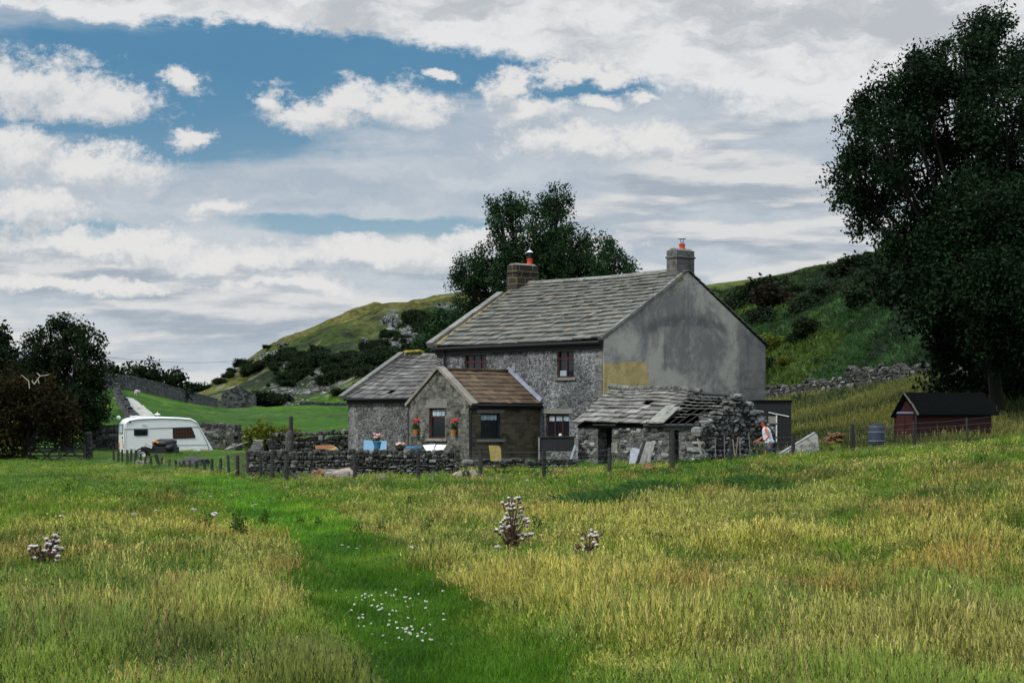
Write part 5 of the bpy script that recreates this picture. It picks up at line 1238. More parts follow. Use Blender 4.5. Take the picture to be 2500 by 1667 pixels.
# great tree on the right
Y = 84
tree('large_tree', 'huge dark broadleaf tree filling the right edge above the red shed', 'tree', (X(2440, Y), Y, gz(X(2440, Y), Y)),
     [B3(2330, 150, 85, Y), B3(2240, 180, 60, Y, -1), B3(2430, 130, 95, Y, 1), B3(2200, 250, 70, Y), B3(2110, 270, 55, Y, 1), B3(2300, 280, 120, Y, 2), B3(2480, 270, 130, Y, -2), B3(2150, 360, 85, Y, -2), B3(2105, 440, 70, Y, 0), B3(2110, 520, 62, Y, 1), B3(2250, 410, 110, Y, 3), B3(2400, 400, 90, Y, 3), B3(2180, 570, 40, Y, -1),
      B3(2560, 420, 150, Y), B3(2330, 590, 90, Y, -2), B3(2460, 610, 130, Y, 1), B3(2230, 640, 60, Y, 3), B3(2620, 200, 150, Y, 3), B3(2640, 650, 160, Y, 2), B3(2260, 520, 45, Y, 0), B3(2350, 480, 60, Y, -3), B3(2420, 540, 70, Y, -4), B3(2380, 660, 90, Y, -4), B3(2480, 700, 110, Y, -4), B3(2300, 700, 60, Y, -2), B3(2440, 780, 100, Y, -3), B3(2540, 800, 100, Y, -3), B3(2210, 600, 50, Y, 1), B3(2480, 500, 80, Y, -3)],
     M_LF_BIG, cs=.80, per=175, size=.18, tr=.3, seed=4, dens=1.5, fork=.36)
tree('understorey_tree', 'dark spreading undergrowth tree behind the red shed in the shade of the huge tree', 'tree', (X(2400, 92), 92, gz(X(2400, 92), 92)),
     [B3(2290, 700, 80, 92, 0), B3(2380, 720, 100, 92, 2), B3(2480, 740, 120, 92, 0), B3(2330, 800, 80, 92, -2), B3(2240, 745, 60, 92, 3), B3(2440, 850, 110, 92, -1), B3(2540, 860, 120, 92, 0), B3(2390, 900, 70, 92, 0), B3(2600, 720, 140, 92, 2), B3(2310, 870, 40, 92, 0), B3(2200, 690, 62, 92, 2), B3(2150, 660, 45, 92, 4), B3(2340, 960, 35, 90, 2), B3(2360, 850, 70, 92, -3), B3(2300, 760, 80, 92, -3), B3(2470, 950, 70, 90, -2), B3(2560, 960, 70, 90, -2), B3(2400, 950, 50, 88, 0), B3(2300, 930, 45, 88, 2), B3(2500, 1000, 60, 88, 0), B3(2430, 1010, 40, 88, 0)],
     M_LF_BIG, cs=.8, per=70, size=.26, tr=.3, seed=5, dens=1.2, fill=.3, fork=.3)
# ash tree behind the house
Y = 102
tree('ash_tree', 'dark green ash tree with several leafy domes rising behind the farmhouse roof', 'tree', (X(1330, Y), Y, gz(X(1330, Y), Y)),
     [B3(1350, 515, 48, Y, 0), B3(1300, 545, 62, Y, 1), B3(1240, 520, 40, Y), B3(1222, 555, 32, Y, -1), B3(1350, 580, 60, Y, -1), B3(1280, 630, 75, Y), B3(1390, 640, 75, Y, 1), B3(1460, 640, 60, Y), B3(1500, 655, 42, Y, -1), B3(1200, 640, 50, Y, -1), B3(1165, 680, 55, Y, 1), B3(1130, 680, 36, Y, 0), B3(1108, 672, 20, Y, 0), B3(1190, 740, 80, Y, 2), B3(1135, 760, 40, Y, 1), B3(1330, 700, 90, Y, 3), B3(1450, 700, 70, Y, 2), B3(1400, 590, 40, Y, 1), B3(1300, 660, 80, Y, 1), B3(1260, 680, 70, Y, -1), B3(1420, 690, 80, Y, -1), B3(1240, 500, 22, Y, 0), B3(1210, 500, 14, Y, 0), B3(1235, 600, 22, Y, 0), B3(1365, 488, 26, Y, 0), B3(1535, 660, 16, Y, 0)],
     M_LF_MID, cs=.5, per=80, size=.15, tr=.3, seed=6, dens=1.0, fork=.4)
Y = 108
tree('shrubby_tree', 'bushy green thorn growing behind the annex ridge left of the ash tree', 'tree', (X(1080, Y), Y, gz(X(1080, Y), Y)),
     [B3(1075, 800, 45, Y), B3(1050, 840, 40, Y, 1), B3(1100, 790, 35, Y, 1), B3(1020, 855, 26, Y), B3(1080, 860, 50, Y, -1)], M_LF_MID, cs=.55, per=55, size=.22, tr=.12, seed=7)
# trees at the left edge
Y = 118
tree('round_tree', 'large round-headed dark tree behind the wooden gate at the left', 'tree', (X(160, Y), Y, gz(X(160, Y), Y)),
     [B3(150, 840, 62, Y), B3(105, 870, 60, Y, 1), B3(200, 860, 62, Y, -1), B3(80, 900, 50, Y), B3(165, 930, 85, Y, 1), B3(225, 930, 44, Y), B3(110, 960, 70, Y), B3(205, 990, 60, Y, -1), B3(120, 800, 22, Y), B3(165, 795, 22, Y), B3(195, 812, 22, Y), B3(230, 1010, 32, Y), B3(90, 1030, 60, Y), B3(180, 1050, 50, Y, 1), B3(150, 1010, 70, Y)], M_LF_DK, cs=.6, per=70, size=.21, tr=.3, seed=9, dens=1.0, fill=.45)
Y = 126
tree('dark_tree', 'dark tree cut off by the left edge behind the round-headed tree', 'tree', (X(-30, Y), Y, gz(X(-30, Y), Y)),
     [B3(-20, 860, 60, Y), B3(20, 900, 45, Y), B3(-60, 900, 80, Y), B3(0, 960, 80, Y), B3(40, 960, 40, Y), B3(0, 815, 22, Y)], M_LF_DK, cs=.7, per=55, size=.28, tr=.3, seed=10)
Y = 104
tree('hedge_tree', 'bronze-brown overgrown thorn hedge with bare pale twigs at the left edge', 'hedge tree', (X(60, Y), Y, gz(X(60, Y), Y)),
     [B3(30, 950, 60, Y), B3(100, 960, 50, Y), B3(-30, 970, 70, Y), B3(150, 985, 35, Y), B3(60, 1010, 70, Y), B3(0, 1050, 70, Y), B3(130, 1040, 50, Y), B3(40, 1090, 50, Y), B3(-60, 1060, 70, Y), B3(180, 1030, 24, Y)], M_LF_BR, cs=.6, per=55, size=.22, tr=.2, seed=12, fill=.4)
mb = MB(); Y = 102.2
for pts in ([(72, 948), (70, 930), (60, 922), (52, 915), (50, 922)], [(84, 938), (78, 930), (80, 926)], [(84, 938), (92, 926), (98, 918), (112, 916), (120, 914)], [(98, 918), (92, 912), (90, 910)], [(92, 926), (96, 936)]):
    mb.tube([P(u, v, Y)-P(70, 948, Y) for u, v in pts], [.032, .028, .022, .018, .012][:len(pts)], 5)
o = mb.build('dead_branch', M_DEADW, None, loc=P(70, 948, Y)); tag(o, 'bare pale dead branches sticking out of the bronze hedge', 'branches')
# far trees on the skyline over the field wall
for (lab, u, v, Y, bl, sd_) in (
    ('broad dark tree on the skyline in the middle of the distant group', 372, 945, 232, [(350, 910, 22), (372, 905, 26), (395, 920, 24), (335, 925, 22), (410, 940, 22), (365, 935, 30), (330, 908, 14)], 31),
    ('isolated round dark tree at the right end of the distant group', 432, 955, 236, [(430, 920, 17), (440, 935, 20), (422, 938, 20), (450, 950, 14), (425, 955, 18)], 32),
    ('low dark tree at the left end of the distant group, touching the round-headed tree', 290, 935, 222, [(275, 905, 20), (300, 918, 22), (260, 915, 26), (285, 930, 28), (315, 930, 18)], 33)):
    tree('distant_tree', lab, 'tree', (X(u, Y), Y, gz(X(u, Y), Y)), [B3(a, b, r, Y, random.uniform(-2, 2)) for a, b, r in bl], M_LF_DK, cs=.9, per=34, size=.5, tr=.3, seed=sd_, group='trees on the far field edge')
# bushes on the hills: four shapes, copied
def bush(label, m, seed, r=1.4, per=26, size=.22, cs=.42, name='thorn_bush', sq=.75, cat='bush'):
    rs = np.random.RandomState(seed); bl = [((rs.uniform(-.6, .6)*r, rs.uniform(-.6, .6)*r, r*rs.uniform(.35, .7)), r*rs.uniform(.45, .75), sq) for _ in range(5)]
    root = thing(name, label, cat, (0, 0, 0)); cc, rr = blob_centers(bl, cs, rs, .4, 1.); V, t = leaf_cloud(cc, rr, per, size, rs); np_mesh('foliage', V, 4, t, m, root)
    mb = MB(); 
    for k in range(5): mb.tube([(0, 0, -.4), (rs.uniform(-.3, .3)*r, rs.uniform(-.3, .3)*r, .5*r), (rs.uniform(-.7, .7)*r, rs.uniform(-.7, .7)*r, .9*r)], [.07, .05, .02], 4)
    mb.build('stem', M_BARK, root); return root
BL = 'dark thorn bush among the scrub on the rocky face of the left-hand hill'
hb = [bush(BL, M_LF_BUSH, 50+i, 1.25, 30, .27, .42) for i in range(3)]
random.seed(99)
spots = []
def zone(lab, us, n_, rr, jit=1.):
    for _ in range(n_):
        t = random.random(); i = int(t*(len(us)-1)); f = t*(len(us)-1)-i; a, b = us[i], us[min(i+1, len(us)-1)]
        u = a[0]+(b[0]-a[0])*f; v = a[1]+(b[1]-a[1])*f; w_ = a[2]+(b[2]-a[2])*f; spots.append((u+random.gauss(0, w_*.7)*jit, v+random.gauss(0, w_*.5), random.uniform(*rr), lab))
zone('dark thorn bush on the rocky left shoulder of the hill above the barn', [(600, 905, 8), (660, 890, 14), (720, 880, 22), (760, 885, 18)], 26, (.8, 1.6))
zone('dark thorn bush in the thick scrub low on the hill, left of the annex roof', [(690, 945, 8), (740, 915, 22), (820, 905, 30), (900, 895, 32), (980, 885, 30), (1040, 865, 22)], 48, (.9, 2.0))
zone('dark bush clinging below the pale crags in the middle of the hill', [(880, 900, 12), (930, 850, 16), (900, 870, 20)], 18, (.8, 1.4)); zone('dark green bush around the white scree at the right of the hill', [(1010, 780, 10), (1050, 800, 16), (1090, 830, 20), (1040, 840, 10)], 26, (.9, 1.6)); zone('small dark bush among the highest pale crags of the hill', [(940, 815, 8), (985, 830, 8)], 9, (.6, 1.1))
zone('small dark bush on the grassy left foot of the hill', [(590, 890, 5), (550, 925, 5), (520, 945, 4)], 8, (.6, 1.0)); zone('low dark bush beside the stone barn', [(640, 985, 5), (690, 985, 8)], 8, (.8, 1.2)); zone('low dark bush among white boulders at the foot of the hill', [(940, 960, 20), (820, 960, 20)], 10, (.6, 1.0))
zone('scattered bush on the open grassy face of the hill', [(660, 940, 20), (760, 900, 40), (900, 870, 40), (1000, 850, 40)], 40, (.4, .9)); HG = ''
used = set()
for i, (u, v, s_, BL) in enumerate(spots):
    p = hit(u, min(v, 998), 330); 
    if p.y < 336 or p.y > 470: continue
    b = hb[i % 3]; HG = 'hill scrub: '+BL[:40]
    if i % 3 not in used: used.add(i % 3); b.location = p; b.scale = (s_*1.1, s_, s_); b['group'] = HG; b['label'] = BL; b.rotation_euler[2] = random.uniform(0, 6); continue
    dup(b, p, random.uniform(0, 6), BL, HG, (s_*1.1, s_, s_*random.uniform(.7, 1.)))
for (u, v, s_, lab) in ((668, 990, 2.2, 'broad brown-black bush just right of the small stone barn'), (654, 853, .7, 'little bent thorn on the left skyline of the hill'), (490, 955, 1.6, 'dark bush on the skyline in the gap right of the distant trees'), (600, 893, 1.4, 'dark thorn on the skyline on the lower left shoulder of the hill')):
    p = hit(u, v, 330); dup(hb[0], p, 1., lab, None, (s_*1.5, s_, s_*.8))
hx = [bush('x', M_LF_RUST, 60, 1.6, 30, .30, .5, name='heath_bush'), bush('x', M_LF_BUSH, 61, 1.6, 30, .30, .5), bush('x', M_LF_YEL, 62, 1.6, 34, .26, .45, name='gorse_bush')]
lst = [(1845, 715, 212, 3.6, 1, 'broad dark bush just below the skyline right of the farmhouse gable'), (1900, 722, 205, 3.2, 0, 'rust-brown bush on the upper slope in the middle of the dark thicket'), (1790, 735, 200, 2.6, 1, 'dark bush meeting the gable slope of the farmhouse'), (1850, 770, 192, 3.0, 1, 'dark bush under the rust-brown one on the upper slope'), (1950, 745, 200, 3.0, 1, 'dark bush on the right end of the upper thicket'),
       (1960, 690, 222, 1.3, 1, 'small round dark bush on the pale grass of the skyline'), (1920, 695, 222, 1.0, 1, 'second small dark bush left of the round one near the skyline'), (2055, 655, 214, 3.4, 1, 'tall rounded thorn standing on the skyline left of the huge tree'), (2110, 670, 208, 3.4, 1, 'tall thorn on the skyline merging with the huge tree'), (2030, 700, 205, 2.4, 1, 'dark thorn below the tall skyline thorn'), (2130, 720, 190, 3., 1, 'dark bush hanging below the huge tree on the bracken slope'),
       (1990, 790, 176, 2.3, 1, 'dark bush alone in the middle of the bracken slope'), (1950, 812, 170, 1.9, 1, 'dark bush left of the lone one on the bracken slope'), (1900, 830, 160, 2.4, 2, 'yellow-green gorse bush against the right corner of the farmhouse'), (1930, 870, 152, 1.6, 2, 'lower yellow-green gorse bush beside the farmhouse corner'), (1880, 880, 150, 1.8, 1, 'dark bush low down behind the corner of the farmhouse'), (2000, 870, 150, 1.5, 1, 'low dark bush in the bracken above the tumbledown wall'), (1885, 935, 144, 1.2, 2, 'small yellow-green bush at the left end of the tumbledown wall')]
us_ = set()
for (u, v, Y, s_, k, lab) in lst:
    p = hit(u, v+26, 125); s_ = s_*.36*p.y/190
    if k not in us_: us_.add(k); b = hx[k]; b.location = p; b['label'] = lab; b['group'] = 'bushes on the right-hand slope'; b.scale = (s_*1.4, s_*1.2, s_)
    else: b = dup(hx[k], p, random.uniform(0, 6), lab, 'bushes on the right-hand slope', (s_*1.4, s_*1.2, s_*random.uniform(.85, 1.1)))
Y = 96; pb = Vector((X(675, Y), Y, gz(X(675, Y), Y)))
b = dup(hx[2], pb, 1., 'green feathery bush behind the left end of the garden wall', None, (1.0, .9, .95))

# ------------------------------------------------------------------ small things
def put(name, label, cat, u, v, Y): return thing(name, label, cat, P(u, v, Y))
def pot_flowers(name, label, u, v, Y, pm, fm, pr, ph, n_fl, sp, hang=False, fh=.2):
    r = put(name, label, 'flower pot', u, v, Y); mb = MB()
    mb.lathe([(pr*.62, 0), (pr*.7, .02), (pr*.95, ph*.8), (pr*1.05, ph*.82), (pr*1.05, ph), (pr*.85, ph)], n_=16); mb.build('pot', pm, r)
    rs = np.random.RandomState(int(u)); cc = rs.normal(size=(14, 3))*np.array([sp*.5, sp*.4, sp*.35])+np.array([0, 0, ph+fh*.4]); V, t = leaf_cloud(cc, np.full(14, sp*.45), 14, .07, rs); np_mesh('foliage', V, 4, t, M_LF_WEED, r)
    mb = MB()
    for _ in range(n_fl): mb.stone((rs.uniform(-sp, sp)*.8, rs.uniform(-.1, .05), ph+fh*rs.uniform(.7, 1.4)), (.085, .07, .07), pw=1, jit=.25)
    mb.build('flowers', fm, r); return r
w1_ = loc_y(1015.5, 1061, PD+.12); w2_ = loc_y(1108, 1062, PD+.12)
def HW(x, y, z): return HP+D1*x+DN*y+Vector((0, 0, z))
for (xw, zw), lab in ((w1_, 'orange wall pot of red geraniums left of the tall porch window'), (w2_, 'orange wall pot of red geraniums right of the tall porch window')):
    p = HW(xw, PD+.13, zw); r = pot_flowers('hanging_pot', lab, 1000, 1000, 76, M_ORPOT, M_FLRED, .12, .20, 9, .17, fh=.36); r.location = p; r['group'] = 'wall pots on the porch'
pot_flowers('flower_pot', 'dark blue pot of pale pink flowers in front of the sky-blue board', 921, 1096, 66.5, M_BLUEP, M_FLPINK, .15, .28, 9, .17, fh=.2)
pot_flowers('flower_pot', 'black pot of pink flowers standing on the garden wall below the porch corner', 976, 1103, 63, M_BLACK, M_FLPINK, .15, .14, 10, .18, fh=.12)
r = put('blue_basket', 'rounded blue glazed planter on the wall beside the pink flowers', 'planter', 1009, 1104, 64); mb = MB(); mb.lathe([(.10, 0), (.2, .05), (.26, .14), (.24, .22)], n_=14); mb.build('bowl', M_BLUEP, r); rs = np.random.RandomState(3); V, t = leaf_cloud(rs.normal(size=(8, 3))*.08+np.array([0, 0, .24]), np.full(8, .1), 12, .06, rs); np_mesh('foliage', V, 4, t, M_LF_WEED, r)
def board(name, label, cat, pix, Y, m, dY=.25, th=.04, parts=None):
    """flat board leaning back: bottom edge at depth Y, top edge dY further"""
    v0 = min(p[1] for p in pix); v1 = max(p[1] for p in pix); f = lambda u, v: P(u, v, Y+dY*(v1-v)/max(1, v1-v0)); o0 = f(pix[0][0], v1); mb = MB()
    a = [f(u, v)-o0 for u, v in pix]; b = [p+Vector((0, th, 0)) for p in a]; n_ = len(a)
    mb.add([p[:] for p in a+b], [list(range(n_)), list(range(2*n_-1, n_-1, -1))]+[[i, (i+1) % n_, (i+1) % n_+n_, i+n_] for i in range(n_)]); o = mb.build(name, m, None, loc=o0); tag(o, label, cat); return o
board('painted_board', 'sky-blue painted board leaning on the annex wall', 'board', [(886, 1112), (888, 1074), (944, 1076), (943, 1104), (900, 1116)], 70, M_BLUE)
board('white_board', 'pale blue-white sheet propped on the garden wall under the tall porch window', 'board', [(1032, 1086), (1063, 1084), (1056, 1104), (1042, 1104)], 64.5, M_WHITED)
board('white_board', 'white narrow board beside the pale sheet under the tall porch window', 'board', [(1066, 1085), (1090, 1086), (1078, 1104), (1057, 1104)], 64.3, M_WHITE)
board('lichened_board', 'upright yellow-brown weathered slab standing in grass below the porch side window', 'slab', [(1198, 1125), (1193, 1087), (1219, 1088), (1223, 1096), (1224, 1125)], 65, M_OLIVEB, .15, .07)
board('grey_sheet', 'bent grey metal sheet leaning by the dark doorway of the ruined outbuilding', 'sheet', [(1536, 1132), (1539, 1100), (1545, 1092), (1562, 1096), (1556, 1115), (1550, 1132)], 67.5, M_TIN, .3)
board('grey_sheet', 'large grey weathered sheet leaning between planks against the ruined outbuilding', 'sheet', [(1556, 1132), (1578, 1078), (1600, 1078), (1590, 1118), (1582, 1132)], 68.5, M_WOODG, .5, .03)
for (pix, lab, m, wd) in (([(1556, 1132), (1574, 1076)], 'green mossy plank leaning right against the ruined outbuilding', M_POST, .11), ([(1548, 1130), (1568, 1080)], 'thin grey plank next to the mossy plank', M_WOODG, .06), ([(1583, 1130), (1590, 1082)], 'pale weathered plank standing upright at the right of the leaning sheets', M_WOODG, .10), ([(1391, 1130), (1404, 1087)], 'grey-blue metal strip leaning between farmhouse and ruined outbuilding', M_TIN, .07)):
    (u0, v0), (u1, v1) = pix; Y = 68 if u0 > 1450 else 71.5; a = P(u0, v0, Y); b = P(u1, v1, Y+.5); d = b-a; mb = MB(); mb.tube([(0, 0, 0), tuple(d*.5), tuple(d)], wd*.6, 4); o = mb.build('plank', m, None, loc=a); tag(o, lab, 'plank', 'leaning planks')
# dark trestle / tank under the right-hand window
t_ = put('dark_tank', 'long black tank on a stand below the ground-floor window right of the porch', 'tank', 1316, 1098, 73); k_ = 73/F
mb = MB(); mb.box2((0, 0, -.05), (88*k_, .7, 30*k_), jit=.01); mb.build('tank_body', M_DARKW, t_, bevel=.02); mb = MB(); mb.box2((-.04, -.04, 30*k_), (90*k_, .74, 33*k_), jit=.008); mb.build('lid', M_POST, t_)
mb = MB(); mb.box2((-.03, -.04, -.4), (.03, .02, 30*k_)); mb.box2((86*k_, -.04, -.4), (90*k_, .02, 30*k_)); mb.build('leg', M_WOODG, t_)
mb = MB(); mb.stone((0, 0, 0), (.14, .14, .14), pw=1, jit=.04); o = mb.build('float', M_FLWHITE, None, loc=P(1368, 1062, 73.2)); tag(o, 'small round pale float lying on the black tank lid', 'float')
o = board('fallen_slab', 'long pale-edged slab leaning on the bank right of the person', 'slab', [(1900, 1112), (1990, 1056), (1996, 1062), (2000, 1098), (1960, 1110)], 64.5, M_WOODG, .3, .10)
mb = MB(); a = P(1899, 1110, 64.3); mb.tube([(0, 0, 0), tuple(P(1989, 1056, 64.4)-a)], .04, 4); o = mb.build('pale_plank', M_TIN, None, loc=a); tag(o, 'light straight plank along the top edge of the leaning slab', 'plank')
mb = MB(); mb.box2((0, -.3, 0), (.26, .3, .25), jit=.01); o = mb.build('rusty_crate', M_RUST, None, loc=P(624, 1086, 88)); tag(o, 'rusty red-brown box left of the green bush behind the garden wall', 'box')
board('orange_sheet', 'rusty orange corrugated trough resting behind the garden wall', 'trough', [(770, 1095), (770, 1087), (812, 1086), (822, 1092), (818, 1097)], 68, M_RUST, .3)
board('yellow_stone', 'pale yellow pointed slab on top of the garden wall', 'slab', [(800, 1098), (820, 1090), (826, 1098)], 64, M_OLIVEB, .1, .1)
# rocks and heaps in the yard grass
stones = [(805, 1165, 61, 1.0, .40, M_STONE, 'pale grey slab propped against the foot of the garden wall'), (840, 1172, 59.5, 1.1, .45, M_STONEP, 'brownish boulder heap beside the slanting fence brace'), (1053, 1152, 60, .32, .22, M_STONE, 'small squared grey stone in the grass under the garden wall end'), (935, 1173, 58.5, .5, .28, M_STONE, 'pointed grey stone in the grass left of the small fence post'), (1118, 1163, 59.5, .4, .35, M_STONEP, 'brown stone at the right end of the garden wall'),
          (1152, 1162, 58.6, .38, .45, M_STONEP, 'round pinkish boulder beside the fence post below the porch'), (1137, 1168, 58.4, .26, .42, M_POST, 'dark upright stump left of the pinkish boulder'), (1312, 1168, 58.6, .36, .34, M_POST, 'dark rounded stump at the fence post below the black tank'), (1035, 1172, 58, .8, .12, M_STONE, 'low flat stone at the foot of the fence'), (985, 1176, 58, .6, .14, M_STONEP, 'low brown stone half sunk in the straw grass'), (1210, 1172, 58.3, 1.0, .18, M_POST, 'fallen dark log lying in the yard grass'),
          (470, 1166, 79, 1.1, .5, M_BLACK, 'black arched trough behind the picket fence'), (352, 1144, 88, .7, .3, M_STONE, 'dark lump of stone behind the picket fence'), (400, 1140, 92, .6, .22, M_RUST, 'rusty brown lump behind the picket fence')]
for (u, v, Y, w_, h_, m, lab) in stones:
    mb = MB()
    for k in range(3 if w_ > .5 else 1): mb.stone((random.uniform(-.25, .25)*w_*(w_ > .5), random.uniform(-.1, .1), h_*.35), (w_*random.uniform(.7, 1), w_*.6, h_*random.uniform(.8, 1.1)), Matrix.Rotation(random.uniform(-.3, .3), 3, 'Y'), pw=.75, jit=.14)
    p = P(u, v, Y); p.z = gz(p.x, p.y); o = mb.build('boulder' if m in (M_STONE, M_STONEP) else 'lump', m, None, loc=p); tag(o, lab, 'stone' if m in (M_STONE, M_STONEP) else 'lump')
def heap(label, u, v, Y, wpx, hpx, m, name='bracken_heap'):
    k = Y/F; p = P(u, v, Y); p.z = gz(p.x, p.y); mb = MB(); rs = random.Random(int(u))
    for i in range(70):
        t = rs.gauss(0, .36); mb.stone((t*wpx*k, rs.uniform(-.5, .5), hpx*k*math.exp(-(t*2.2)**2)*rs.uniform(.3, 1)), (rs.uniform(.12, .4), .3, rs.uniform(.06, .16)), Matrix.Rotation(rs.uniform(-.6, .6), 3, 'Y'), jit=.25)
    o = mb.build(name, m, None, loc=p); tag(o, label, 'heap'); return o
heap('orange-brown heap of dead bracken beside the slanting fence brace', 782, 1165, 61, 36, 24, M_EARTH)
heap('reddish heap of dead vegetation in front of the black tank', 1365, 1152, 60, 46, 18, M_EARTH)
heap('orange-brown dead bracken under the leaning sheets by the outbuilding', 1585, 1146, 60, 34, 20, M_EARTH)
heap('pale orange bare scar of earth on the bank right of the black shed', 2045, 1036, 80, 84, 30, M_EARTH)
heap('smaller orange-brown dead bracken patch on the bank left of the barrel', 2000, 1040, 80, 36, 14, M_EARTH)
heap('loose rubble spilling from the foot of the collapsed gable', 1850, 1100, 69, 70, 22, M_DRY, 'rubble_heap')
# canes in the kitchen garden
for i, (u0, v0, u1, v1) in enumerate(((1711, 1104, 1703, 1070), (1713, 1104, 1708, 1075), (1794, 1108, 1789, 1072), (1796, 1108, 1802, 1066), (1747, 1112, 1746, 1070), (1769, 1112, 1768, 1060), (1807, 1112, 1806, 1068), (1832, 1106, 1828, 1058))):
    a = P(u0, v0+6, 65.5); b = P(u1, v1, 65.6)-a; mb = MB(); mb.tube([(0, 0, 0), tuple(b)], .02 if i < 4 else .012, 5)
    o = mb.build('garden_cane', M_STONEP if i < 4 else M_WOODG, None, loc=a); tag(o, 'thin garden cane stuck upright in the vegetable patch before the rubble gable', 'cane', 'garden canes')

# sheep
def sheep(label, u, v, Y, rz, s=1.):
    p = P(u, v, Y); p.z = gz(p.x, p.y); r = thing('sheep', label, 'sheep', p, rz); r.scale = (s, s, s)
    bmv = bmesh.new()
    pts = [(-.42, 0, .62), (-.2, 0, .66), (.1, 0, .66), (.38, 0, .64), (.52, 0, .60), (.62, 0, .46), (.70, 0, .34)]
    rad = [.20, .25, .26, .24, .15, .10, .06]; vs = [bmv.verts.new(q_) for q_ in pts]; ed = [(i, i+1) for i in range(6)]
    for (x_, i0) in ((-.34, 1), (.32, 3)):
        for sy in (-.13, .13):
            a = bmv.verts.new((x_, sy, .42)); b = bmv.verts.new((x_-.02, sy, .2)); c = bmv.verts.new((x_, sy, .0)); k = len(pts); ed += [(i0, k), (k, k+1), (k+1, k+2)]; pts += [0, 0, 0]; rad += [.08, .035, .03]
    bmv.verts.ensure_lookup_table()
    for a, b in ed: bmv.edges.new((bmv.verts[a], bmv.verts[b]))
    me = bpy.data.meshes.new('body'); bmv.to_mesh(me); bmv.free(); o = bpy.data.objects.new('body', me); C.objects.link(o); o.parent = r
    m = o.modifiers.new('skin', 'SKIN'); 
    for i, q_ in enumerate(me.skin_vertices[0].data): q_.radius = (rad[i], rad[i]); q_.use_root = (i == 1)
    o.modifiers.new('sub', 'SUBSURF').levels = 1; me.materials.append(M_WOOL); return r
sheep('white sheep grazing on the bright green field above the caravan', 335, 978, 186, R(65), .75)
sheep('white sheep half visible behind the small dark gate', 598, 1080, 128, R(200), 1.)
# ------------------------------------------------------------------ the person
PY = 66.0; pk_ = PY/F
pp0 = P(1877, 1112, PY); pp0.z = CH+(VH-1083)*pk_-.86
per = thing('person', 'person in white sleeveless vest, blue shorts and grey cap bending over the garden fence', 'person', pp0)
def skin(name, verts, edges, radii, m, parent, root=0, sub=2):
    me = bpy.data.meshes.new(name); me.from_pydata([tuple(v) for v in verts], edges, []); o = bpy.data.objects.new(name, me); C.objects.link(o); o.parent = parent
    sk = o.modifiers.new('skin', 'SKIN'); sk.use_smooth_shade = True
    if not me.skin_vertices: 
        me.update()
    bpy.context.view_layer.objects.active = o
    lay = me.skin_vertices[0] if me.skin_vertices else None
    if lay is None:
        b = bmesh.new(); b.from_mesh(me); b.verts.layers.skin.verify(); b.to_mesh(me); b.free(); lay = me.skin_vertices[0]
    for i, q_ in enumerate(lay.data): r_ = radii[i]; q_.radius = r_ if isinstance(r_, tuple) else (r_, r_); q_.use_root = (i == root)
    s2 = o.modifiers.new('sub', 'SUBSURF'); s2.levels = sub; s2.render_levels = sub; me.materials.append(m); return o
# x to the right of the picture, the person faces left (-x) and leans forward; z from the feet
V_ = [(0, 0, .90), (-.02, 0, 1.05), (-.07, 0, 1.22), (-.13, 0, 1.38), (-.19, 0, 1.47), (-.235, 0, 1.545), (-.25, 0, 1.62), (-.245, 0, 1.69),      # pelvis..crown 0-7
      (0, -.10, .84), (-.03, -.11, .48), (.05, -.11, .08), (-.08, -.11, .03),                                                               # near leg 8-11
      (0, .10, .84), (-.10, .11, .48), (-.02, .11, .08), (-.15, .11, .03),                                                                  # far leg 12-15
      (-.11, -.19, 1.37), (-.03, -.25, 1.12), (-.20, -.24, .95), (-.26, -.24, .92),                                                         # near arm 16-19
      (-.14, .19, 1.36), (-.16, .25, 1.10), (-.36, .18, .98), (-.42, .17, .96)]                                                             # far arm 20-23
E_ = [(0, 1), (1, 2), (2, 3), (3, 4), (4, 5), (5, 6), (6, 7), (0, 8), (8, 9), (9, 10), (10, 11), (0, 12), (12, 13), (13, 14), (14, 15), (3, 16), (16, 17), (17, 18), (18, 19), (3, 20), (20, 21), (21, 22), (22, 23)]
Rr = [(.12, .15), (.11, .14), (.12, .15), (.11, .15), .055, .075, .095, .07, .085, .055, .038, .035, .085, .055, .038, .035, .055, .042, .030, .028, .055, .042, .030, .028]
nv = len(V_)
def hand(wr, dirv, side):
    """palm and five fingers grown as short chains from the wrist vertex"""
    global V_, E_, Rr
    w0 = Vector(V_[wr]); d = Vector(dirv).normalized(); sd_ = Vector((0, 1, 0)); dn = Vector((0, 0, -1))
    pi_ = len(V_); V_.append(tuple(w0+d*.05)); Rr.append((.022, .034)); E_.append((wr, pi_))
    for k, l in enumerate((.065, .078, .074, .06)):
        b = w0+d*.075+sd_*(k-1.5)*.021; i = len(V_); V_ += [tuple(b), tuple(b+d*l*.5+dn*.012), tuple(b+d*l*.75+dn*.045)]; Rr.extend([.010, .009, .008]); E_.extend([(pi_, i), (i, i+1), (i+1, i+2)])
    b = w0+d*.03-sd_*side*.036; i = len(V_); V_ += [tuple(b), tuple(b+d*.035-sd_*side*.012+dn*.02)]; Rr.extend([.011, .009]); E_.extend([(pi_, i), (i, i+1)])
hand(19, (-.8, 0, -.5), 1); hand(23, (-.8, 0, -.3), -1)
bo = skin('body', V_, E_, Rr, M_SKIN, per, 0, 2)
mb = MB(); mb.stone((-.345, 0, 1.605), (.045, .03, .045), pw=1, jit=.02); mb.stone((-.25, -.098, 1.60), (.05, .02, .06), pw=1, jit=.02); mb.stone((-.25, .098, 1.60), (.05, .02, .06), pw=1, jit=.02); mb.stone((-.325, 0, 1.56), (.03, .05, .012), pw=1, jit=.02); mb.build('face', M_SKIN, per, smooth=True)
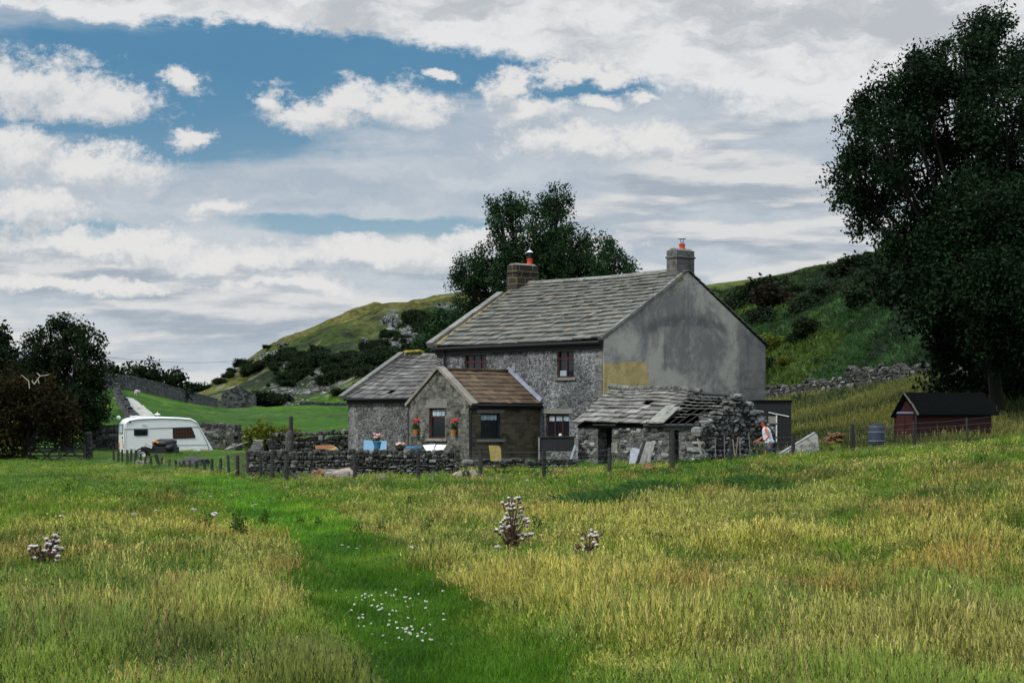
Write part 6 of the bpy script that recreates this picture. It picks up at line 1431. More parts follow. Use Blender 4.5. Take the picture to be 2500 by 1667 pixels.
mb = MB(); mb.stone((-.325, -.035, 1.625), (.018, .022, .014), pw=1, jit=.0); mb.stone((-.325, .035, 1.625), (.018, .022, .014), pw=1, jit=0); mb.build('eyes', M_BLACK, per)
skin('vest', [(.0, 0, .93), (-.02, 0, 1.05), (-.07, 0, 1.22), (-.125, 0, 1.36), (-.165, 0, 1.43), (-.11, -.13, 1.385), (-.13, .13, 1.38)], [(0, 1), (1, 2), (2, 3), (3, 4), (3, 5), (3, 6)], [(.175, .20), (.155, .18), (.155, .18), (.14, .175), .075, .085, .085], M_VEST, per, 1)
skin('shorts', [(0, 0, .92), (0, 0, .86), (0, -.10, .76), (-.015, -.11, .56), (0, .10, .76), (-.04, .11, .56)], [(0, 1), (1, 2), (2, 3), (1, 4), (4, 5)], [(.165, .195), (.165, .20), .125, .12, .125, .12], M_SHORTS, per, 1)
mb = MB(); mb.lathe([(.118, 0), (.120, .03), (.108, .085), (.07, .125), (.02, .135)], n_=18); mb.prism([(-.24, 0), (-.10, 0), (-.10, .015), (-.24, .008)], -.075, .075, 'y'); cp = mb.build('cap', M_CAP, per, smooth=False); cp.location = (-.245, 0, 1.645); cp.rotation_euler = (0, R(-14), 0)
mb = MB(); 
for sy in (-.11, .11): mb.stone((-.03 if sy < 0 else -.10, sy, .04), (.28, .11, .10), pw=.8, jit=.03)
mb.build('shoes', M_BLACK, per)
# pale flowering shrub the person is tending
rs = np.random.RandomState(77); q0 = P(1855, 1118, 64.6); q0.z = gz(q0.x, q0.y)
fl = thing('flowering_shrub', 'straggling creamy-white flowered shrub beside the bending person', 'shrub', q0); kk = 64.6/F
cc = np.array([[((u-1855)*kk), rs.uniform(-.3, .3), (1118-v)*kk+(P(1855, 1118, 64.6).z-q0.z)] for u, v in ((1850, 1090), (1862, 1085), (1845, 1100), (1868, 1100), (1840, 1112), (1856, 1108), (1875, 1110), (1860, 1118), (1835, 1118), (1850, 1118))])
V, t = leaf_cloud(cc, np.full(len(cc), .22), 40, .09, rs); np_mesh('foliage', V, 4, t, M_LF_WEED, fl)
V, t = leaf_cloud(cc+np.array([0, -.1, .06]), np.full(len(cc), .22), 9, .07, rs); np_mesh('blossom', V, 4, t, M_COPEB, fl)
# nettles and weeds round the yard
def weeds(label, u, v, Y, wpx, hpx, m=M_LF_WEED, n_=24, size=.11, cat='weeds', name='nettle_patch', dy=.5):
    k = Y/F; p = P(u, v, Y); p.z = gz(p.x, p.y); r = thing(name, label, cat, p); rs = np.random.RandomState(int(u+v)); h = hpx*k
    cc = []; mb = MB()
    for i in range(n_):
        x = rs.uniform(-.5, .5)*wpx*k; y = rs.uniform(-dy, dy); hh = h*rs.uniform(.5, 1)
        mb.tube([(x, y, -.05), (x+rs.uniform(-.05, .05), y, hh*.6), (x+rs.uniform(-.08, .08), y, hh)], [.012, .01, .005], 4)
        for q_ in np.arange(min(.12, hh*.5), hh+.01, .13): cc.append((x, y, q_))
    V, t = leaf_cloud(np.array(cc), np.full(len(cc), .12), 9, size, rs); np_mesh('foliage', V, 4, t, m, r); mb.build('stems', M_LF_WEED, r); return r
weeds('bright green nettles left of the person in the vegetable patch', 1715, 1128, 64, 34, 26)
weeds('green nettles in front of the second doorway of the outbuilding', 1668, 1140, 63, 30, 26)
weeds('green vegetable plants between the garden canes', 1800, 1124, 64, 50, 22)
weeds('broad patch of dark green weeds in front of the red shed wall', 2400, 1052, 69, 130, 26, n_=60, dy=1.)
weeds('green weeds growing on the left part of the garden wall', 700, 1100, 63, 40, 7, n_=14, size=.07)
weeds('small green plants on the garden wall before the blue board', 880, 1102, 62.8, 40, 7, n_=14, size=.07)
weeds('rough green growth against the outbuilding wall by the dark doorway', 1500, 1142, 64, 50, 14, n_=30)
weeds('tall grass-green weeds in front of the low shadowed wall', 1270, 1150, 62, 160, 14, n_=60, size=.14)
weeds('dark green clump of rushes in the rough grass beyond the fence, left of the barrel', 2010, 1092, 66, 60, 24, n_=20, m=M_LF_BR)

for (u, v, w_, h_, lab) in ((1985, 985, 90, 20, 'dark green low shrub growth under the tumbledown wall on the bank'), (2080, 975, 90, 22, 'darker green shrub growth on the bank left of the red shed roof'), (1975, 1040, 26, 18, 'small round dark shrub on the bank right of the black shed'), (2120, 1010, 60, 16, 'bright green hummock of growth left of the red shed')):
    weeds(lab, u, v, hit(u, v, 60).y, w_, h_, M_LF_WEED if 'bright' in lab else M_LF_MID, 60, .16, 'shrub', 'bank_shrub', 1.2)
# scree and boulders on the left hill: countless stones; the crags are things of their own
rs_ = random.Random(5)
def scree(label, spots_, n_, sz):
    mb = MB(); o0 = hit(spots_[0][0], spots_[0][1], 330)
    for _ in range(n_):
        u, v, su, sv = spots_[rs_.randrange(len(spots_))]; p = hit(rs_.gauss(u, su), rs_.gauss(v, sv), 330)
        if p.y < 337 or p.y > 460: continue
        s_ = rs_.uniform(*sz); mb.box(p-o0, (s_*rs_.uniform(.7, 1.6), s_, s_*rs_.uniform(.5, 1)), Matrix.Rotation(rs_.uniform(0, 3), 3, 'Z')@Matrix.Rotation(rs_.uniform(-.5, .5), 3, 'X'), jit=s_*.18)
    o = mb.build('scree', M_SCREE, None, loc=o0); tag(o, label, 'scree', kind='stuff')
M_SCREE = m_simple('pale_limestone', (.15, .155, .16), .95, .6, 2, .5, dirt=(.05, .055, .045), dscale=.8)
scree('pale scree fan spilling down the right part of the hill', [(990, 835, 22, 12), (1010, 822, 16, 10), (965, 850, 14, 9)], 800, (.3, .7))
scree('white boulders scattered at the foot of the hill beside the annex', [(735, 955, 26, 10), (715, 985, 18, 6), (790, 945, 22, 8)], 130, (.25, .6))
scree('grey stones scattered on the left shoulder of the hill', [(665, 878, 14, 8), (705, 890, 14, 6)], 90, (.4, 1.1))
for (u, v, w_, h_, lab) in ((965, 800, 34, 34, 'tall pale limestone crag high on the hill'), (940, 790, 16, 22, 'narrow crag left of the tall limestone crag'), (890, 840, 18, 18, 'blocky grey crag in the middle of the hill'), (918, 858, 20, 16, 'small pale crag beneath the blocky one'), (1090, 764, 40, 10, 'low grey outcrop near the skyline beside the ash tree'), (690, 845, 26, 10, 'dark outcrop on the left skyline of the hill')):
    p = hit(u, v, 330); k = p.y/F; mb = MB()
    for _ in range(26): mb.stone((rs_.uniform(-.5, .5)*w_*k, rs_.uniform(-1, .5), rs_.uniform(-.1, .7)*h_*k), (rs_.uniform(.12, .4)*w_*k*.6, rs_.uniform(.8, 2), rs_.uniform(.25, .6)*h_*k*.7), Matrix.Rotation(rs_.uniform(-.3, .3), 3, 'Y'), pw=.45, jit=.2)
    o = mb.build('crag', M_SCREE, None, loc=p); tag(o, lab, 'crag')
M_RUSH = m_leaf('rush_blade', (.022, .065, .018), (.085, .18, .045), None, .3)
# ------------------------------------------------------------------ thistles and other meadow plants
def thistle(label, u, v, Y, heads, stems_to, hs=.05, down=.8, leafy=.0, seed=1, name='thistle', cat='thistle'):
    """heads: list of (u,v) pixel positions of seed heads read as real offsets from the base"""
    p = P(u, v, Y); g = gz(p.x, p.y); p.z = g; r = thing(name, label, cat, p); rs = random.Random(seed); k = Y/F; zoff = P(u, v, Y).z-g
    mb = MB(); hd = MB(); dn = MB()
    for (hu, hv) in heads:
        x, z = (hu-u)*k, (v-hv)*k+zoff; y = rs.uniform(-.14, .14); b = Vector((x*.12+rs.uniform(-.04, .04), y*.2, 0)); t = Vector((x, y, z)); m1 = b.lerp(t, .5)+Vector((-(x)*.22, 0, .02))
        mb.tube([b, m1, t.lerp(m1, .3), t], [.012, .010, .008, .006], 5)
        for q_ in range(4):
            c_ = b.lerp(m1, rs.random()); mb.stone(c_+Vector((rs.uniform(-.05, .05), rs.uniform(-.03, .03), 0)), (rs.uniform(.06, .14), .02, .03), Matrix.Rotation(rs.uniform(-1.2, 1.2), 3, 'Y'), pw=1, jit=.3)
        for q_ in range(3):
            t2 = t+Vector((rs.uniform(-.06, .06), rs.uniform(-.06, .06), rs.uniform(-.09, .03))) if q_ else t
            hd.stone(t2, (hs*.75, hs*.75, hs), pw=1, jit=.18)
            if rs.random() < down: dn.stone(t2+Vector((rs.uniform(-.01, .01), -.004, hs*.45)), (hs*1.25, hs*1.2, hs*.85), pw=1, jit=.28)
    mb.build('stalks', M_THIST if not leafy else M_LF_WEED, r); hd.build('seed_heads', M_HEAD, r)
    if dn.v: dn.build('down', M_DOWN, r)
    if leafy:
        rn = np.random.RandomState(seed); cc = [(rn.uniform(-.14, .14)*(1-z/.8), rn.uniform(-.1, .1), z) for z in np.arange(.05, leafy, .05) for _ in range(3)]
        V, t = leaf_cloud(np.array(cc), np.full(len(cc), .07), 8, .10, rn, droop=-.2); np_mesh('leaves', V, 4, t, M_LF_BUSH, r)
    return r
Z1 = lambda x, y: (1180+x/7.35, 1190+y/7.352)
hs_ = [(455, 220), (460, 300), (520, 340), (640, 200), (560, 220), (660, 380), (530, 510), (700, 520), (760, 580), (780, 630), (395, 550), (320, 660), (430, 640), (450, 730), (580, 690), (210, 770), (650, 870), (760, 860), (840, 850), (290, 1100), (350, 290), (500, 400), (420, 480), (490, 580), (380, 800), (600, 560), (330, 730)]
thistle('tall thistle gone to white fluffy seed standing in the middle of the meadow', 1248, 1347, 28, [Z1(*h) for h in hs_], None, .044, .75, seed=3)
thistle('shorter brown seeding thistle to the right of the tall fluffy one', 1436, 1368, 26.2, [Z1(*h) for h in ((1830, 850), (1900, 880), (1995, 810), (2050, 890), (1690, 1010), (1740, 1060), (1680, 1080), (1975, 990), (1840, 1080), (1800, 1150))], None, .045, .4, seed=5)
Z2 = lambda x, y: (40+x/9.8, 1270+y/9.8)
thistle('many-stemmed brown thistle with pale down at the left edge of the meadow', 112, 1404, 24.2, [Z2(*h) for h in ((360, 800), (410, 650), (480, 640), (440, 750), (640, 600), (620, 680), (720, 470), (850, 400), (960, 380), (990, 410), (820, 540), (760, 680), (830, 700), (950, 680), (940, 740), (1010, 700), (950, 820), (1040, 870), (700, 740), (920, 540))], None, .045, .6, seed=6)
small = [(1157, 1232, 39), (1106, 1178, 52), (1291, 1160, 54), (1396, 1206, 45), (864, 1233, 43), (1052, 1200, 47), (622, 1236, 42), (519, 1213, 46), (476, 1252, 39), (323, 1268, 37), (260, 1196, 48), (322, 1186, 50), (347, 1190, 50), (152, 1280, 36), (672, 1206, 46), (1620, 1180, 56), (1252, 1176, 54), (700, 1184, 52), (2300, 1340, 30), (1012, 1360, 27), (386, 1256, 38), (520, 1270, 37)]
proto_t = thistle('x', 1157, 1262, 38, [(1157, 1234), (1161, 1232), (1153, 1238)], None, .05, .9, seed=8, name='seeding_weed', cat='weed stalk')
for i, (u, v, Y) in enumerate(small):
    zt = CH+(VH-v)*Y/F; x = X(u, Y); g = gz(x, Y); sc = max(.5, min(1.7, (zt-g)/.46)); lab = 'thin single-stemmed weed topped with a white seed head '+('left of the path' if u < 800 else 'right of the path')
    if i == 0: proto_t.location = (x, Y, g); proto_t.scale = (1, 1, sc); proto_t['label'] = lab; proto_t['group'] = 'seed-headed weeds '+lab[-18:]
    else: dup(proto_t, (x, Y, g), random.uniform(0, 6), lab, 'seed-headed weeds '+lab[-18:], (1, 1, sc))
dk = [(868, 1305, 36), (945, 1300, 36), (925, 1305, 37), (785, 1290, 38), (1045, 1305, 34), (188, 1330, 33), (1320, 1300, 40), (575, 1300, 36), (590, 1304, 35), (640, 1285, 38), (740, 1280, 40), (1240, 1275, 40), (1000, 1240, 47), (1135, 1215, 52), (450, 1210, 50), (420, 1215, 49), (160, 1210, 52), (1840, 1345, 30), (500, 1295, 34), (1600, 1330, 30), (280, 1220, 50), (60, 1230, 50)]
pd_ = weeds('x', 868, 1325, 32, 34, 62, M_LF_WEED, 7, .06, 'weed', 'dark_weed', .15)
for i, (u, v, Y) in enumerate(dk):
    v0 = v; p = hit(u, v0+8); sc = random.uniform(.5, .85); lab = 'dark green leafy thistle plant in the meadow '+('left of the path near the fence' if u < 700 and v < 1240 else 'close beside the path' if u < 1060 else 'right of the path')
    if i == 0: pd_.location = p; pd_['label'] = lab; pd_.scale = (.7, .7, .7); pd_['group'] = lab[11:]
    else: dup(pd_, p, random.uniform(0, 6), lab, lab[11:], (sc, sc, sc*random.uniform(.8, 1.3)))
for (u, v, w_, h_, lab, n_) in ((1500, 1240, 120, 26, 'long dark green clump of coarse rushes right of the tall fluffy thistle', 90), (1590, 1215, 110, 26, 'dark green rush clump behind the long one in the middle of the meadow', 80), (1420, 1246, 60, 24, 'dark green rush tuft at the left end of the long clump', 40), (1840, 1190, 70, 16, 'small dark rush clump high on the right side of the meadow', 40), (1900, 1210, 60, 14, 'second small dark rush clump on the right side of the meadow', 30)):
    p = hit(u, v); k = p.y/F; r = thing('rush_clump', lab, 'rushes', p); rs = np.random.RandomState(u); N_ = n_*24
    x = rs.uniform(-.5, .5, N_)*w_*k; y = rs.uniform(-.6, .6, N_); h = .10+h_*k*rs.uniform(.5, 1.25, N_)*1.15*(.35+.65*np.cos(np.clip(x/(w_*k), -.5, .5)*2.6)); lx = rs.normal(0, .10, N_); ww = .0065
    V = np.stack([np.stack([x-ww, y, x*0-.05], 1), np.stack([x+ww, y, x*0-.05], 1), np.stack([x+lx+ww*.6, y, h*.7], 1), np.stack([x+lx*1.9, y, h], 1)], 1).reshape(-1, 3)
    np_mesh('blades', V, 4, rs.random(N_), M_RUSH, r)
# white umbels on the mown path
Z3 = lambda x, y: (780+x/5.88, 1420+y/5.88)
um = [(475, 290), (600, 320), (650, 290), (680, 330), (640, 340), (700, 340), (780, 330), (880, 295), (980, 295), (1030, 290), (1140, 262), (1100, 320), (1060, 335), (1215, 345), (1300, 320), (1310, 362), (1430, 322), (1760, 285), (265, 280), (230, 360), (290, 350), (240, 378), (400, 340), (520, 360), (580, 360), (560, 395), (740, 385), (430, 425), (915, 435), (1215, 430), (1330, 435), (1490, 435), (1520, 425), (1275, 470), (470, 497), (455, 540), (775, 488), (870, 490), (860, 525), (820, 545), (635, 558), (950, 540), (1020, 550), (1105, 548), (1505, 545), (2005, 545), (2135, 605), (1735, 610), (1820, 660), (970, 615), (1020, 650), (1245, 618), (1380, 650), (500, 685), (635, 690), (655, 755), (430, 738), (735, 720), (1030, 745), (1080, 750), (1060, 770), (1160, 785), (1270, 780), (1130, 832), (1190, 830), (1265, 825), (1330, 820), (1345, 840), (1440, 822), (1565, 830), (1285, 862), (1370, 870), (1520, 780), (1605, 725), (410, 868), (725, 875), (800, 905), (940, 940), (960, 975), (1240, 900), (1280, 905), (1340, 920), (1190, 940), (1230, 942), (1415, 950), (1505, 975), (1595, 950), (1640, 980), (1850, 1040), (1490, 1210), (1520, 1240), (1925, 1190), (2025, 1300), (2040, 1385), (805, 1365), (370, 815), (520, 790)]
mb = MB()
for k in range(14):
    a = random.uniform(0, 6.28); rr = random.uniform(0, .030); mb.stone((rr*math.cos(a), rr*math.sin(a), .12+random.uniform(-.004, .006)), (.020, .020, .012), pw=1, jit=.2)
    
umh = mb.build('yarrow_flower', M_FLWHITE); mb2 = MB(); mb2.tube([(0, 0, -.02), (0, 0, .12)], .003, 4); st_ = mb2.build('stem', M_LF_WEED, umh)
LU = 'small flat white flower head among the scattered cluster in the path turf'
tag(umh, LU, 'flower', 'white flowers in the path')
for i, (x_, y_) in enumerate(um):
    u, v = Z3(x_, y_); p = hit(u, v+5, 10)
    sc = random.uniform(.28, .55)
    if i == 0: umh.location = p; umh.scale = (sc,)*3
    else:
        c_ = umh.copy(); C.objects.link(c_); c_.location = p; c_.scale = (sc, sc, random.uniform(.7, 1.2)); c_.rotation_euler = (random.uniform(-.3, .3), random.uniform(-.3, .3), random.uniform(0, 6)); c2 = st_.copy(); C.objects.link(c2); c2.parent = c_
for (u, v) in ((880, 1342), (850, 1345), (835, 1340), (905, 1350), (870, 1350), (1170, 1345), (500, 1483), (674, 1458), (2408, 1331)):
    p = hit(u, v+5, 10); c_ = umh.copy(); C.objects.link(c_); c_.location = p; c_.scale = (.75, .75, .8); c2 = st_.copy(); C.objects.link(c2); c2.parent = c_

# ------------------------------------------------------------------ grass
m_, n = mat('meadow_grass'); t_ = n.attr('tint', 'INSTANCER'); r_ = n.attr('rnd', out='Fac')
hd_ = n.attr('seed', out='Fac'); g_ = n.ramp(r_, 0, 1, .30, 1.75)
c_ = n.vm('SCALE', t_, g_); c_ = n.mix(n.m('MULTIPLY', hd_, .8), c_, n.vm('SCALE', n.vm('ADD', n.vm('SCALE', t_, .7), (.13, .105, .045)), g_))
n.out(c_, .55, None, 0, .25, .38); M_GRASS = m_
def tuft(name, seed, nb, rad, hmin, hmax, wid, lean=.35, heads=0, hh=.5, seg=3, hw=.010):
    rs = np.random.RandomState(seed); V = []; rn = []; sd2 = []
    def blade(x, y, h, w_, ln, curve, isd, r_v):
        an = rs.uniform(0, 6.28); dx_, dy_ = math.cos(an)*ln, math.sin(an)*ln; fa = rs.uniform(0, 3.14); fx, fy = math.cos(fa)*w_/2, math.sin(fa)*w_/2
        prev = None
        for s_ in range(seg+1):
            t = s_/seg; z = h*t*(1-.25*ln*t); px_, py_ = x+dx_*h*t**curve, y+dy_*h*t**curve; ww = (1-t*.85)
            cur = ((px_-fx*ww, py_-fy*ww, z), (px_+fx*ww, py_+fy*ww, z))
            if prev: V.extend([prev[0], prev[1], cur[1], cur[0]]); rn.append(r_v); sd2.append(isd)
            prev = cur
        return prev
    for _ in range(nb):
        a, q_ = rs.uniform(0, 6.28), rad*math.sqrt(rs.random()); blade(q_*math.cos(a), q_*math.sin(a), rs.uniform(hmin, hmax), wid*rs.uniform(.6, 1.3), abs(rs.normal(0, lean))+.08, 1.8, 0., rs.random())
    for _ in range(heads):
        a, q_ = rs.uniform(0, 6.28), rad*math.sqrt(rs.random()); h = hh*rs.uniform(.7, 1.15); rv = rs.random()
        e = blade(q_*math.cos(a), q_*math.sin(a), h, wid*.45, abs(rs.normal(0, lean*.5))+.03, 1.6, .7, rv); c0 = np.array(e[0])
        for k in range(5):
            z0 = c0+np.array([rs.normal(0, .006), rs.normal(0, .006), -.035*k*hh/.5]); d_ = np.array([rs.normal(0, hw), rs.normal(0, hw), .045*hh/.5]); w2 = np.array([rs.normal(0, hw*.8), rs.normal(0, hw*.8), 0])
            V.extend([z0-w2*.3, z0+w2, z0+d_+w2*.4, z0+d_-w2*.6]); rn.append(rv); sd2.append(1.)
    o = np_mesh(name, np.array(V), 4, rn, M_GRASS, None, link=False); a = o.data.attributes.new('seed', 'FLOAT', 'FACE'); a.data.foreach_set('value', np.array(sd2, np.float32)); return o
pc = bpy.data.collections.new('grass_tufts')
PR_ = []
for i in range(3): PR_.append(tuft('t', 200+i, 90, .14, .12, .36, .0045, .38, 3, .42, 4, .0035))                    # 0-2 near green
for i in range(3): PR_.append(tuft('t', 210+i, 64, .14, .10, .34, .0042, .34, 20, .50, 4, .004))                   # 3-5 near straw
for i in range(3): PR_.append(tuft('t', 220+i, 90, .26, .16, .38, .010, .36, 5, .44, 3, .006))               # 6-8 mid green
for i in range(3): PR_.append(tuft('t', 230+i, 64, .26, .14, .36, .009, .34, 20, .50, 3, .006))              # 9-11 mid straw
for i in range(3): PR_.append(tuft('t', 240+i, 130, .50, .18, .42, .018, .34, 8, .46, 2, .011))              # 12-14 far green
for i in range(3): PR_.append(tuft('t', 250+i, 96, .50, .16, .40, .016, .32, 30, .50, 2, .011))              # 15-17 far straw
for i in range(3): PR_.append(tuft('t', 260+i, 90, .16, .03, .085, .0065, .6, 0, .1, 2))                     # 18-20 short path turf
for i in range(3): PR_.append(tuft('t', 270+i, 34, .55, .25, .60, .075, .9, 0, .1, 2))                       # 21-23 bracken-like
for i in range(3): PR_.append(tuft('t', 280+i, 12, .07, .10, .26, .030, .6, 0, .1, 4))                       # 24-26 broad leaves
for i in range(3): PR_.append(tuft('t', 290+i, 6, .12, .20, .40, .0035, .3, 4, .56, 4, .004))                 # 27-29 tall bents
for i, o in enumerate(PR_): o.name = 'tuft_%02d' % i; pc.objects.link(o)
def scatter(name, label, cat, pts, kind, scale, tint, tilt, seed):
    n_ = len(pts); me = bpy.data.meshes.new(name); me.vertices.add(n_); me.vertices.foreach_set('co', pts.astype(np.float32).ravel())
    def at(nm, typ, key, val): a = me.attributes.new(nm, typ, 'POINT'); a.data.foreach_set(key, val)
    at('kind_i', 'INT', 'value', kind.astype(np.int32)); at('sc', 'FLOAT_VECTOR', 'vector', scale.astype(np.float32).ravel())
    rs = np.random.RandomState(seed); rot = np.stack([tilt[:, 0], tilt[:, 1], rs.uniform(0, 6.28, n_)], 1); at('rot', 'FLOAT_VECTOR', 'vector', rot.astype(np.float32).ravel())
    at('tint', 'FLOAT_VECTOR', 'vector', tint.astype(np.float32).ravel())
    o = bpy.data.objects.new(name, me); C.objects.link(o); tag(o, label, cat, kind='stuff')
    ng = bpy.data.node_groups.new(name, 'GeometryNodeTree'); ng.interface.new_socket('Geometry', in_out='INPUT', socket_type='NodeSocketGeometry'); ng.interface.new_socket('Geometry', in_out='OUTPUT', socket_type='NodeSocketGeometry')
    gi = ng.nodes.new('NodeGroupInput'); go = ng.nodes.new('NodeGroupOutput'); ip = ng.nodes.new('GeometryNodeInstanceOnPoints'); ci = ng.nodes.new('GeometryNodeCollectionInfo')
    ci.inputs['Collection'].default_value = pc; ci.inputs['Separate Children'].default_value = True; ci.inputs['Reset Children'].default_value = True
    def na(nm, t): q_ = ng.nodes.new('GeometryNodeInputNamedAttribute'); q_.data_type = t; q_.inputs['Name'].default_value = nm; return q_.outputs['Attribute']
    L_ = ng.links; L_.new(gi.outputs[0], ip.inputs['Points']); L_.new(ci.outputs[0], ip.inputs['Instance']); ip.inputs['Pick Instance'].default_value = True
    L_.new(na('kind_i', 'INT'), ip.inputs['Instance Index'])
    er = ng.nodes.new('FunctionNodeEulerToRotation'); L_.new(na('rot', 'FLOAT_VECTOR'), er.inputs[0]); L_.new(er.outputs[0], ip.inputs['Rotation']); L_.new(na('sc', 'FLOAT_VECTOR'), ip.inputs['Scale']); L_.new(ip.outputs[0], go.inputs[0])
    md = o.modifiers.new('scatter', 'NODES'); md.node_group = ng; return o
rs = np.random.RandomState(1234)
def in_poly(x, y, poly):
    ins = np.zeros(len(x), bool); j = len(poly)-1
    for i in range(len(poly)):
        xi, yi = poly[i]; xj, yj = poly[j]; c_ = ((yi > y) != (yj > y)) & (x < (xj-xi)*(y-yi)/(yj-yi+1e-12)+xi); ins ^= c_; j = i
    return ins
def HL2(x, y): q_ = HP+D1*x+DN*y; return (q_.x, q_.y)
HOUSE = [HL2(-.1, .1), HL2(PX0-.2, .1), HL2(PX0-.2, PD+.1), HL2(PX1+.2, PD+.1), HL2(PX1+.2, .1), HL2(AX1+.2, .1), HL2(AX1+.2, -AD-.2), HL2(L, -W2-.2), HL2(-.1, -W2-.2)]
RU = [tuple((RO+D1*x+DN*y)[:2]) for x, y in ((RL0-.1, .1), (RL1+.1, .1), (RL1+.1, -RW), (RL0-.1, -RW))]
N = 104000
Yg = np.exp(np.where(rs.random(N) < .78, rs.uniform(math.log(11.5), math.log(118), N), rs.uniform(math.log(11.5), math.log(26), N))); Ag = rs.uniform(-.32, .33, N)
Yf = np.exp(rs.uniform(math.log(8), math.log(100), 20000)); Yg = np.concatenate([Yg, Yf]); Ag = np.concatenate([Ag, np.where(rs.random(20000) < .5, -1, 1)*rs.uniform(.31, .62, 20000)]); N += 20000; Xg = Ag*Yg
ug = U0+F*Ag; pdist = path_dist(Xg, Yg)+(fbm(Xg*1.3, Yg*1.3, 3, 55)-.5)*.7
pdist = np.maximum(0, path_dist(Xg, Yg)+(fbm(Xg*1.6, Yg*1.3, 3, 55)-.5)*.45)/path_hw(Yg)
keep = ~in_poly(Xg, Yg, HOUSE) & ~in_poly(Xg, Yg, RU) & (pdist > .80) & (Yg < np.where(ug < 560, 116, 96))
keep &= ~((ug > 560) & (ug < 1135) & (Yg > 61.5) & (rs.random(N) < .75))
yard = (Yg > 66+np.clip((600-ug)/520, 0, 1)*34) & (ug < 1500)
Xg, Yg, ug, pdist, yard = Xg[keep], Yg[keep], ug[keep], pdist[keep], yard[keep]; n_ = len(Xg)
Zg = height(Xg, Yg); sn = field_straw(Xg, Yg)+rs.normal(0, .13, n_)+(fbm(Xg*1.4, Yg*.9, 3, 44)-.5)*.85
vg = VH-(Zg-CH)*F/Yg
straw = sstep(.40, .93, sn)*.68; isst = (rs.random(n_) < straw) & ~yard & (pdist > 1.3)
Yl = Yg+rs.normal(0, 2.2, n_); lod = np.where(Yl < 24, 0, np.where(Yl < 44, 6, 12)); kind = lod+np.where(isst, 3, 0)+rs.randint(0, 3, n_)
green = lerp(v3(.045, .115, .005), v3(.125, .215, .010), rs.random(n_)); cool = (fbm(Xg/1.7, Yg/2.6, 3, 61) > .58)
green = np.where(cool[:, None], green*v3(.62, .80, 1.1), green)
strawc = lerp(v3(.25, .27, .030), v3(.50, .41, .145), rs.random(n_)); rust = (fbm(Xg/2.2+3, Yg/3.1, 3, 62) > .60)
strawc = np.where(rust[:, None], strawc*v3(.85, .62, .60), strawc)
mixk = np.clip(straw*.55+rs.normal(0, .12, n_), 0, .8)
tint = np.where(isst[:, None], lerp(strawc, green*1.5, rs.random(n_)*.35), lerp(green, np.broadcast_to(v3(.19, .20, .02), green.shape), mixk))
olv = sstep(.5, .7, fbm(Xg/6+1, Yg/8, 3, 64)); tint = tint*(1+.25*(olv[:, None]-.5)*v3(1, .6, .2))
deep = sstep(.54, .64, fbm(Xg/1.3+8, Yg/1.8, 3, 66)); tint = tint*(1-.42*deep[:, None]*np.where(isst[:, None], .45, 1))
tint = tint*v3(1.14, 1.16, .95)
br_l = (rs.random(n_) < .035) & (Yg < 45) & ~yard & (pdist > 1.2); bent = (rs.random(n_) < .030) & (Yg < 40) & ~yard & (pdist > 1.5) & ~br_l
kind = np.where(br_l, 24+rs.randint(0, 3, n_), np.where(bent, 27+rs.randint(0, 3, n_), kind)); tint[br_l] = lerp(v3(.035, .085, .015), v3(.07, .14, .02), rs.random(br_l.sum())); tint[bent] = lerp(v3(.22, .14, .06), v3(.36, .28, .13), rs.random(bent.sum()))
tint[yard] = lerp(v3(.06, .14, .012), v3(.09, .19, .02), rs.random(yard.sum()))
patch = np.clip(fbm(Xg/1.1, Yg/1.6, 3, 63)*1.5-.2, .35, 1.15)
hsc = (.72+.55*rs.random(n_))*patch; hsc *= np.clip(.35+.9*(pdist-.8)*path_hw(Yg)/.6, .32, 1); hsc[(pdist < 3.2) & (Yg > 30)] *= .55; hsc[yard] *= .45; hsc *= np.interp(Yg, [12, 22, 40, 56, 75, 110], [.98, .88, .64, .42, .36, .42])
rsc = .8+.5*rs.random(n_)
hsc[(ug < 640) & (Yg > 50)] *= .62
for (tx_, ty_) in ((X(1248, 28), 28), (X(1436, 26.2), 26.2), (X(112, 24.2), 24.2)):
    nr_ = (np.abs(Xg-tx_*Yg/ty_) < .55) & (Yg < ty_+.3) & (Yg > ty_-4); hsc[nr_] *= .5
sc = np.stack([rsc, rsc, hsc*1.08], 1); wind = fbm(Xg/4, Yg/4, 2, 65)-.5
tilt = np.stack([rs.normal(0, .17, n_), rs.normal(.06, .17, n_)+wind*.4], 1)
scatter('meadow_grass', 'long straw-coloured and green meadow grass covering the whole foreground', 'grass', np.stack([Xg, Yg, Zg-.02], 1), kind, sc, tint, tilt, 5)
# short turf of the trodden path
N = 60000; seglen = np.cumsum([0]+[math.hypot(b[0]-a[0], b[1]-a[1]) for a, b in zip(PATH[:-1], PATH[1:])]); Yp = np.exp(rs.uniform(math.log(10.5), math.log(66), N)); Ap = rs.uniform(-.2, .06, N); Xp = Ap*Yp
Xp, Yp = [np.concatenate([a, b]) for a, b in ((Xp, Xp+rs.normal(0, .3, N)), (Yp, Yp+rs.normal(0, .3, N)))]
k_ = path_dist(Xp, Yp)/path_hw(Yp) < 1.25; Xp, Yp = Xp[k_], Yp[k_]; n_ = len(Xp); pdp = path_dist(Xp, Yp)/path_hw(Yp)
tp = lerp(v3(.028, .090, .004), v3(.090, .205, .010), np.clip(fbm(Xp*1.1, Yp*.8, 3, 68)*1.6-.3+rs.normal(0, .15, n_), 0, 1)); yl = sstep(.55, .7, fbm(Xp/1.2, Yp/2, 3, 69)); tp = lerp(tp, np.broadcast_to(v3(.17, .24, .02), tp.shape), yl*.6)
tp = tp*np.interp(Yp, [14, 24, 34, 66], [1., 1.1, 1.45, 1.5])[:, None]
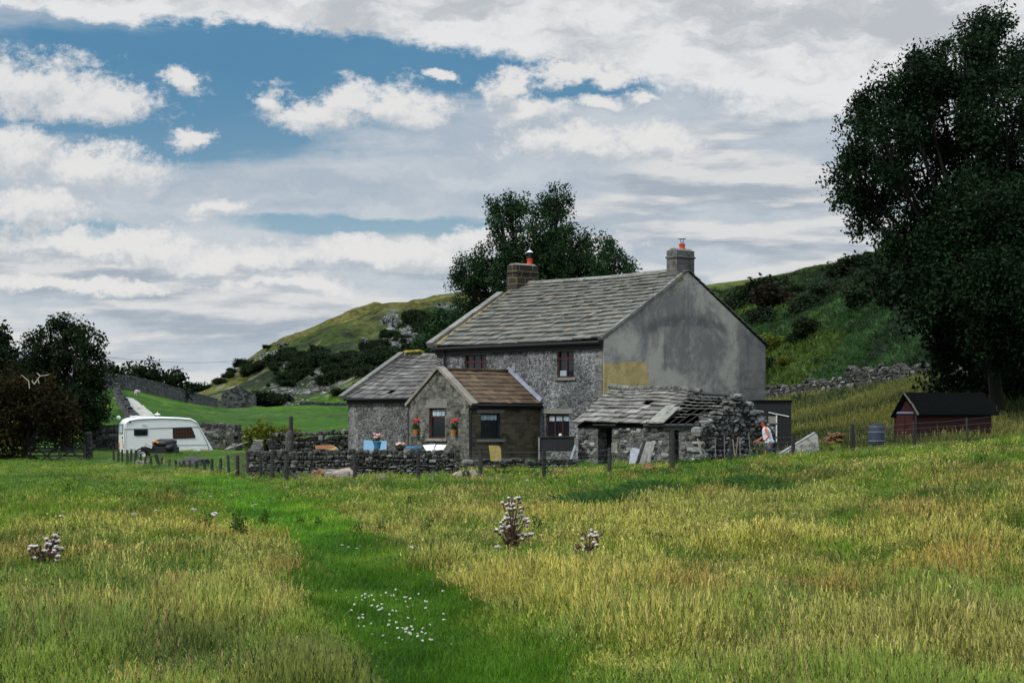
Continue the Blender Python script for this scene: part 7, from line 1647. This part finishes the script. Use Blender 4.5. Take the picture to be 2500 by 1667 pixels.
scp = np.stack([.9+.6*rs.random(n_)]*2+[(.7+.7*rs.random(n_))*(1+.8*np.clip(pdp-.6, 0, 1))*np.clip(.2+2.2*(fbm(Xp*2.2, Yp*1.6, 3, 70)-.1), .5, 2.2)], 1); scp[:, :2] *= np.clip(Yp/22, 1, 2.2)[:, None]
scatter('path_turf', 'short bright green trodden grass of the path winding towards the gap in the fence', 'grass', np.stack([Xp, Yp, height(Xp, Yp)-.01], 1), 18+rs.randint(0, 3, n_), scp, tp, rs.normal(0, .12, (n_, 2)), 6)
# rough grass on the bank right of the house, bracken on the slope above
N = 14000; Yb = rs.uniform(60, 150, N); Ab = rs.uniform(.13, .33, N); Xb = Ab*Yb; ub = U0+F*Ab; yfb = np.interp(ub, [1100, 1871, 2317, 2900], [150, 143, 104, 88])
k_ = (Yb < yfb-1) & ~in_poly(Xb, Yb, HOUSE) & ~in_poly(Xb, Yb, RU) & ~((ub > 2165) & (Yb > 74) & (Yb < 78.5) & (ub < 2440)); k_ &= ~((np.abs(ub-2045) < 48) & (Yb > 70) & (Yb < 83)); Xb, Yb = Xb[k_], Yb[k_]; n_ = len(Xb)
f_ = np.clip(fbm(Xb/5, Yb/5, 4, 74)*1.5-.25, 0, 1); f_ = sstep(.35, .75, f_); tb = lerp(v3(.022, .052, .010), v3(.13, .145, .025), f_); tb = tb*(.8+.4*rs.random(n_))[:, None]
scatter('bank_grass', 'rough olive and green grass on the bank between the farmhouse and the tumbledown wall', 'grass', np.stack([Xb, Yb, height(Xb, Yb)-.02], 1), 12+rs.randint(0, 3, n_), np.stack([1+.5*rs.random(n_)]*2+[(.7+.9*rs.random(n_))*np.where(Yb < 73, .38, 1)], 1), tb, rs.normal(0, .12, (n_, 2)), 7)
N = 46000; Yb = rs.uniform(96, 240, N); Ab = rs.uniform(.07, .34, N); Xb = Ab*Yb; ub = U0+F*Ab; yfb = np.interp(ub, [1100, 1871, 2317, 2900], [150, 143, 104, 88]); f_ = fbm(Xb/8, Yb/11, 4, 75)
k_ = (Yb > yfb+1.2) & (Yb < 214+8*(fbm(Xb/10, Yb/10, 3, 77)-.5)) & ~in_poly(Xb, Yb, HOUSE) & (rs.random(N) < sstep(.38, .52, f_)+.25); Xb, Yb, f_ = Xb[k_], Yb[k_], f_[k_]; n_ = len(Xb)
tb = lerp(v3(.010, .026, .007), v3(.034, .085, .018), sstep(.42, .62, f_)); tb = tb*(.7+.6*rs.random(n_))[:, None]; yb_ = fbm(Xb/12+4, Yb/12, 3, 78) > .60; tb[yb_] *= v3(1.9, 1.3, .8)
scatter('bracken', 'dark green bracken covering the hillside above the tumbledown wall', 'bracken', np.stack([Xb, Yb, height(Xb, Yb)-.05], 1), 21+rs.randint(0, 3, n_), np.stack([.75+.5*rs.random(n_)]*2+[.5+.5*rs.random(n_)], 1), tb, rs.normal(0, .25, (n_, 2)), 8)
